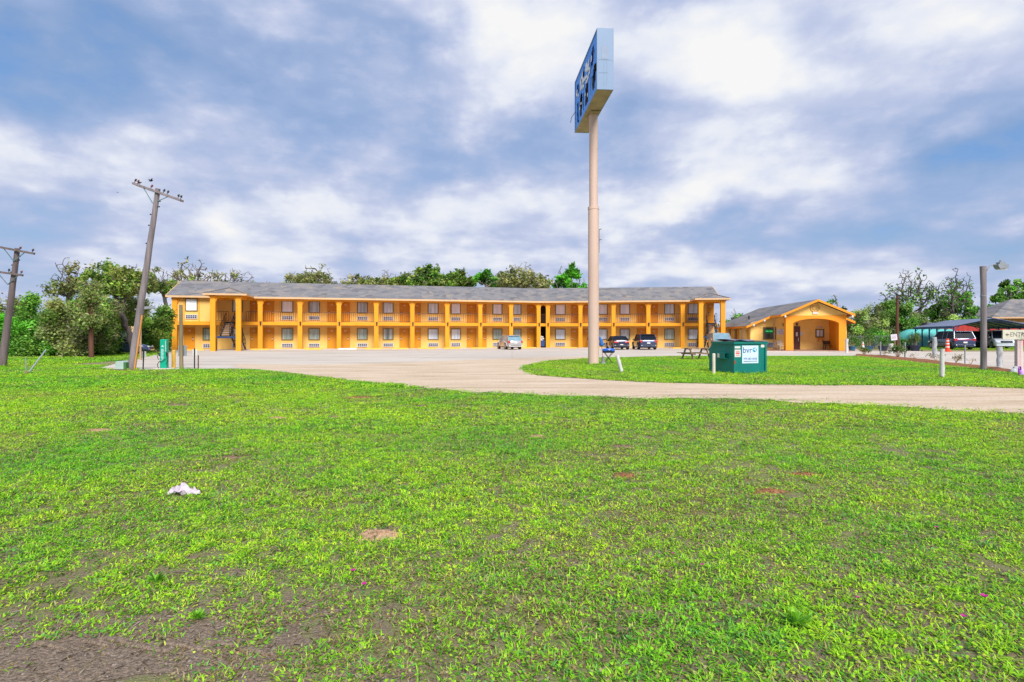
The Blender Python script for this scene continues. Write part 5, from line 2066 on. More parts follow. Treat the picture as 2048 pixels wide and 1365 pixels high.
# ------------------------------------------------------------------ portable grill, umbrella, picnic table
pbr('grill_blue', (.01, .10, .50), 0.35, var=.1, coat=.4)
pbr('canvas_blue', (.03, .13, .42), 0.8, var=.15)
pbr('picnic_wood', (.30, .20, .125), 0.85, var=.3, vs=4, bump=.5, stretch=(.4, 3, 3))
b = gp(1217, 729)
gr = root('portable_grill', 'blue oval portable grill on black folding legs beside the sign pole', 'grill', b)
q = MB()
q.lathe([(.30, .62), (.335, .66), (.34, .72)], (0, 0, 0), 24, Matrix.Diagonal((1, .62, 1)))
q.build('firebox', 'steel_black', gr, smooth=50)
q = MB()
q.lathe([(.345, .722), (.345, .78), (.32, .83), (.24, .86), (.05, .87)], (0, 0, 0), 24, Matrix.Diagonal((1, .62, 1)))
o = q.build('lid', 'grill_blue', gr, smooth=60)
q = MB()
q.tube([(-.12, -.21, .75), (-.10, -.25, .77), (.10, -.25, .77), (.12, -.21, .75)], .012, 6)
q.build('lid_handle', 'steel_black', o)
for y in (-.15, .15):
    for s in (-1, 1):
        q = MB()
        q.tube([(s * .22, y, .64), (-s * .27, y * 1.05, .03 if s > 0 else 0)], .014, 6)
        q.build('leg', 'steel_black', gr)
q = MB()
for y in (-.18, .18):
    q.tube([(-.27, y - .02, .06), (-.27, y + .02, .06)], .065, 12)
q.build('wheel', 'rubber_black', gr)
b = gp(1204, 729.5)
pbr('board_grey', (.16, .17, .17), .7, var=.3)
um = root('closed_umbrella', 'closed blue patio umbrella leaning behind the sign pole in a grey base', 'umbrella', b)
q = MB()
q.tube([(.06, 0, .1), (-.06, 0, 1.55)], .018, 8)
q.build('pole', 'wood_tan', um)
q = MB()
q.tube([(-.15, 0, 1.52), (-.05, 0, 1.3), (-.02, 0, 1.05), (-.02, 0, .98)], [.02, .10, .13, .09], 12)
q.build('canopy', 'canvas_blue', um, smooth=60)
q = MB()
q.lathe([(.20, 0), (.18, .08), (.10, .16), (.07, .42), (.06, .44)], (.06, 0, 0), 14)
q.build('base', 'board_grey', um, smooth=50)
b = gp(1392, 720)
pt_ = root('picnic_table', 'weathered brown picnic table on the grass just left of the dumpster', 'picnic table', b, R(18))
q = MB()
for k in range(5):
    q.box((0, -.30 + .15 * k, .75), (1.75, .135, .04))
q.build('table_top', 'picnic_wood', pt_)
for s in (-1, 1):
    q = MB()
    for k in range(2):
        q.box((0, s * (.62 + .14 * k), .44), (1.75, .13, .04))
    q.build('seat', 'picnic_wood', pt_)
for x in (-.62, .62):
    q = MB()
    for s in (-1, 1):
        q.bar((x, s * .22, .73), (x, s * .62, 0), .05, .12)
    q.bar((x + .05, -.75, .40), (x + .05, .75, .40), .04, .1)
    q.bar((x + .05, -.36, .70), (x + .05, .36, .70), .04, .08)
    q.build('leg', 'picnic_wood', pt_)

# ------------------------------------------------------------------ entrance sign
pbr('board_cream', (.52, .50, .40), 0.7, var=.12, vs=4, bump=.2)
pbr('ink_grey', (.16, .15, .13), 0.6, var=.2)
pbr('post_pink', (.56, .43, .42), 0.75, var=.12, vs=4, stretch=(1, 1, .3))
pbr('purple_plastic', (.28, .02, .40), 0.4, var=.15)
pbr('lilac_plastic', (.62, .34, .78), 0.4, var=.1)
b = gp(2039, 745)
es = root('entrance_sign', 'weathered cream ENTRANCE board with an arrow on a pinkish square post', 'sign', b, world=True)
q = MB()
q.box(b + Vector((.02, .06, .71)), (.24, .16, 1.42))
q.build('post', 'post_pink', es, bevel=.01)
z0, z1 = hz(679.5, b.y), hz(660, b.y)
xa = (2003 - CXP) * b.y / F
bw = 1.75
q = MB()
q.box((xa + bw / 2, b.y - .045, (z0 + z1) / 2), (bw, .05, z1 - z0))
bd = q.build('board', 'board_cream', es, bevel=.006)
zc = (z0 + z1) / 2
text('board_lettering', 'ENTRANCE', .27, 'ink_grey', es, frame4((xa + .30, b.y - .072, zc), (1, 0, 0), (0, 0, 1)), .003, 'LEFT', .92)
q = MB()
x = xa + .10
for p in ([(0, 0), (.09, .07), (.09, -.07)], [(.085, .025), (.17, .025), (.17, -.025), (.085, -.025)]):
    q.prism([(x + a, b.y - .0715, zc + c_) for a, c_ in p], (0, -.004, 0))
q.build('arrow', 'ink_grey', es)
hk = b + Vector((.06, -.22, 0))
pk = root('plant_hook', 'dark iron shepherd hook standing in front of the entrance board', 'hook', hk)
q = MB()
q.tube([(0, 0, -.1), (0, 0, 1.52), (-.03, 0, 1.62), (-.09, 0, 1.68), (-.15, 0, 1.66), (-.17, 0, 1.58)], .015, 6)
q.tube([(0, 0, 1.45), (.05, 0, 1.58), (.12, 0, 1.66), (.18, 0, 1.62)], .012, 6)
q.build('hook_rod', 'steel_black', pk, smooth=60)
wc = root('watering_can', 'purple and lilac plastic watering can in the grass under the entrance sign', 'watering can', gp(2043, 752))
q = MB()
q.lathe([(.09, 0), (.10, .02), (.095, .20), (.06, .26), (.055, .27)], (0, 0, 0), 14)
q.build('can_body', 'lilac_plastic', wc, smooth=50)
q = MB()
q.tube([(-.05, -.03, .24), (-.08, -.05, .36), (-.13, -.05, .36), (-.16, -.05, .22), (-.13, -.04, .05)], .022, 8)
q.tube([(.08, 0, .08), (.17, 0, .22), (.21, 0, .33)], [.03, .022, .02], 8)
q.build('can_handle', 'purple_plastic', wc, smooth=60)
rk = MB()
rnd = random.Random(2)
rk.ball((0, 0, .08), (.17, .12, .13), 9, 6)
rk.ball((.1, .05, .2), (.10, .09, .10), 9, 6)
props(rk.build('rock', 'post_pale', at=gp(2028, 747)), 'pale rock pile standing beside the entrance sign post', 'rock')

# ------------------------------------------------------------------ flower bed and planters
bedp = [gp(*p) for p in ((1712, 710.5), (1760, 712.5), (1830, 718.5), (1900, 727), (1960, 734), (2034, 745), (2034, 749), (1965, 742), (1900, 734), (1830, 724.5), (1760, 717), (1712, 713.5))]
q = MB()
n = len(bedp)
rr = random.Random(6)
cen = []
for i in range(n // 2):
    m_ = bedp[i].lerp(bedp[n - 1 - i], .5)
    cen.append(m_)
vs, fs_ = [], []
rows = 5
segs = []
for i in range(n // 2 - 1):
    for k in range(6):
        segs.append((bedp[i].lerp(bedp[i + 1], k / 6), bedp[n - 1 - i].lerp(bedp[n - 2 - i], k / 6)))
for a, b_ in segs:
    for j in range(rows):
        t = j / (rows - 1)
        p = a.lerp(b_, t)
        p.z = .02 + .13 * math.sin(math.pi * t) * rr.uniform(.6, 1.2)
        vs.append(p)
for i in range(len(segs) - 1):
    for j in range(rows - 1):
        fs_.append((i * rows + j, i * rows + j + 1, (i + 1) * rows + j + 1, (i + 1) * rows + j))
q.add(vs, fs_)
props(q.build('flower_bed', 'dirt_red', smooth=180), kind='structure')
leafmat('bush_leaf', .36, .5)


def leafcloud(rng, cen, rad, n, size, pal, flat=.0):
    """n small leaf faces through an ellipsoid; returns verts, quads, colours."""
    d = rng.normal(0, 1, (n, 3))
    d /= np.linalg.norm(d, axis=1)[:, None]
    r = rng.random(n) ** .45
    c = np.array(cen) + d * r[:, None] * np.array(rad)
    u = rng.normal(0, 1, (n, 3))
    u /= np.linalg.norm(u, axis=1)[:, None]
    v = np.cross(u, rng.normal(0, 1, (n, 3)))
    v /= np.linalg.norm(v, axis=1)[:, None] + 1e-9
    s = size * rng.uniform(.6, 1.4, n)[:, None]
    V = np.stack([c - u * s, c - v * s * .5, c + u * s, c + v * s * .5], 1)
    pal = np.array(pal)
    col = pal[rng.integers(0, len(pal), n)] * rng.uniform(.6, 1.35, (n, 1))
    return V.reshape(-1, 3), np.clip(col, 0, 1)


def plant(name, label, base, h, w_, nst, nl, size, pal, seed, cat='plant', blooms=None, group=None):
    t = root(name, label, cat, base, group=group)
    rng = np.random.default_rng(seed)
    rr = random.Random(seed)
    q = MB()
    VV, CC = [], []
    for k in range(nst):
        a = rr.uniform(0, 6.28)
        e = Vector((math.cos(a) * w_ * rr.uniform(.3, 1), math.sin(a) * w_ * rr.uniform(.3, 1), h * rr.uniform(.6, 1)))
        q.tube([(0, 0, 0), e * .5 + Vector((rr.uniform(-.04, .04), 0, .05)), e], [.012, .009, .005], 5)
        V, C = leafcloud(rng, e * .92, (w_ * .45, w_ * .45, h * .28), nl, size, pal)
        VV.append(V)
        CC.append(C)
    q.build('stem', 'wood_tan', t)
    V, C = np.concatenate(VV), np.concatenate(CC)
    me = npmesh('foliage', V, [np.arange(len(V)).reshape(-1, 4)], 'bush_leaf', np.repeat(C, 4, 0))
    o = bpy.data.objects.new('foliage', me)
    COL.objects.link(o)
    o.parent = t
    if blooms:
        q = MB()
        for k in range(blooms):
            a = rr.uniform(0, 6.28)
            q.ball((math.cos(a) * w_ * .8, math.sin(a) * w_ * .8, h * rr.uniform(.5, 1)), .035, 6, 4)
        q.build('bloom', 'white_plate', t)
    return t


GRN = [(.06, .20, .025), (.11, .28, .035), (.16, .34, .05), (.04, .12, .02)]
OLV = [(.16, .17, .05), (.20, .15, .07), (.12, .16, .04), (.25, .22, .10)]
plant('rose_bush', 'bushy green rose in the flower bed beside a thin stake', gp(1796, 717), .85, .5, 16, 60, .05, GRN + OLV[:2], 1, blooms=7)
plant('rose_bush', 'low dense rose at the west tip of the flower bed by the cone', gp(1727, 712), .6, .45, 10, 45, .05, GRN + OLV, 2)
plant('rose_bush', 'sparse rose seedling between the two western stakes', gp(1768, 714), .45, .45, 5, 12, .05, OLV, 3)
plant('rose_bush', 'sparse brownish rose at the foot of the pale post', gp(1872, 722), .42, .45, 7, 16, .045, OLV, 4)
plant('rose_bush', 'small tan rose shrub between the pale post and the thin stake', gp(1912, 727), .45, .35, 8, 20, .04, OLV + [(.4, .3, .2)], 5)
plant('rose_bush', 'tiny wiry rose just west of the street lamp', gp(1942, 730), .4, .35, 3, 8, .035, OLV, 6)
plant('rose_bush', 'wiry low rose between the bushy rose and the pale post', gp(1830, 718), .35, .4, 4, 8, .04, OLV, 7)
pbr('pot_black', (.02, .025, .05), .5, var=.2)
pbr('pot_blue', (.02, .10, .20), .5, var=.2)
POTS = [(1704, 703.5, .33, .42, 'pot_blue', 'blue planter with green shrub beside the office portico', 1.0), (1738, 699, .36, .42, 'pot_blue', 'blue planter pot behind the traffic cone', 1.4), (1766, 701, .42, .45, 'pot_black', 'black planter below the hanging white board', .8),
        (1812, 701.5, .42, .5, 'pot_black', 'black planter in front of the turquoise tarp near the pole', .75), (1830, 702.5, .48, .52, 'pot_black', 'large black planter with a spreading bush before the carport posts', 1.35)]
for i, (px, py, r, h, m, lb, hh) in enumerate(POTS):
    b = at(px, 56 + (i % 2) * .8)
    t = plant('potted_plant', lb, b, h + hh, .55, 9, 45, .075, GRN if i != 4 else GRN + OLV, 40 + i, group='potted shrubs along the fence')
    q = MB()
    q.lathe([(r * .75, 0), (r, h), (r * 1.08, h), (r * 1.08, h + .06), (r * .9, h + .05), (r * .88, h - .04)], (0, 0, 0), 14)
    q.build('pot', m, t, smooth=40)

# cone, channelizer drum, board on the fence
pbr('cone_orange', (.75, .13, .02), .5, var=.1)
pbr('drum_red', (.72, .06, .02), .5, var=.1)


def cone_stack(t, prof, mats, n=14):
    for (r0, z0), (r1, z1), m in prof:
        q = MB()
        q.lathe([(r0, z0), (r1, z1)], (0, 0, 0), n)
        q.build('band', m, t, smooth=40)


t = root('traffic_cone', 'orange and white traffic cone at the end of the driveway', 'traffic cone', at(1726, 54.5, .01))
q = MB()
q.box((0, 0, .025), (.46, .46, .05))
q.build('base', 'cone_orange', t)
cone_stack(t, [((.17, .05), (.135, .36), 'cone_orange'), ((.135, .361), (.09, .62), 'white_plate'), ((.09, .621), (.075, .70), 'cone_orange'), ((.075, .701), (.035, .92), 'white_plate')], None)
t = root('channelizer_post', 'tall red and white striped channelizer tube in front of the dark crossover', 'traffic marker', at(1895, 53.5, .02))
q = MB()
q.lathe([(.36, 0), (.36, .06), (.2, .10)], (0, 0, 0), 14)
q.build('base', 'drum_red', t)
cone_stack(t, [((.19, .10), (.17, .38), 'drum_red'), ((.17, .381), (.165, .50), 'white_plate'), ((.165, .501), (.155, .68), 'drum_red'), ((.155, .681), (.15, .80), 'white_plate'), ((.15, .801), (.14, .95), 'drum_red'), ((.14, .951), (.13, 1.05), 'white_plate'), ((.13, 1.051), (.10, 1.22), 'drum_red')], None)
pbr('board_lilac', (.60, .55, .62), .6, var=.06)
t = root('notice_sign', 'tilted white board on a thin post beside the reddish pole', 'sign', at(1788, 57), .0)
q = MB()
M = Matrix.Rotation(R(-6), 3, 'Y')
q.box((0, 0, 1.35), (.62, .03, .60), M=M)
q.build('board', 'board_lilac', t)
q = MB()
q.bar((.15, .05, 0), (.1, .05, 1.4), .05)
q.build('post', 'wood_tan', t)
q = MB()
for k in range(3):
    q.box((-.02, -.018, 1.48 - .12 * k), (.40, .006, .03), M=M)
q.build('small_print', 'ink_grey', t)

# chain link fence with vines
pbr('wire_grey', (.28, .30, .30), .5, metal=.4, var=.1)
fa_, fb_ = at(1700, 62), at(1800, 66)
t = root('chain_link_fence', 'grey chain link fence grown with vines beyond the planters', 'fence', fa_, world=True)
e = (fb_ - fa_).normalized()
q = MB()
L_ = (fb_ - fa_).length
k = 0.0
while k < L_:
    for sgn in (1, -1):
        a0 = fa_ + e * k
        k2 = min(max(k + sgn * 1.35, 0), L_)
        q.bar(a0 + Vector((0, 0, .08)), fa_ + e * k2 + Vector((0, 0, .08 + abs(k2 - k))), .012)
    k += .22
q.build('wire_mesh', 'wire_grey', t)
q = MB()
q.tube([fa_ + Vector((0, 0, 1.45)), fb_ + Vector((0, 0, 1.45))], .03, 6)
q.build('top_rail', 'wire_grey', t)
for k in range(4):
    q = MB()
    p = fa_.lerp(fb_, k / 3)
    q.tube([p, p + Vector((0, 0, 1.52))], .04, 6)
    q.build('fence_post', 'wire_grey', t)
rng = np.random.default_rng(3)
VV, CC = [], []
for k in range(34):
    p = fa_.lerp(fb_, rng.random())
    V, C = leafcloud(rng, (p.x, p.y + .1, rng.uniform(.3, 1.5)), (.5, .25, .4), 90, .07, GRN)
    VV.append(V - np.array(fa_))
    CC.append(C)
V, C = np.concatenate(VV), np.concatenate(CC)
o = bpy.data.objects.new('vine', npmesh('vine', V, [np.arange(len(V)).reshape(-1, 4)], 'bush_leaf', np.repeat(C, 4, 0)))
COL.objects.link(o)
o.parent = t

# turquoise tarp over a hoop shelter
pbr('tarp_turquoise', (.10, .46, .42), .45, var=.12, vs=1.5, bump=.5, bs=3)
c = at(1842, 73)
t = root('hoop_shelter', 'turquoise tarp stretched over a rounded hoop shelter behind the carport', 'shelter', c)
q = MB()
vs, fs_ = [], []
nu, nv = 14, 12
for i in range(nu + 1):
    x = -2.9 + 6.4 * i / nu
    hh = 2.35 * (1 - max(0, (-x - 1.0) / 2.1) ** 2.2) ** .5 if x < -1 else 2.35
    for j in range(nv + 1):
        a = math.pi * j / nv
        vs.append((x + .03 * math.sin(5 * a + i), -1.9 * math.cos(a), max(.0, hh * math.sin(a) ** .8 + .03 * math.sin(3 * i + 7 * a))))
for i in range(nu):
    for j in range(nv):
        fs_.append((i * (nv + 1) + j, (i + 1) * (nv + 1) + j, (i + 1) * (nv + 1) + j + 1, i * (nv + 1) + j + 1))
q.add(vs, fs_)
q.build('tarp', 'tarp_turquoise', t, smooth=60)
q = MB()
for x in (-1.0, 1.0, 3.3):
    q.tube([(x, -1.86 * math.cos(math.pi * k / 12), 2.28 * math.sin(math.pi * k / 12) ** .8) for k in range(13)], .03, 6)
q.build('hoop', 'wire_grey', t)

# carport
pbr('carport_roof', (.17, .20, .31), .4, metal=.2, var=.12, vs=.6)
pbr('carport_blue', (.035, .075, .20), .45, var=.15)
CW = Wing((46.3, 59.6), (.945, -.327))
cw, cd, ch_, cp = 6.6, 12.0, 2.55, 3.35
t = root('carport', 'open metal carport with dark blue frame and grey blue roof over two parked cars', 'carport', CW.W(0, 0), world=True)
q = MB()
for s0, z0, s1, z1 in ((-.15, ch_ - .02, cw / 2, cp), (cw / 2, cp, cw + .15, ch_ - .02)):
    p = [CW.W(s0, -.2, z0), CW.W(s1, -.2, z1), CW.W(s1, cd, z1), CW.W(s0, cd, z0)]
    q.hexa([v - Vector((0, 0, .05)) for v in p] + p)
q.build('roof', 'carport_roof', t)
q = MB()
CW.blk(q, -.2, -.153, -.2, cd, ch_ - .28, ch_ - .04)
CW.blk(q, cw + .153, cw + .2, -.2, cd, ch_ - .28, ch_ - .04)
q.build('eave_trim', 'carport_blue', t)
for k in range(6):
    d = .05 + k * (cd - .3) / 5
    for s in (0, cw):
        q = MB()
        q.bar(CW.W(s, d, 0), CW.W(s, d, ch_ - .08), .10)
        q.build('post', 'carport_blue', t)
    q = MB()
    for s0, s1 in ((0, cw / 2), (cw, cw / 2)):
        q.bar(CW.W(s0, d, ch_ - .11), CW.W(s1, d, cp - .1), .07, .09)
    q.bar(CW.W(0, d, ch_ - .5), CW.W(.6, d, ch_ + .06), .05)
    q.bar(CW.W(cw, d, ch_ - .5), CW.W(cw - .6, d, ch_ + .06), .05)
    q.bar(CW.W(cw / 2 - .9, d, cp - .32), CW.W(cw / 2 + .9, d, cp - .32), .05)
    q.build('rafter', 'carport_blue', t)
# red shed behind, orange house beyond
pbr('red_metal', (.42, .035, .028), .5, var=.12, vs=.8)
RW = Wing((55.5, 76), (.985, -.17))
t = root('metal_shed', 'red corrugated metal shed standing behind the carport', 'shed', RW.W(0, 0), world=True)
q = MB()
n = 70
Lr = 22
top, bot = [], []
for k in range(n + 1):
    d = .06 if k % 2 else 0
    bot.append(RW.W(Lr * k / n, d, 0))
    top.append(RW.W(Lr * k / n, d, 3.1))
q.add(bot + top, [(i, i + 1, n + 2 + i, n + 1 + i) for i in range(n)])
RW.blk(q, 0, Lr, .1, 5, 0, 3.1)
q.build('wall', 'red_metal', t)
q = MB()
RW.blk(q, -.15, Lr + .15, -.15, 5.2, 3.1, 3.2)
q.build('roof', 'carport_roof', t)
HW = Wing((70.4, 83), (.98, -.2))
t = root('house', 'orange walled house with a grey hipped shingle roof behind the red shed', 'house', HW.W(0, 0), world=True)
q = MB()
HW.blk(q, 0, 20, 0, 9, 0, 4.2)
q.build('wall', 'wall_cream', t)
q = MB()
e0, e1 = -.7, 20.7
ze, zr_ = 4.15, 7.0
A, B, C_, D_ = HW.W(e0, -.7, ze), HW.W(e1, -.7, ze), HW.W(e1, 9.7, ze), HW.W(e0, 9.7, ze)
R0, R1 = HW.W(4.6, 4.5, zr_), HW.W(15.4, 4.5, zr_)
q.add([A, B, C_, D_, R0, R1], [(0, 1, 5, 4), (2, 3, 4, 5), (1, 2, 5), (3, 0, 4), (3, 2, 1, 0)])
q.build('roof', 'shingle', t)
q = MB()
HW.blk(q, e0, e1, -.78, -.703, ze - .2, ze + .02)
q.build('fascia', 'fascia_tan', t)

# bins in the passage, person by the door
pbr('bin_blue', (.02, .06, .20), .45, var=.2)
p0 = WL.W(WL.s(1084), .15, .06)
t = root('laundry_cart', 'blue cart piled with grey linen at the mouth of the dark passage', 'cart', p0, math.atan2(WL.u.y, WL.u.x))
q = MB()
q.prism([(-.28, -.3, .15), (.28, -.3, .15), (.34, -.3, .85), (-.34, -.3, .85)], (0, .6, 0))
q.build('bin', 'bin_blue', t, bevel=.02)
q = MB()
rr = random.Random(9)
for k in range(9):
    q.ball((rr.uniform(-.15, .18), rr.uniform(-.1, .15), .9 + .1 * k * .5), (.2 - .012 * k, .18, .13), 8, 6)
q.build('linen', 'ac_case', t, smooth=60)
q = MB()
for sx in (-1, 1):
    for sy in (-1, 1):
        q.tube([(sx * .22 - .02, sy * .22, .075), (sx * .22 + .02, sy * .22, .075)], .07, 10)
q.build('wheel', 'rubber_black', t)
q = MB()
q.box((.2, .28, 1.65), (.3, .1, .55))
q.build('notice', 'white_plate', t) if False else None

# ------------------------------------------------------------------ litter, flowers, weeds, stones on the lawn
pbr('wrapper', (.52, .46, .53), .5, var=.12, vs=14, col2=(.50, .16, .22), c2=(.56, .64))
b = gp(367, 990)
q = MB()
rr = np.random.default_rng(5)
ny, nx = 9, 17
vs, fs_ = [], []
for j in range(ny):
    for i in range(nx):
        u, v = i / (nx - 1) * 2 - 1, j / (ny - 1) * 2 - 1
        wv = .36 + .64 * (1 - abs(u + .0)) ** .7 if u > -.55 else .25 + .5 * max(0, -u - .55)
        x = u * .155 + .01 * math.sin(5 * v)
        y = v * .055 * wv + .008 * math.sin(7 * u)
        z = .02 + .055 * max(0, 1 - (u / .9) ** 2) * (.5 + .5 * math.sin(3.1 * u + 4 * v)) * (1 - .4 * v * v) + .012 * rr.normal() + .02 * max(0, v) * (1 + math.cos(9 * u))
        if 3 < i < 9 and j > 5:
            z += .03
        vs.append((x, y, max(.006, z)))
for j in range(ny - 1):
    for i in range(nx - 1):
        fs_.append((j * nx + i, j * nx + i + 1, (j + 1) * nx + i + 1, (j + 1) * nx + i))
q.add(vs, fs_)
o = q.build('litter_wrapper', 'wrapper', at=b)
md = o.modifiers.new('thick', 'SOLIDIFY')
md.thickness = .002
props(o, 'crumpled white and pink plastic wrapper lying on the lawn', 'litter')
pbr('petal_magenta', (.42, .01, .22), .5, var=.2)
FLW = [(705, 1150, 'magenta wildflower beyond the bare soil, upper of the pair by the pale dirt mound'), (727, 1178, 'magenta wildflower, lower of the pair below the pale dirt mound'), (1403, 1137, 'lone pink wildflower in the middle of the near lawn right of centre'),
       (1967, 1204, 'largest magenta wildflower near the edge of the lawn'), (1926, 1245, 'small purple wildflower just below the largest magenta one'), (1872, 1060, 'purple wildflower above the largest magenta one'),
       (1714, 1205, 'small red wildflower beside the broad leaf weed'), (1345, 1113, 'faint pink wildflower to the left of the lone pink one')]
for i, (px, py, lb) in enumerate(FLW):
    b = gp(px, py + 10)
    t = root('wildflower', lb, 'flower', b, group='wildflowers in the lawn')
    q = MB()
    hh = .055
    sc = (1, 1, .7, 1.25, .9, .9, .6, .6)[i]
    q.tube([(0, 0, 0), (.004, 0, hh)], .0015, 5)
    q.build('stem', 'box_dark', t)
    q = MB()
    for k in range(5):
        a = 2 * math.pi * k / 5
        d = Vector((math.cos(a), math.sin(a), 0))
        s_ = Vector((-d.y, d.x, 0))
        c = Vector((.004, 0, hh))
        r = .019 * sc
        q.add([c, c + d * r * .6 + s_ * r * .5 + Vector((0, 0, r * .45)), c + d * r * 1.05 + Vector((0, 0, r * .75)), c + d * r * .6 - s_ * r * .5 + Vector((0, 0, r * .45))], [(0, 1, 2, 3)])
    q.build('bloom', 'petal_magenta', t)
WEED = [(312, 1165, .07, 'bright broad leafed weed beside the bare soil'), (1590, 1250, .09, 'dark broad leafed weed in the near lawn'), (395, 1240, .06, 'small weed spray at the upper edge of the bare soil')]
for i, (px, py, s, lb) in enumerate(WEED):
    b = gp(px, py)
    rng = np.random.default_rng(60 + i)
    n = 60
    az = rng.uniform(0, 6.28, n)
    ln = s * rng.uniform(.5, 1.2, n)
    el = rng.uniform(.25, 1.2, n)
    V = np.zeros((n, 6, 3))
    d = np.stack([np.cos(az) * np.cos(el), np.sin(az) * np.cos(el), np.sin(el)], 1)
    sd = np.stack([-np.sin(az), np.cos(az), 0 * az], 1)
    wd = ln * .10
    V[:, 0] = d * (ln * .1)[:, None]
    V[:, 1] = d * (ln * .45)[:, None] + sd * wd[:, None]
    V[:, 2] = d * (ln * .8)[:, None] + sd * (wd * .8)[:, None]
    V[:, 3] = d * ln[:, None] * np.array((1, 1, .85))
    V[:, 4] = d * (ln * .8)[:, None] - sd * (wd * .8)[:, None]
    V[:, 5] = d * (ln * .45)[:, None] - sd * wd[:, None]
    V[:, :, 2] += .005
    colr = np.array([(.18, .40, .02), (.14, .34, .03), (.25, .48, .03), (.10, .28, .02), (.20, .44, .05)])[rng.integers(0, 5, n)] * rng.uniform(1.1, 1.7, (n, 1))
    me = npmesh('weed', V.reshape(-1, 3), [np.arange(n * 6).reshape(-1, 6)], 'grass_leaf', np.repeat(np.clip(colr, 0, 1), 6, 0))
    o = bpy.data.objects.new('weed', me)
    COL.objects.link(o)
    o.location = b
    props(o, lb, 'weed', 'broad leafed weeds in the lawn')
q = MB()
rr = random.Random(21)
for k in range(420):
    if k < 260:
        c = Vector((rr.gauss(-1.75, .55), rr.gauss(2.95, .28), 0))
    else:
        c = Vector((rr.uniform(-7, 7), rr.uniform(2.5, 9), 0))
    r = rr.uniform(.002, .007) if k < 405 else rr.uniform(.009, .016)
    q.ball(c + Vector((0, 0, r * .3)), (r * rr.uniform(.8, 1.6), r, r * .7), 6, 4, Matrix.Rotation(rr.uniform(0, 3), 3, 'Z'))
pbr('pebble', (.26, .22, .19), .9, var=.6, vs=40)
props(q.build('pebbles', 'pebble'), 'scattered pale pebbles on the bare soil of the lawn', 'pebbles', kind='stuff')
q = MB()           # the pressed tyre ridges in the mud
for k in range(7):
    c = Vector((-2.35 + .17 * k + rr.uniform(-.04, .04), 2.93 + .028 * (k % 3) - .02 * k * .5, .006))
    q.tube([c + Vector((-.12, .03, -.004)), c + Vector((0, 0, .003)), c + Vector((.13, -.035, -.004))], [.012, .022, .012], 6, squash=.6)
props(q.build('tyre_tracks', 'bare_soil'), kind='structure')
# ------------------------------------------------------------------ cars
pbr('car_glass', (.012, .016, .024), .25, var=.1, spec=.03, coat=.0)
pbr('car_glass_pale', (.16, .27, .33), .10, var=.2, spec=.6, coat=.3)
pbr('tyre_black', (.018, .018, .02), .8, var=.2)
pbr('rim_alloy', (.42, .42, .45), .3, metal=.7, var=.1)
pbr('tail_red', (.50, .012, .02), .25, var=.15, coat=.8)
pbr('head_clear', (.70, .74, .80), .15, var=.05, coat=1.0)
pbr('car_trim', (.03, .03, .034), .6, var=.2)
for nm, c, mt in (('paint_silver', (.50, .48, .47), .5), ('paint_midnight', (.018, .022, .055), .4), ('paint_bluegrey', (.045, .065, .13), .5), ('paint_navy', (.03, .05, .12), .45), ('paint_pearl', (.62, .66, .74), .2), ('paint_gold', (.48, .40, .28), .5)):
    pbr(nm, c, .28, metal=mt, var=.04, coat=1.0)


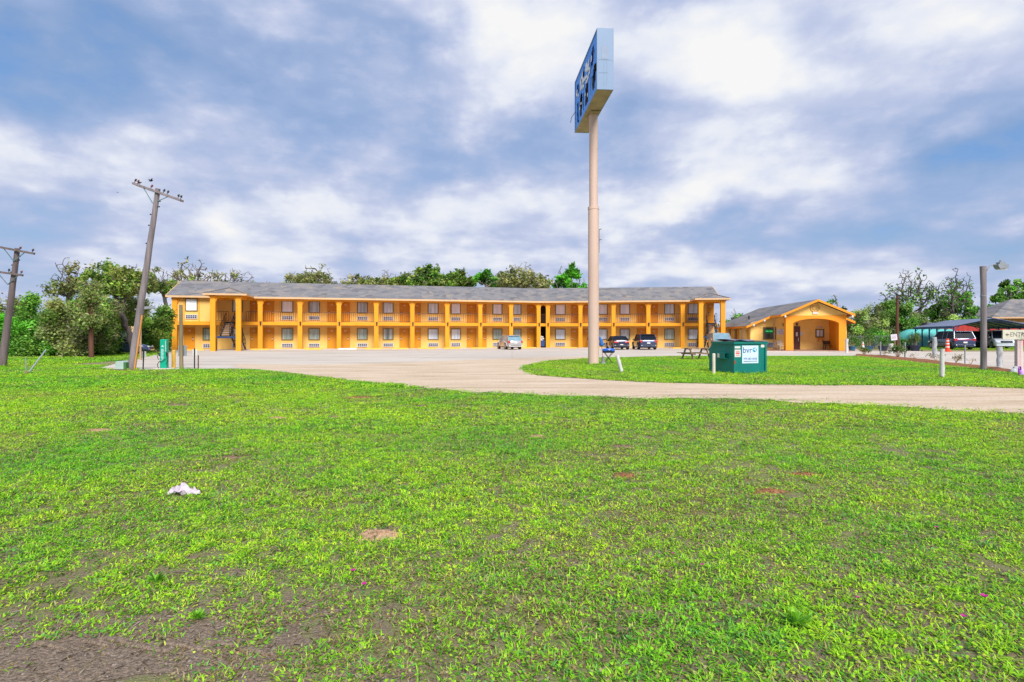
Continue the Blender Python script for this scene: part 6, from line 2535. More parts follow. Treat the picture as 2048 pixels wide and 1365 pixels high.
def car(name, label, loc, rz, paint, L, W_, H, style, glass='car_glass', cat='car', lower=None, spoiler=False, rake=.42):
    """style: 'sedan' or 'suv' profile; x is forward."""
    t = root(name, label, cat, loc, rz)
    hl, hw = L / 2, W_ / 2
    if style == 'sedan':
        st_ = [(-hl, .42, .86, .74), (-hl + .06, .30, .98, .86), (-hl + .35, .22, 1.04, .93), (-hl + .9, .2, 1.03, .97), (-.5, .2, .97, 1.0), (.6, .2, .94, 1.0), (hl - 1.35, .2, .92, .99), (hl - .6, .2, .80, .95), (hl - .12, .24, .66, .84), (hl, .36, .56, .70)]
        cab = [(-hl + .55, 1.03, .80, 0), (-hl + 1.35, 1.03, .70, 1), (-.1, .97, .70, 1), (hl - 1.95, .95, .72, .96), (hl - 1.25, .92, .84, 0)]
    else:
        b_ = H * .60
        st_ = [(-hl, .48, b_ - .10, .80), (-hl + .05, .38, b_, .90), (-hl + .3, .26, b_ + .03, .96), (-hl + 1.0, .24, b_ + .02, .99), (-.3, .24, b_ - .02, 1.0), (.7, .24, b_ - .04, 1.0), (hl - 1.2, .24, b_ - .06, .99), (hl - .45, .25, b_ - .14, .96), (hl - .1, .28, b_ - .30, .88), (hl, .4, b_ - .42, .76)]
        cab = [(-hl + .10, b_, .86, 0), (-hl + rake, b_, .74, .96), (-hl + rake + .8, b_, .75, 1), (.1, b_, .76, 1), (hl - 1.95, b_, .78, .97), (hl - 1.15, b_ - .06, .88, 0)]
    q = MB()
    vs, fs_ = [], []
    prof = lambda zb, zt, w: [(0, zb), (.86 * w, zb), (.96 * w, zb + .06), (w, zb + .35 * (zt - zb)), (.985 * w, zb + .62 * (zt - zb)), (.95 * w, zt - .05), (.88 * w, zt), (0, zt + .025)]
    np_ = 0
    for x, zb, zt, w in st_:
        p = prof(zb, zt, w * hw)
        ring = [(x, y, z) for y, z in p] + [(x, -y, z) for y, z in p[-2:0:-1]]
        np_ = len(ring)
        vs += ring
    for i in range(len(st_) - 1):
        for k in range(np_):
            fs_.append((i * np_ + k, (i + 1) * np_ + k, (i + 1) * np_ + (k + 1) % np_, i * np_ + (k + 1) % np_))
    fs_.append(tuple(range(np_)))
    fs_.append(tuple(reversed(range((len(st_) - 1) * np_, len(st_) * np_))))
    q.add(vs, fs_)
    q.build('body', paint, t, smooth=42)
    # cabin shell: roof painted, the rest glass; painted pillars over the joints
    roof_z = lambda f, zb: zb + (H - zb) * f
    T = [Vector((x, wt * hw, roof_z(f, zb))) for x, zb, wt, f in cab]
    Bt = [Vector((x, .90 * hw, zb - .01)) for x, zb, wt, f in cab]
    mir = lambda p: Vector((p.x, -p.y, p.z))
    q = MB()
    up = [i for i in range(len(cab)) if cab[i][3] > .5]
    vs, fs_ = [], []
    for i in up:
        p = T[i]
        vs += [p + Vector((0, 0, -.05)), p, Vector((p.x, p.y * .7, p.z + .035)), Vector((p.x, 0, p.z + .05)), Vector((p.x, -p.y * .7, p.z + .035)), mir(p), mir(p) + Vector((0, 0, -.05))]
    for i in range(len(up) - 1):
        for k in range(6):
            fs_.append((i * 7 + k, i * 7 + k + 1, (i + 1) * 7 + k + 1, (i + 1) * 7 + k))
    fs_ += [tuple(reversed(range(7))), tuple(range((len(up) - 1) * 7, len(up) * 7))]
    q.add(vs, fs_)
    q.build('roof', paint, t, smooth=50)
    f_, l_ = up[0], up[-1]
    q = MB()
    q.add([Bt[l_ + 1], mir(Bt[l_ + 1]), mir(T[l_]), T[l_]], [(0, 1, 2, 3)])
    q.build('windshield', glass, t)
    q = MB()
    q.add([mir(Bt[f_ - 1]), Bt[f_ - 1], T[f_], mir(T[f_])], [(0, 1, 2, 3)])
    q.build('rear_window', glass, t)
    for s in (1, -1):
        m = (lambda p: p) if s > 0 else mir
        q = MB()
        poly = [m(Bt[f_ - 1])] + [m(T[i]) for i in up] + [m(Bt[l_ + 1])]
        q.add(poly, [tuple(range(len(poly)))])
        q.build('side_window', glass, t)
        pl = MB()
        off = Vector((0, s * .012, 0))
        for a, b in ((Bt[f_ - 1], T[f_]), (Bt[l_ + 1], T[l_])):
            pl.bar(m(a) + off, m(b) + off, .09, .05, (0, s, 0))
        for fx in (.36, .64):
            xx = cab[f_][0] + (cab[l_][0] - cab[f_][0]) * fx
            zt_ = H - .05
            pl.bar(m(Vector((xx, .905 * hw, cab[f_][1] - .02))) + off, m(Vector((xx, cab[f_][2] * hw, zt_))) + off, .07, .04, (0, s, 0))
        pl.build('pillar', paint if style == 'suv' else 'car_trim', t)
        mi = MB()
        mi.ball(m(Vector((hl - 1.55, hw + .06, cab[l_][1] + .06))), (.10, .10, .075), 8, 6)
        mi.build('mirror', paint, t, smooth=60)
    rw = .33 if style == 'sedan' else .37
    for x in (-hl + .95, hl - .92):
        for s in (1, -1):
            q = MB()
            My = Matrix.Rotation(R(90), 3, 'X')
            q.lathe([(rw * .55, -.11), (rw * .93, -.115), (rw, -.07), (rw, .07), (rw * .93, .115), (rw * .55, .11)], (x, s * (hw - .10), rw), 20, My)
            wh = q.build('wheel', 'tyre_black', t, smooth=40)
            q = MB()
            q.lathe([(rw * .62, -.008), (rw * .62, .008)], (x, s * (hw + .012), rw), 16, My)
            for k in range(5):
                a = 2 * math.pi * k / 5
                q.bar((x, s * (hw + .022), rw), (x + rw * .58 * math.cos(a), s * (hw + .022), rw + rw * .58 * math.sin(a)), .05, .02, (0, 1, 0))
            q.build('rim', 'rim_alloy', wh)
            q = MB()
            pts = [(x + (rw + .05) * math.cos(a), s * (hw * .975), rw + (rw + .05) * math.sin(a)) for a in [math.pi * k / 10 for k in range(11)]]
            q.tube(pts, .05, 6)
            q.build('wheel_arch', lower or 'car_trim', t)
    zt = st_[1][2]
    q = MB()
    q.box((-hl + .03, 0, .40), (.16, W_ * .86, .20))
    q.build('rear_bumper', lower or paint, t, bevel=.04)
    q = MB()
    q.box((-hl - .058, 0, .46), (.012, W_ * .70, .05))
    q.build('bumper_trim', 'car_trim', t)
    for s in (1, -1):
        q = MB()
        if style == 'sedan':
            q.box((-hl + .02, s * hw * .62, .80), (.10, hw * .48, .15))
        else:
            q.box((-hl + .07, s * hw * .80, zt - .10), (.16, hw * .24, .26))
        q.build('tail_light', 'tail_red', t, bevel=.03)
        q = MB()
        if style == 'sedan':
            q.box((hl - .14, s * hw * .64, .62), (.16, hw * .34, .10))
        else:
            q.box((hl - .09, s * hw * .72, zt - .36), (.14, hw * .30, .14))
        q.build('headlight', 'head_clear', t, bevel=.02)
    q = MB()
    q.box((-hl + .02, 0, .72 if style == 'suv' else .52), (.10, .34, .15))
    q.build('number_plate', 'white_plate', t)
    q = MB()
    q.box((hl - .03, 0, (zt - .42) if style == 'suv' else .46), (.10, W_ * .46, .20))
    q.build('grille', 'car_trim', t, bevel=.02)
    q = MB()
    q.box((hl - .08, 0, .36), (.22, W_ * .82, .18))
    q.build('front_bumper', lower or paint, t, bevel=.05)
    q = MB()
    q.box((0, 0, .25), (L * .62, W_ * .90, .12))
    q.build('underbody', 'car_trim', t)
    if spoiler:
        q = MB()
        q.box((-hl + rake - .06, 0, H - .02), (.30, W_ * .70, .04))
        q.build('spoiler', 'car_trim' if spoiler == 'dark' else paint, t, bevel=.01)
    return t


Z = .008
car('parked_car', 'silver hatchback with pale lower trim parked askew at the motel', at(1018.5, 63.0, Z), R(90 + 19), 'paint_silver', 4.35, 1.76, 1.52, 'suv', 'car_glass_pale', 'car', 'ac_case', True, .72)
car('parked_car', 'dark low sedan parked nose in beside the tall sign pole', at(1234.5, 62.6, Z), R(91), 'paint_midnight', 4.7, 1.86, 1.44, 'sedan')
car('parked_car', 'blue grey crossover parked nose in at the motel right of the dark sedan', at(1288, 62.4, Z), R(89), 'paint_bluegrey', 4.6, 1.93, 1.66, 'suv', spoiler='dark', rake=.62)
car('parked_car', 'gold car facing the camera with only its windshield showing above the dumpster', at(1440, 57.5, Z), R(-98), 'paint_gold', 4.7, 1.9, 1.76, 'suv', 'car_glass_pale')
c1_ = car('parked_car', 'dark blue crossover with a red light bar under the carport', at(1901, 57.6, .14), R(79), 'paint_navy', 5.1, 2.0, 1.80, 'suv', spoiler='same')
q = MB()
q.box((-2.53, 0, .98), (.06, 1.6, .07))
q.build('light_bar', 'tail_red', c1_)
car('parked_car', 'pearl white large sport utility facing out under the carport', at(2000, 60.5, .14), R(-119), 'paint_pearl', 5.3, 2.06, 1.92, 'suv')

car('parked_car', 'second dark car mostly hidden between the dark blue crossover and the lamp pole', at(1941, 64.5, .03), R(75), 'paint_midnight', 4.9, 1.95, 1.95, 'suv')
# small blue car and a mobile home glimpsed through the trees
car('parked_car', 'small blue grey car glimpsed under the trees beyond the lawn', at(243, 47.0), R(20), 'paint_bluegrey', 4.4, 1.8, 1.42, 'sedan')
b = at(214, 60)
t = root('mobile_home', 'pale mobile home with low roof hidden behind the oak trunks', 'house', b, R(8))
q = MB()
q.box((0, 0, 1.6), (7, 3.6, 2.2))
q.build('wall', 'fascia_tan', t)
q = MB()
q.prism([(-3.7, -2.0, 2.7), (-3.7, 2.0, 2.7), (-3.7, 0, 3.4)], (7.4, 0, 0))
q.build('roof', 'sign_metal', t)
for x in (-2.5, -.6, 2.6):
    q = MB()
    q.box((x, -1.82, 1.9), (1.0, .04, .9))
    q.build('window', 'pane_dark', t)
q = MB()
q.box((1, -1.82, 1.5), (.9, .05, 1.9))
q.build('door', 'white_plate', t)


# ------------------------------------------------------------------ the person by the door
def person(label, loc, rz):
    t = root('person', label, 'person', loc, rz)
    P = {'pel': (0, 0, .84), 'wa': (0, .0, .98), 'ch': (0, .01, 1.18), 'sh': (0, .01, 1.30), 'nk': (0, .015, 1.37), 'hd0': (0, -.005, 1.45), 'hd1': (0, -.01, 1.55), 'hd2': (0, 0, 1.60),
         'hl': (.085, 0, .80), 'kl': (.095, -.02, .44), 'al': (.10, .02, .08), 'tl': (.12, -.13, .04), 'hr': (-.085, 0, .80), 'kr': (-.10, .0, .44), 'ar': (-.11, .04, .08), 'tr': (-.13, -.11, .04),
         'sl': (.17, .01, 1.27), 'el': (.22, .03, 1.02), 'wl': (.20, -.08, .82), 'sr': (-.17, .01, 1.27), 'er': (-.22, .04, 1.02), 'wr': (-.21, -.05, .80)}
    rad = {'pel': .125, 'wa': .12, 'ch': .135, 'sh': .10, 'nk': .052, 'hd0': .075, 'hd1': .085, 'hd2': .06, 'hl': .085, 'kl': .058, 'al': .042, 'tl': .035, 'hr': .085, 'kr': .058, 'ar': .042, 'tr': .035,
           'sl': .06, 'el': .043, 'wl': .03, 'sr': .06, 'er': .043, 'wr': .03}
    E = [('pel', 'wa'), ('wa', 'ch'), ('ch', 'sh'), ('sh', 'nk'), ('nk', 'hd0'), ('hd0', 'hd1'), ('hd1', 'hd2'), ('pel', 'hl'), ('hl', 'kl'), ('kl', 'al'), ('al', 'tl'), ('pel', 'hr'), ('hr', 'kr'), ('kr', 'ar'), ('ar', 'tr'), ('sh', 'sl'), ('sl', 'el'), ('el', 'wl'), ('sh', 'sr'), ('sr', 'er'), ('er', 'wr')]
    for s, w_ in ((1, 'wl'), (-1, 'wr')):
        w0 = Vector(P[w_])
        P['pm' + w_] = tuple(w0 + Vector((0, -.01, -.07)))
        rad['pm' + w_] = .026
        E.append((w_, 'pm' + w_))
        for k, (dx, ln) in enumerate(((-.026, .055), (-.009, .065), (.009, .062), (.024, .05))):
            a, b_ = 'f%d%s' % (k, w_), 'g%d%s' % (k, w_)
            P[a] = tuple(Vector(P['pm' + w_]) + Vector((dx * .3, dx, -ln * .5)))
            P[b_] = tuple(Vector(P['pm' + w_]) + Vector((dx * .3 - s * .012, dx, -ln)))
            rad[a] = rad[b_] = .009
            E += [('pm' + w_, a), (a, b_)]
        P['th' + w_] = tuple(w0 + Vector((-s * .02, -.045, -.075)))
        rad['th' + w_] = .010
        E.append((w_, 'th' + w_))
    ks = list(P)
    me = bpy.data.meshes.new('body')
    me.from_pydata([P[k] for k in ks], [(ks.index(a), ks.index(b_)) for a, b_ in E], [])
    o = bpy.data.objects.new('body', me)
    COL.objects.link(o)
    md = o.modifiers.new('skin', 'SKIN')
    for i, k in enumerate(ks):
        o.data.skin_vertices[0].data[i].radius = (rad[k], rad[k] * (.82 if k in ('pel', 'wa', 'ch', 'sh') else 1))
    o.data.skin_vertices[0].data[0].use_root = True
    o.modifiers.new('sub', 'SUBSURF').render_levels = 2
    o.modifiers['sub'].levels = 2
    dg = bpy.context.evaluated_depsgraph_get()
    m2 = bpy.data.meshes.new_from_object(o.evaluated_get(dg))
    bpy.data.objects.remove(o)
    for nm in ('skin', 'cloth_maroon', 'cloth_black', 'shoe_black'):
        m2.materials.append(MATS[nm])
    for p in m2.polygons:
        z = p.center.z
        x = abs(p.center.x)
        p.material_index = 3 if z < .10 else 2 if z < .80 and x < .19 else 0 if z > 1.36 or (x > .16 and z < .84) else 1
        p.use_smooth = True
    o = bpy.data.objects.new('body', m2)
    COL.objects.link(o)
    o.parent = t
    q = MB()
    q.ball((0, .012, 1.585), (.088, .098, .075), 12, 8)
    q.ball((0, .05, 1.54), (.083, .07, .08), 10, 7)
    q.build('hair', 'hair_dark', t, smooth=60)
    q = MB()
    for s in (1, -1):
        q.ball((s * .032, -.088, 1.535), (.013, .008, .008), 6, 4)
    q.ball((0, -.092, 1.475), (.024, .008, .006), 6, 4)
    q.build('face_features', 'hair_dark', t)
    q = MB()
    q.ball((0, -.098, 1.505), (.014, .018, .022), 6, 5)
    for s in (1, -1):
        q.ball((s * .085, .0, 1.52), (.012, .02, .03), 6, 5)
    q.build('nose_and_ears', 'skin', t, smooth=60)
    return t


pbr('skin', (.38, .22, .15), .5, var=.06)
pbr('cloth_maroon', (.06, .015, .022), .8, var=.2)
pbr('cloth_black', (.015, .012, .016), .8, var=.2)
pbr('shoe_black', (.02, .02, .02), .5, var=.2)
pbr('hair_dark', (.018, .012, .010), .6, var=.2)
pl0 = WR.W(WR.s(1178.5, .7), .7, .06)
person('person in dark clothes standing at a motel door, mostly hidden by the tall sign pole', pl0, R(15))

# birds
pbr('bird_black', (.012, .012, .016), .6, var=.2)


def bird(label, loc, rz, flying=False):
    t = root('bird', label, 'bird', loc, rz)
    t.scale = (.6, .6, .6)
    q = MB()
    q.tube([(-.17, 0, -.02), (-.10, 0, 0), (0, 0, .02), (.07, 0, .05), (.10, 0, .085), (.125, 0, .09), (.155, 0, .085)], [.012, .03, .048, .042, .03, .026, .004], 10)
    if not flying:
        q.tube([(0, .015, 0), (.005, .015, -.075)], .005, 5)
        q.tube([(0, -.015, 0), (.005, -.015, -.075)], .005, 5)
    q.build('body', 'bird_black', t, smooth=70)
    for s in (1, -1):
        q = MB()
        if flying:
            q.prism([(.05, s * .03, .03), (.02, s * .18, .16), (-.06, s * .27, .19), (-.09, s * .12, .08), (-.06, s * .03, .03)], (0, 0, .008))
        else:
            q.ball((-.03, s * .042, .015), (.10, .012, .032), 8, 5)
        q.build('wing', 'bird_black', t)
    return t


bird('black bird flying just above the tilted crossarm', at(302, 25.6, hz(363, 25.6)), R(60), True)
bird('tiny dark bird flying far to the left of the tilted crossarm', at(235, 60, hz(386, 60)), R(150), True)
bird('black bird perched on the raised end of the tilted crossarm', at(279, 25.4, hz(367, 25.4)), R(20))
# ------------------------------------------------------------------ trees
pbr('bark_grey', (.105, .085, .075), .9, var=.4, vs=3, bump=.7, bs=12, stretch=(2, 2, .4))
pbr('bark_pale', (.20, .17, .15), .9, var=.35, vs=3, bump=.6, bs=12, stretch=(2, 2, .4))


def grow(seed, trunk, blobs, nat, step, infl, kill, wander=.25, trunk_lean=(0, 0)):
    """Branches that grow towards scattered points (space colonisation). Returns nodes and parents."""
    rng = np.random.default_rng(seed)
    w = np.array([b[1][0] * b[1][1] * b[1][2] for b in blobs])
    cnt = rng.multinomial(nat, w / w.sum())
    A = []
    for (c, r), n in zip(blobs, cnt):
        d = rng.normal(0, 1, (n, 3))
        d /= np.linalg.norm(d, axis=1)[:, None]
        A.append(np.array(c) + d * (rng.random(n) ** .5)[:, None] * np.array(r))
    A = np.concatenate(A)
    A = A[A[:, 2] > .5]
    nodes, par = [np.zeros(3)], [-1]
    n = max(2, int(trunk / step))
    for k in range(1, n + 1):
        f = k / n
        nodes.append(np.array((trunk_lean[0] * f + rng.normal(0, .05), trunk_lean[1] * f + rng.normal(0, .05), trunk * f)))
        par.append(k - 1)
    best = np.full(len(A), 1e9)
    who = np.zeros(len(A), int)

    def upd(lo):
        nn = np.array(nodes[lo:])
        d = np.linalg.norm(A[:, None] - nn[None], axis=2)
        j = d.argmin(1)
        v = d[np.arange(len(A)), j]
        m = v < best
        best[m] = v[m]
        who[m] = j[m] + lo
    upd(0)
    for it in range(90):
        act = best < infl
        if it < 12 and not act.any():
            act = best < best.min() + 1.5
        if not act.any() or len(A) == 0:
            break
        src = np.unique(who[act])
        lo = len(nodes)
        for s in src:
            m = act & (who == s)
            d = A[m] - nodes[s]
            d = (d / (np.linalg.norm(d, axis=1)[:, None] + 1e-9)).sum(0)
            d = d / (np.linalg.norm(d) + 1e-9) + rng.normal(0, wander, 3)
            d /= np.linalg.norm(d) + 1e-9
            nodes.append(nodes[s] + d * step)
            par.append(int(s))
        upd(lo)
        keep = best > kill
        A, best, who = A[keep], best[keep], who[keep]
        if len(nodes) > 7000 or len(A) == 0:
            break
    return np.array(nodes), np.array(par), rng


def tree(name, label, base, trunk_h, trunk_r, blobs, nat, leaves, lsize, pal, seed, step=.38, infl=3.0, kill=.55, tip=.014, spread=.4, bark='bark_grey', group=None, cat='tree', wander=.22, lean=(0, 0), bare=.0, clump=.35):
    t = root(name, label, cat, base, group=group)
    Nn, par, rng = grow(seed, trunk_h, blobs, nat, step, infl, kill, wander, lean)
    n = len(Nn)
    kids = np.zeros(n, int)
    for p in par[1:]:
        kids[p] += 1
    r = np.where(kids == 0, tip ** 2.1, 0.0)
    for i in range(n - 1, 0, -1):
        r[par[i]] += r[i]
    r = r ** (1 / 2.1)
    sc = trunk_r / r[0]
    r = np.maximum(tip, r * np.where(r > tip * 4, 1 + (sc - 1) * np.clip((r - tip * 4) / (r[0] - tip * 4 + 1e-9), 0, 1), 1))
    # branches: one tapered four- or six-sided piece per step
    V, Fq = [], []
    off = 0
    d = Nn[1:] - Nn[par[1:]]
    d /= np.linalg.norm(d, axis=1)[:, None] + 1e-9
    ref = np.where(np.abs(d[:, 2:3]) > .9, np.array([[1., 0, 0]]), np.array([[0, 0, 1.]]))
    x = np.cross(d, ref)
    x /= np.linalg.norm(x, axis=1)[:, None] + 1e-9
    y = np.cross(d, x)
    k = 5
    ang = 2 * np.pi * np.arange(k) / k
    ring = x[:, None] * np.cos(ang)[None, :, None] + y[:, None] * np.sin(ang)[None, :, None]
    r0, r1 = r[par[1:]], r[1:]
    r0 = np.minimum(r0, r1 * 1.6 + .01)
    lo = (Nn[par[1:]] - d * (r0 * .4)[:, None])[:, None] + ring * r0[:, None, None]
    hi = Nn[1:][:, None] + ring * r1[:, None, None]
    VV = np.concatenate([lo, hi], 1).reshape(-1, 3)
    b = np.arange(n - 1)[:, None, None] * 2 * k
    a = np.arange(k)
    q = np.stack([a, (a + 1) % k, (a + 1) % k + k, a + k], 1)
    FF = (b + q[None]).reshape(-1, 4)
    o = bpy.data.objects.new('trunk', npmesh('trunk', VV, [FF], bark, None, True))
    COL.objects.link(o)
    o.parent = t
    # leaves about the thin twigs; whole sprays share a tone
    thin = np.where((r < tip * 2.6) & (Nn[:, 2] > trunk_h * .5))[0]
    if bare > 0:
        hb = np.quantile(Nn[thin][:, 2], 1 - bare)
        pr = np.where(Nn[thin][:, 2] > hb, .12, 1.0)
        thin = thin[rng.random(len(thin)) < pr]
    if leaves and len(thin):
        m = leaves
        tone = rng.uniform(.45, 1.45, len(thin)) * (.75 + .5 * vnoise(Nn[thin][:, 0] * .6 + 50, Nn[thin][:, 2] * .6 + Nn[thin][:, 1] * .5 + 50, seed))
        w_ = rng.random(len(thin)) ** .7 * np.where(rng.random(len(thin)) < clump, 0, 1)
        j = rng.choice(len(thin), m, p=w_ / w_.sum())
        c = Nn[thin][j] + rng.normal(0, spread * .5, (m, 3))
        u = rng.normal(0, 1, (m, 3))
        u[:, 2] *= .6
        u /= np.linalg.norm(u, axis=1)[:, None]
        v = np.cross(u, rng.normal(0, 1, (m, 3)))
        v /= np.linalg.norm(v, axis=1)[:, None] + 1e-9
        s = lsize * rng.uniform(.55, 1.35, m)[:, None]
        L4 = np.stack([c - u * s, c - v * s * .55, c + u * s, c + v * s * .55], 1).reshape(-1, 3)
        pal = np.array(pal)
        pick = rng.integers(0, len(pal), len(thin))
        col = 1.18 * pal[np.where(rng.random(m) < .65, pick[j], rng.integers(0, len(pal), m))] * (tone[j] * rng.uniform(.75, 1.25, m))[:, None]
        o = bpy.data.objects.new('crown', npmesh('crown', L4, [np.arange(m * 4).reshape(-1, 4)], 'bush_leaf', np.repeat(np.clip(col, 0, 1), 4, 0)))
        COL.objects.link(o)
        o.parent = t
    return t


OAK = [(.14, .28, .03), (.21, .34, .04), (.28, .36, .06), (.09, .18, .025), (.32, .34, .09)]
OLIVE = [(.25, .27, .08), (.31, .31, .10), (.18, .24, .06), (.38, .35, .15), (.14, .17, .05)]
LIME = [(.09, .34, .02), (.13, .42, .03), (.06, .25, .02), (.18, .46, .05)]
DEEP = [(.08, .20, .025), (.13, .29, .035), (.19, .35, .05), (.05, .12, .018)]
FRESH = [(.10, .33, .03), (.15, .40, .045), (.21, .45, .07), (.06, .20, .025)]
VINE = [(.28, .42, .08), (.40, .50, .14), (.20, .36, .06), (.34, .38, .16), (.26, .26, .13), (.15, .29, .05)]


def crown(h, rx, rz=None, n=6, seed=0, lowest=.4, ry=None):
    """Uneven crown made of several overlapping masses."""
    rr = random.Random(seed)
    out = []
    rz = rz or rx * .7
    for k in range(n):
        a = 2 * math.pi * k / n + rr.uniform(-.4, .4)
        e = rr.uniform(.35, .75)
        out.append(((math.cos(a) * rx * e, math.sin(a) * (ry or rx) * e, h - rz + rr.uniform(-.55, .15) * rz * (1 - lowest)), (rx * rr.uniform(.35, .55), rx * rr.uniform(.35, .55), rz * rr.uniform(.4, .62))))
    out.append(((rr.uniform(-.2, .2) * rx, 0, h - rz * .75), (rx * .55, rx * .55, rz * .72)))
    return out


# left wood: oaks behind, bushes in front
def tr(px, Y, top, wpx, **k):
    """A tree measured in the photograph: column, distance, height of its top, half width in pixels."""
    h = hz(top, Y)
    rx = wpx * Y / F
    return at(px, Y), h, rx


SPEC = [
    # name label px Y top halfw  pal leaves size nat bare trunk
    ('oak_tree', 'oak with bare twiggy crown standing highest behind the vine covered bushes', 150, 50, 511, 62, OLIVE, 2400, .13, 950, .75, .22),
    ('oak_tree', 'leafy yellow green oak between the reddish pole and the leaning power pole', 215, 47, 522, 52, OAK, 8500, .13, 700, .0, .22),
    ('oak_tree', 'spreading oak with olive leaves crossing behind the leaning power pole', 268, 45, 524, 50, OAK + OLIVE, 6000, .13, 800, .15, .20),
    ('oak_tree', 'half bare oak at the corner of the motel left of its roof', 318, 69, 527, 50, OAK, 4200, .16, 850, .6, .22),
    ('oak_tree', 'bare branched oak rising over the end of the motel roof', 395, 78, 513, 62, OLIVE, 1500, .18, 950, .9, .24),
    ('oak_tree', 'small bare oak over the roof between the end gable and the first porch', 468, 80, 533, 38, OLIVE, 900, .18, 600, .8, .22),
    ('oak_tree', 'thin far oak just showing above the roof right of the first porch', 530, 84, 556, 26, OAK, 1600, .18, 260, .3, .2),
    ('oak_tree', 'yellow olive oak standing alone above the roof with sky on both sides', 626, 82, 522, 58, OLIVE, 5000, .18, 720, .1, .24),
    ('oak_tree', 'low olive oak over the roof right of the lone yellow olive oak', 705, 84, 545, 40, OLIVE, 4200, .18, 380, .2, .2),
    ('oak_tree', 'thin leaved oak over the middle of the motel roof', 765, 84, 534, 44, OLIVE + OAK, 5500, .18, 440, .2, .22),
    ('oak_tree', 'dark green leafy oak over the middle of the motel roof', 850, 80, 526, 48, DEEP + OAK, 8500, .19, 480, .0, .24),
    ('oak_tree', 'mixed green oak to the right of the dark green leafy oak', 915, 84, 535, 42, OAK + DEEP, 5200, .19, 440, .0, .22),
    ('oak_tree', 'round bright green young tree over the roof between two oaks', 972, 80, 540, 26, LIME, 3600, .19, 240, .0, .2),
    ('oak_tree', 'brownish olive oak over the roof above the silver hatchback', 1048, 84, 520, 60, OLIVE, 6000, .19, 800, .05, .26),
    ('oak_tree', 'pale olive oak filling the canopy right of the thin leaved oak', 808, 88, 541, 36, OLIVE + OAK, 4200, .18, 420, .05, .22),
    ('oak_tree', 'low pale oak filling the canopy over the roof left of the thin leaved oak', 735, 88, 548, 34, OLIVE + OAK, 3600, .18, 360, .05, .22),
    ('oak_tree', 'low green oak filling the canopy between the dark green and mixed green oaks', 884, 90, 540, 36, OAK + FRESH, 5200, .18, 380, .0, .22),
    ('oak_tree', 'low green oak filling the canopy right of the round bright green tree', 1004, 90, 541, 32, OAK + OLIVE, 4600, .18, 360, .0, .22),
    ('broadleaf_tree', 'vivid lime green broadleaf tree over the roof just left of the tall sign pole', 1136, 80, 526, 46, LIME, 15000, .21, 520, .0, .26),
    ('broadleaf_tree', 'thin tree showing over the office roof beside the farther stairs', 1466, 92, 612, 26, FRESH, 2200, .2, 240, .1, .18),
    ('broadleaf_tree', 'sparse dark leaved tree rising behind the portico gable', 1671, 84, 583, 30, DEEP, 900, .2, 330, .0, .18),
    ('elm_tree', 'tall half bare elm with forked trunk behind the overgrown thicket', 1818, 82, 527, 62, DEEP, 800, .2, 800, .25, .30),
    ('elm_tree', 'slim half bare elm leaning out beside the street lamp', 1908, 80, 524, 40, DEEP, 350, .2, 420, .1, .2),
    ('broadleaf_tree', 'dense green tree just west of the street lamp behind the carport', 1908, 84, 576, 44, FRESH, 15000, .21, 480, .0, .26),
    ('broadleaf_tree', 'dense green tree at the edge of the frame behind the orange walled house', 2030, 92, 556, 56, FRESH + DEEP, 17000, .23, 520, .0, .28),
    ('broadleaf_tree', 'leafy tree filling the gap behind the carport roof', 1965, 96, 606, 44, FRESH, 9000, .23, 300, .0, .24),
]
for i, (nm, lb, px, Y, top, hw_, pal, nl, ls, nat, bare, tk) in enumerate(SPEC):
    b, h, rx = tr(px, Y, top, hw_)
    forked = 'elm' in nm
    if nm == 'oak_tree':
        bl_ = crown(h, rx, min(rx * .75, h * .42), 7, i * 7 + 1)
    elif forked:
        bl_ = crown(h, rx, h * .36, 6, i * 5 + 2)
    else:
        bl_ = crown(h, rx, h * .42, 7, i * 3 + 5, .1) + ([((0, 0, h * .66), (rx * .82, rx * .8, h * .33))] if hw_ > 40 else [])
    tree(nm, lb, b, h * (.28 if not forked else .36), tk, bl_, nat + (250 if nm == 'broadleaf_tree' and hw_ > 40 else 0), nl, ls, pal, 100 + i, clump=.8 if nm == 'broadleaf_tree' or pal is LIME else .38, step=.36 if h < 9 else .42, infl=3.2, kill=.45, tip=.021 if Y < 60 else .033, spread=.42, bark='bark_grey' if Y < 60 or forked else 'bark_pale', bare=bare, group='trees around the motel', lean=(.5, 0) if i % 2 else (-.4, 0))

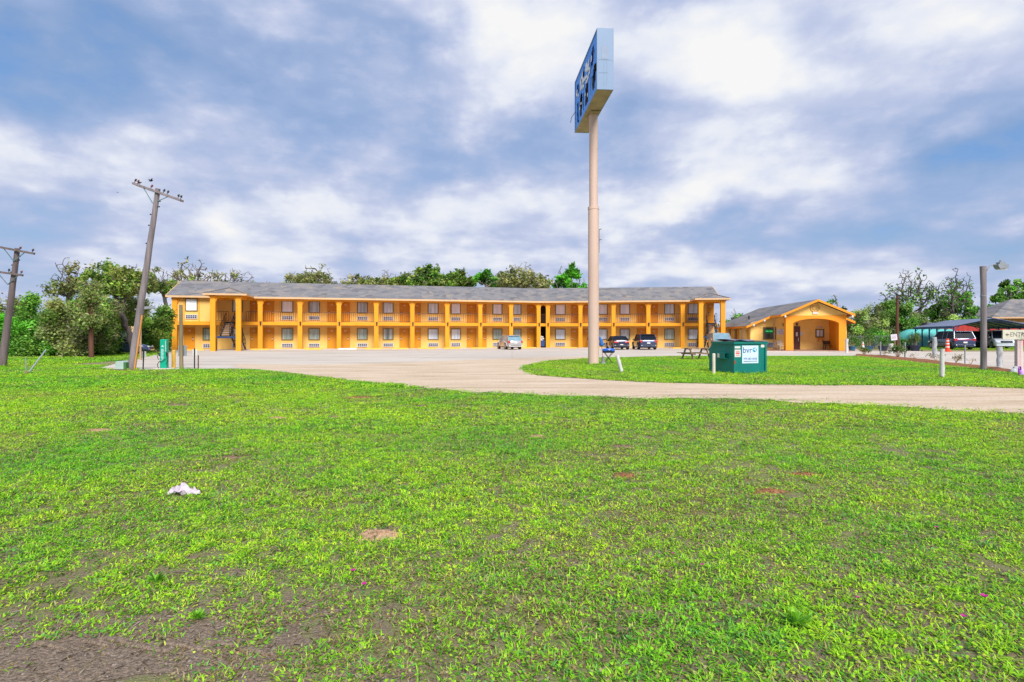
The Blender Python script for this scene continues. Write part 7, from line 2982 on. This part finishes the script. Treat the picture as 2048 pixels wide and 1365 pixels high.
# bushes and thickets: many stems from the ground, leaves to the ground
BUSH = [
    ('bush', 'big bright green bush at the frame edge behind the dark leaning pole', 45, 43, 612, 70, 3.0, FRESH + LIME[:2], 26000, .13, 0),
    ('bush', 'vine draped greyish green thicket around the reddish pole', 165, 41, 580, 52, 2.6, VINE + OLIVE[:2], 26000, .11, 0),
    ('bush', 'dense green thicket between the big bright bush and the vine draped thicket', 105, 44, 586, 50, 2.6, DEEP + FRESH, 22000, .12, 0),
    ('bush', 'shady olive thicket behind the leaning power pole', 238, 47, 588, 46, 2.4, OAK + VINE, 14000, .12, 1),
    ('bush', 'dense olive thicket between the leaning power pole and the motel corner', 303, 53, 602, 36, 2.2, OAK + DEEP, 22000, .12, 0),
    ('bush', 'pale tree tops beyond the dark leaning pole at the frame edge', 0, 60, 588, 70, 2.6, OLIVE + VINE, 7000, .15, 0),
    ('bush', 'overgrown grey brown thicket just right of the office portico', 1735, 74, 608, 50, 3.0, VINE, 17000, .15, 0),
    ('bush', 'leafy green thicket behind the reddish pole and the turquoise tarp', 1800, 78, 597, 46, 3.0, VINE + FRESH + FRESH, 19000, .16, 0),
    ('bush', 'twiggy brown thicket above the turquoise tarp', 1858, 80, 618, 40, 3.0, VINE, 10000, .16, 0),
    ('bush', 'low green thicket behind the turquoise tarp and carport', 1905, 88, 622, 60, 3.0, FRESH + VINE, 14000, .17, 0),
    ('bush', 'small bright shrub row behind the chain link fence', 1765, 68, 655, 26, 1.6, LIME + FRESH, 7000, .11, 0),
    ('bush', 'distant green bushes left of the big bright bush', -40, 50, 630, 60, 3.0, DEEP + FRESH, 12000, .15, 0),
    ('bush', 'green bushes behind the house at the frame edge', 2110, 100, 590, 70, 4.0, FRESH + DEEP, 9000, .22, 0),
]
for b_ in (('bush', 'yellow green leafy undergrowth at the foot of the oaks left of the leaning pole', 205, 45, 655, 34, 1.6, FRESH + OAK, 9000, .11, 0), ('bush', 'low green undergrowth behind the bent pipe', 75, 41.5, 672, 36, 1.3, FRESH + DEEP, 8000, .11, 0), ('bush', 'bright green bush standing left of the motel corner behind the charger', 325, 60, 640, 22, 1.8, FRESH + OAK, 9000, .12, 0)):
    BUSH.append(b_)
for i, (nm, lb, px, Y, top, hw_, dep, pal, nl, ls, open_) in enumerate(BUSH):
    b, h, rx = tr(px, Y, top, hw_)
    rr = random.Random(300 + i)
    bl_ = []
    for k in range(9):
        a = rr.uniform(0, 6.28)
        e = rr.uniform(.2, .8)
        zt_ = h * rr.uniform(.55, 1.0)
        rz = zt_ * .5
        if open_:
            bl_.append(((math.cos(a) * rx * e, math.sin(a) * dep * e, h * rr.uniform(.55, .8)), (rx * .42, dep * .4, h * .22)))
        else:
            bl_.append(((math.cos(a) * rx * e, math.sin(a) * dep * e, zt_ - rz * .95), (rx * .42, dep * .42, rz)))
    tree(nm, lb, b, .5, .12, bl_, 420, int(nl * 1.5), ls * .84, pal, 500 + i, step=.34, infl=4.5, kill=.5, tip=.014 if Y < 60 else .022, spread=.52, bark='bark_grey', cat='bush', group='thickets around the motel', bare=0, clump=.65)
t3, b3 = POLE_VINE
rng = np.random.default_rng(12)
VV, CC = [], []
for k in range(30):
    V, C = leafcloud(rng, (rng.normal(-.05, .35), rng.normal(0, .3), rng.uniform(1.9, 5.0)), (.45, .45, .5), 110, .10, VINE + OLIVE)
    VV.append(V)
    CC.append(C)
V, C = np.concatenate(VV), np.concatenate(CC)
o = bpy.data.objects.new('vine', npmesh('vine', V, [np.arange(len(V)).reshape(-1, 4)], 'bush_leaf', np.repeat(C, 4, 0)))
COL.objects.link(o)
o.parent = t3
# far wood closing the horizon: reads as one mass
rng = np.random.default_rng(77)
VV, CC = [], []
for k in range(150):
    X = rng.uniform(-230, 260)
    Y = 165 + rng.uniform(-12, 25)
    hh = rng.uniform(4.5, 8.0)
    V, C = leafcloud(rng, (X, Y, hh * .5), (rng.uniform(3, 6), 3, hh * .55), 420, .38, DEEP + OAK + FRESH)
    VV.append(V)
    CC.append(C * .9)
V, C = np.concatenate(VV), np.concatenate(CC)
V[:, 2] = np.maximum(V[:, 2], .02)
o = bpy.data.objects.new('far_woods', npmesh('far_woods', V, [np.arange(len(V)).reshape(-1, 4)], 'bush_leaf', np.repeat(C, 4, 0)))
COL.objects.link(o)
props(o, 'far green woods closing the horizon behind the buildings', 'woods', kind='stuff')
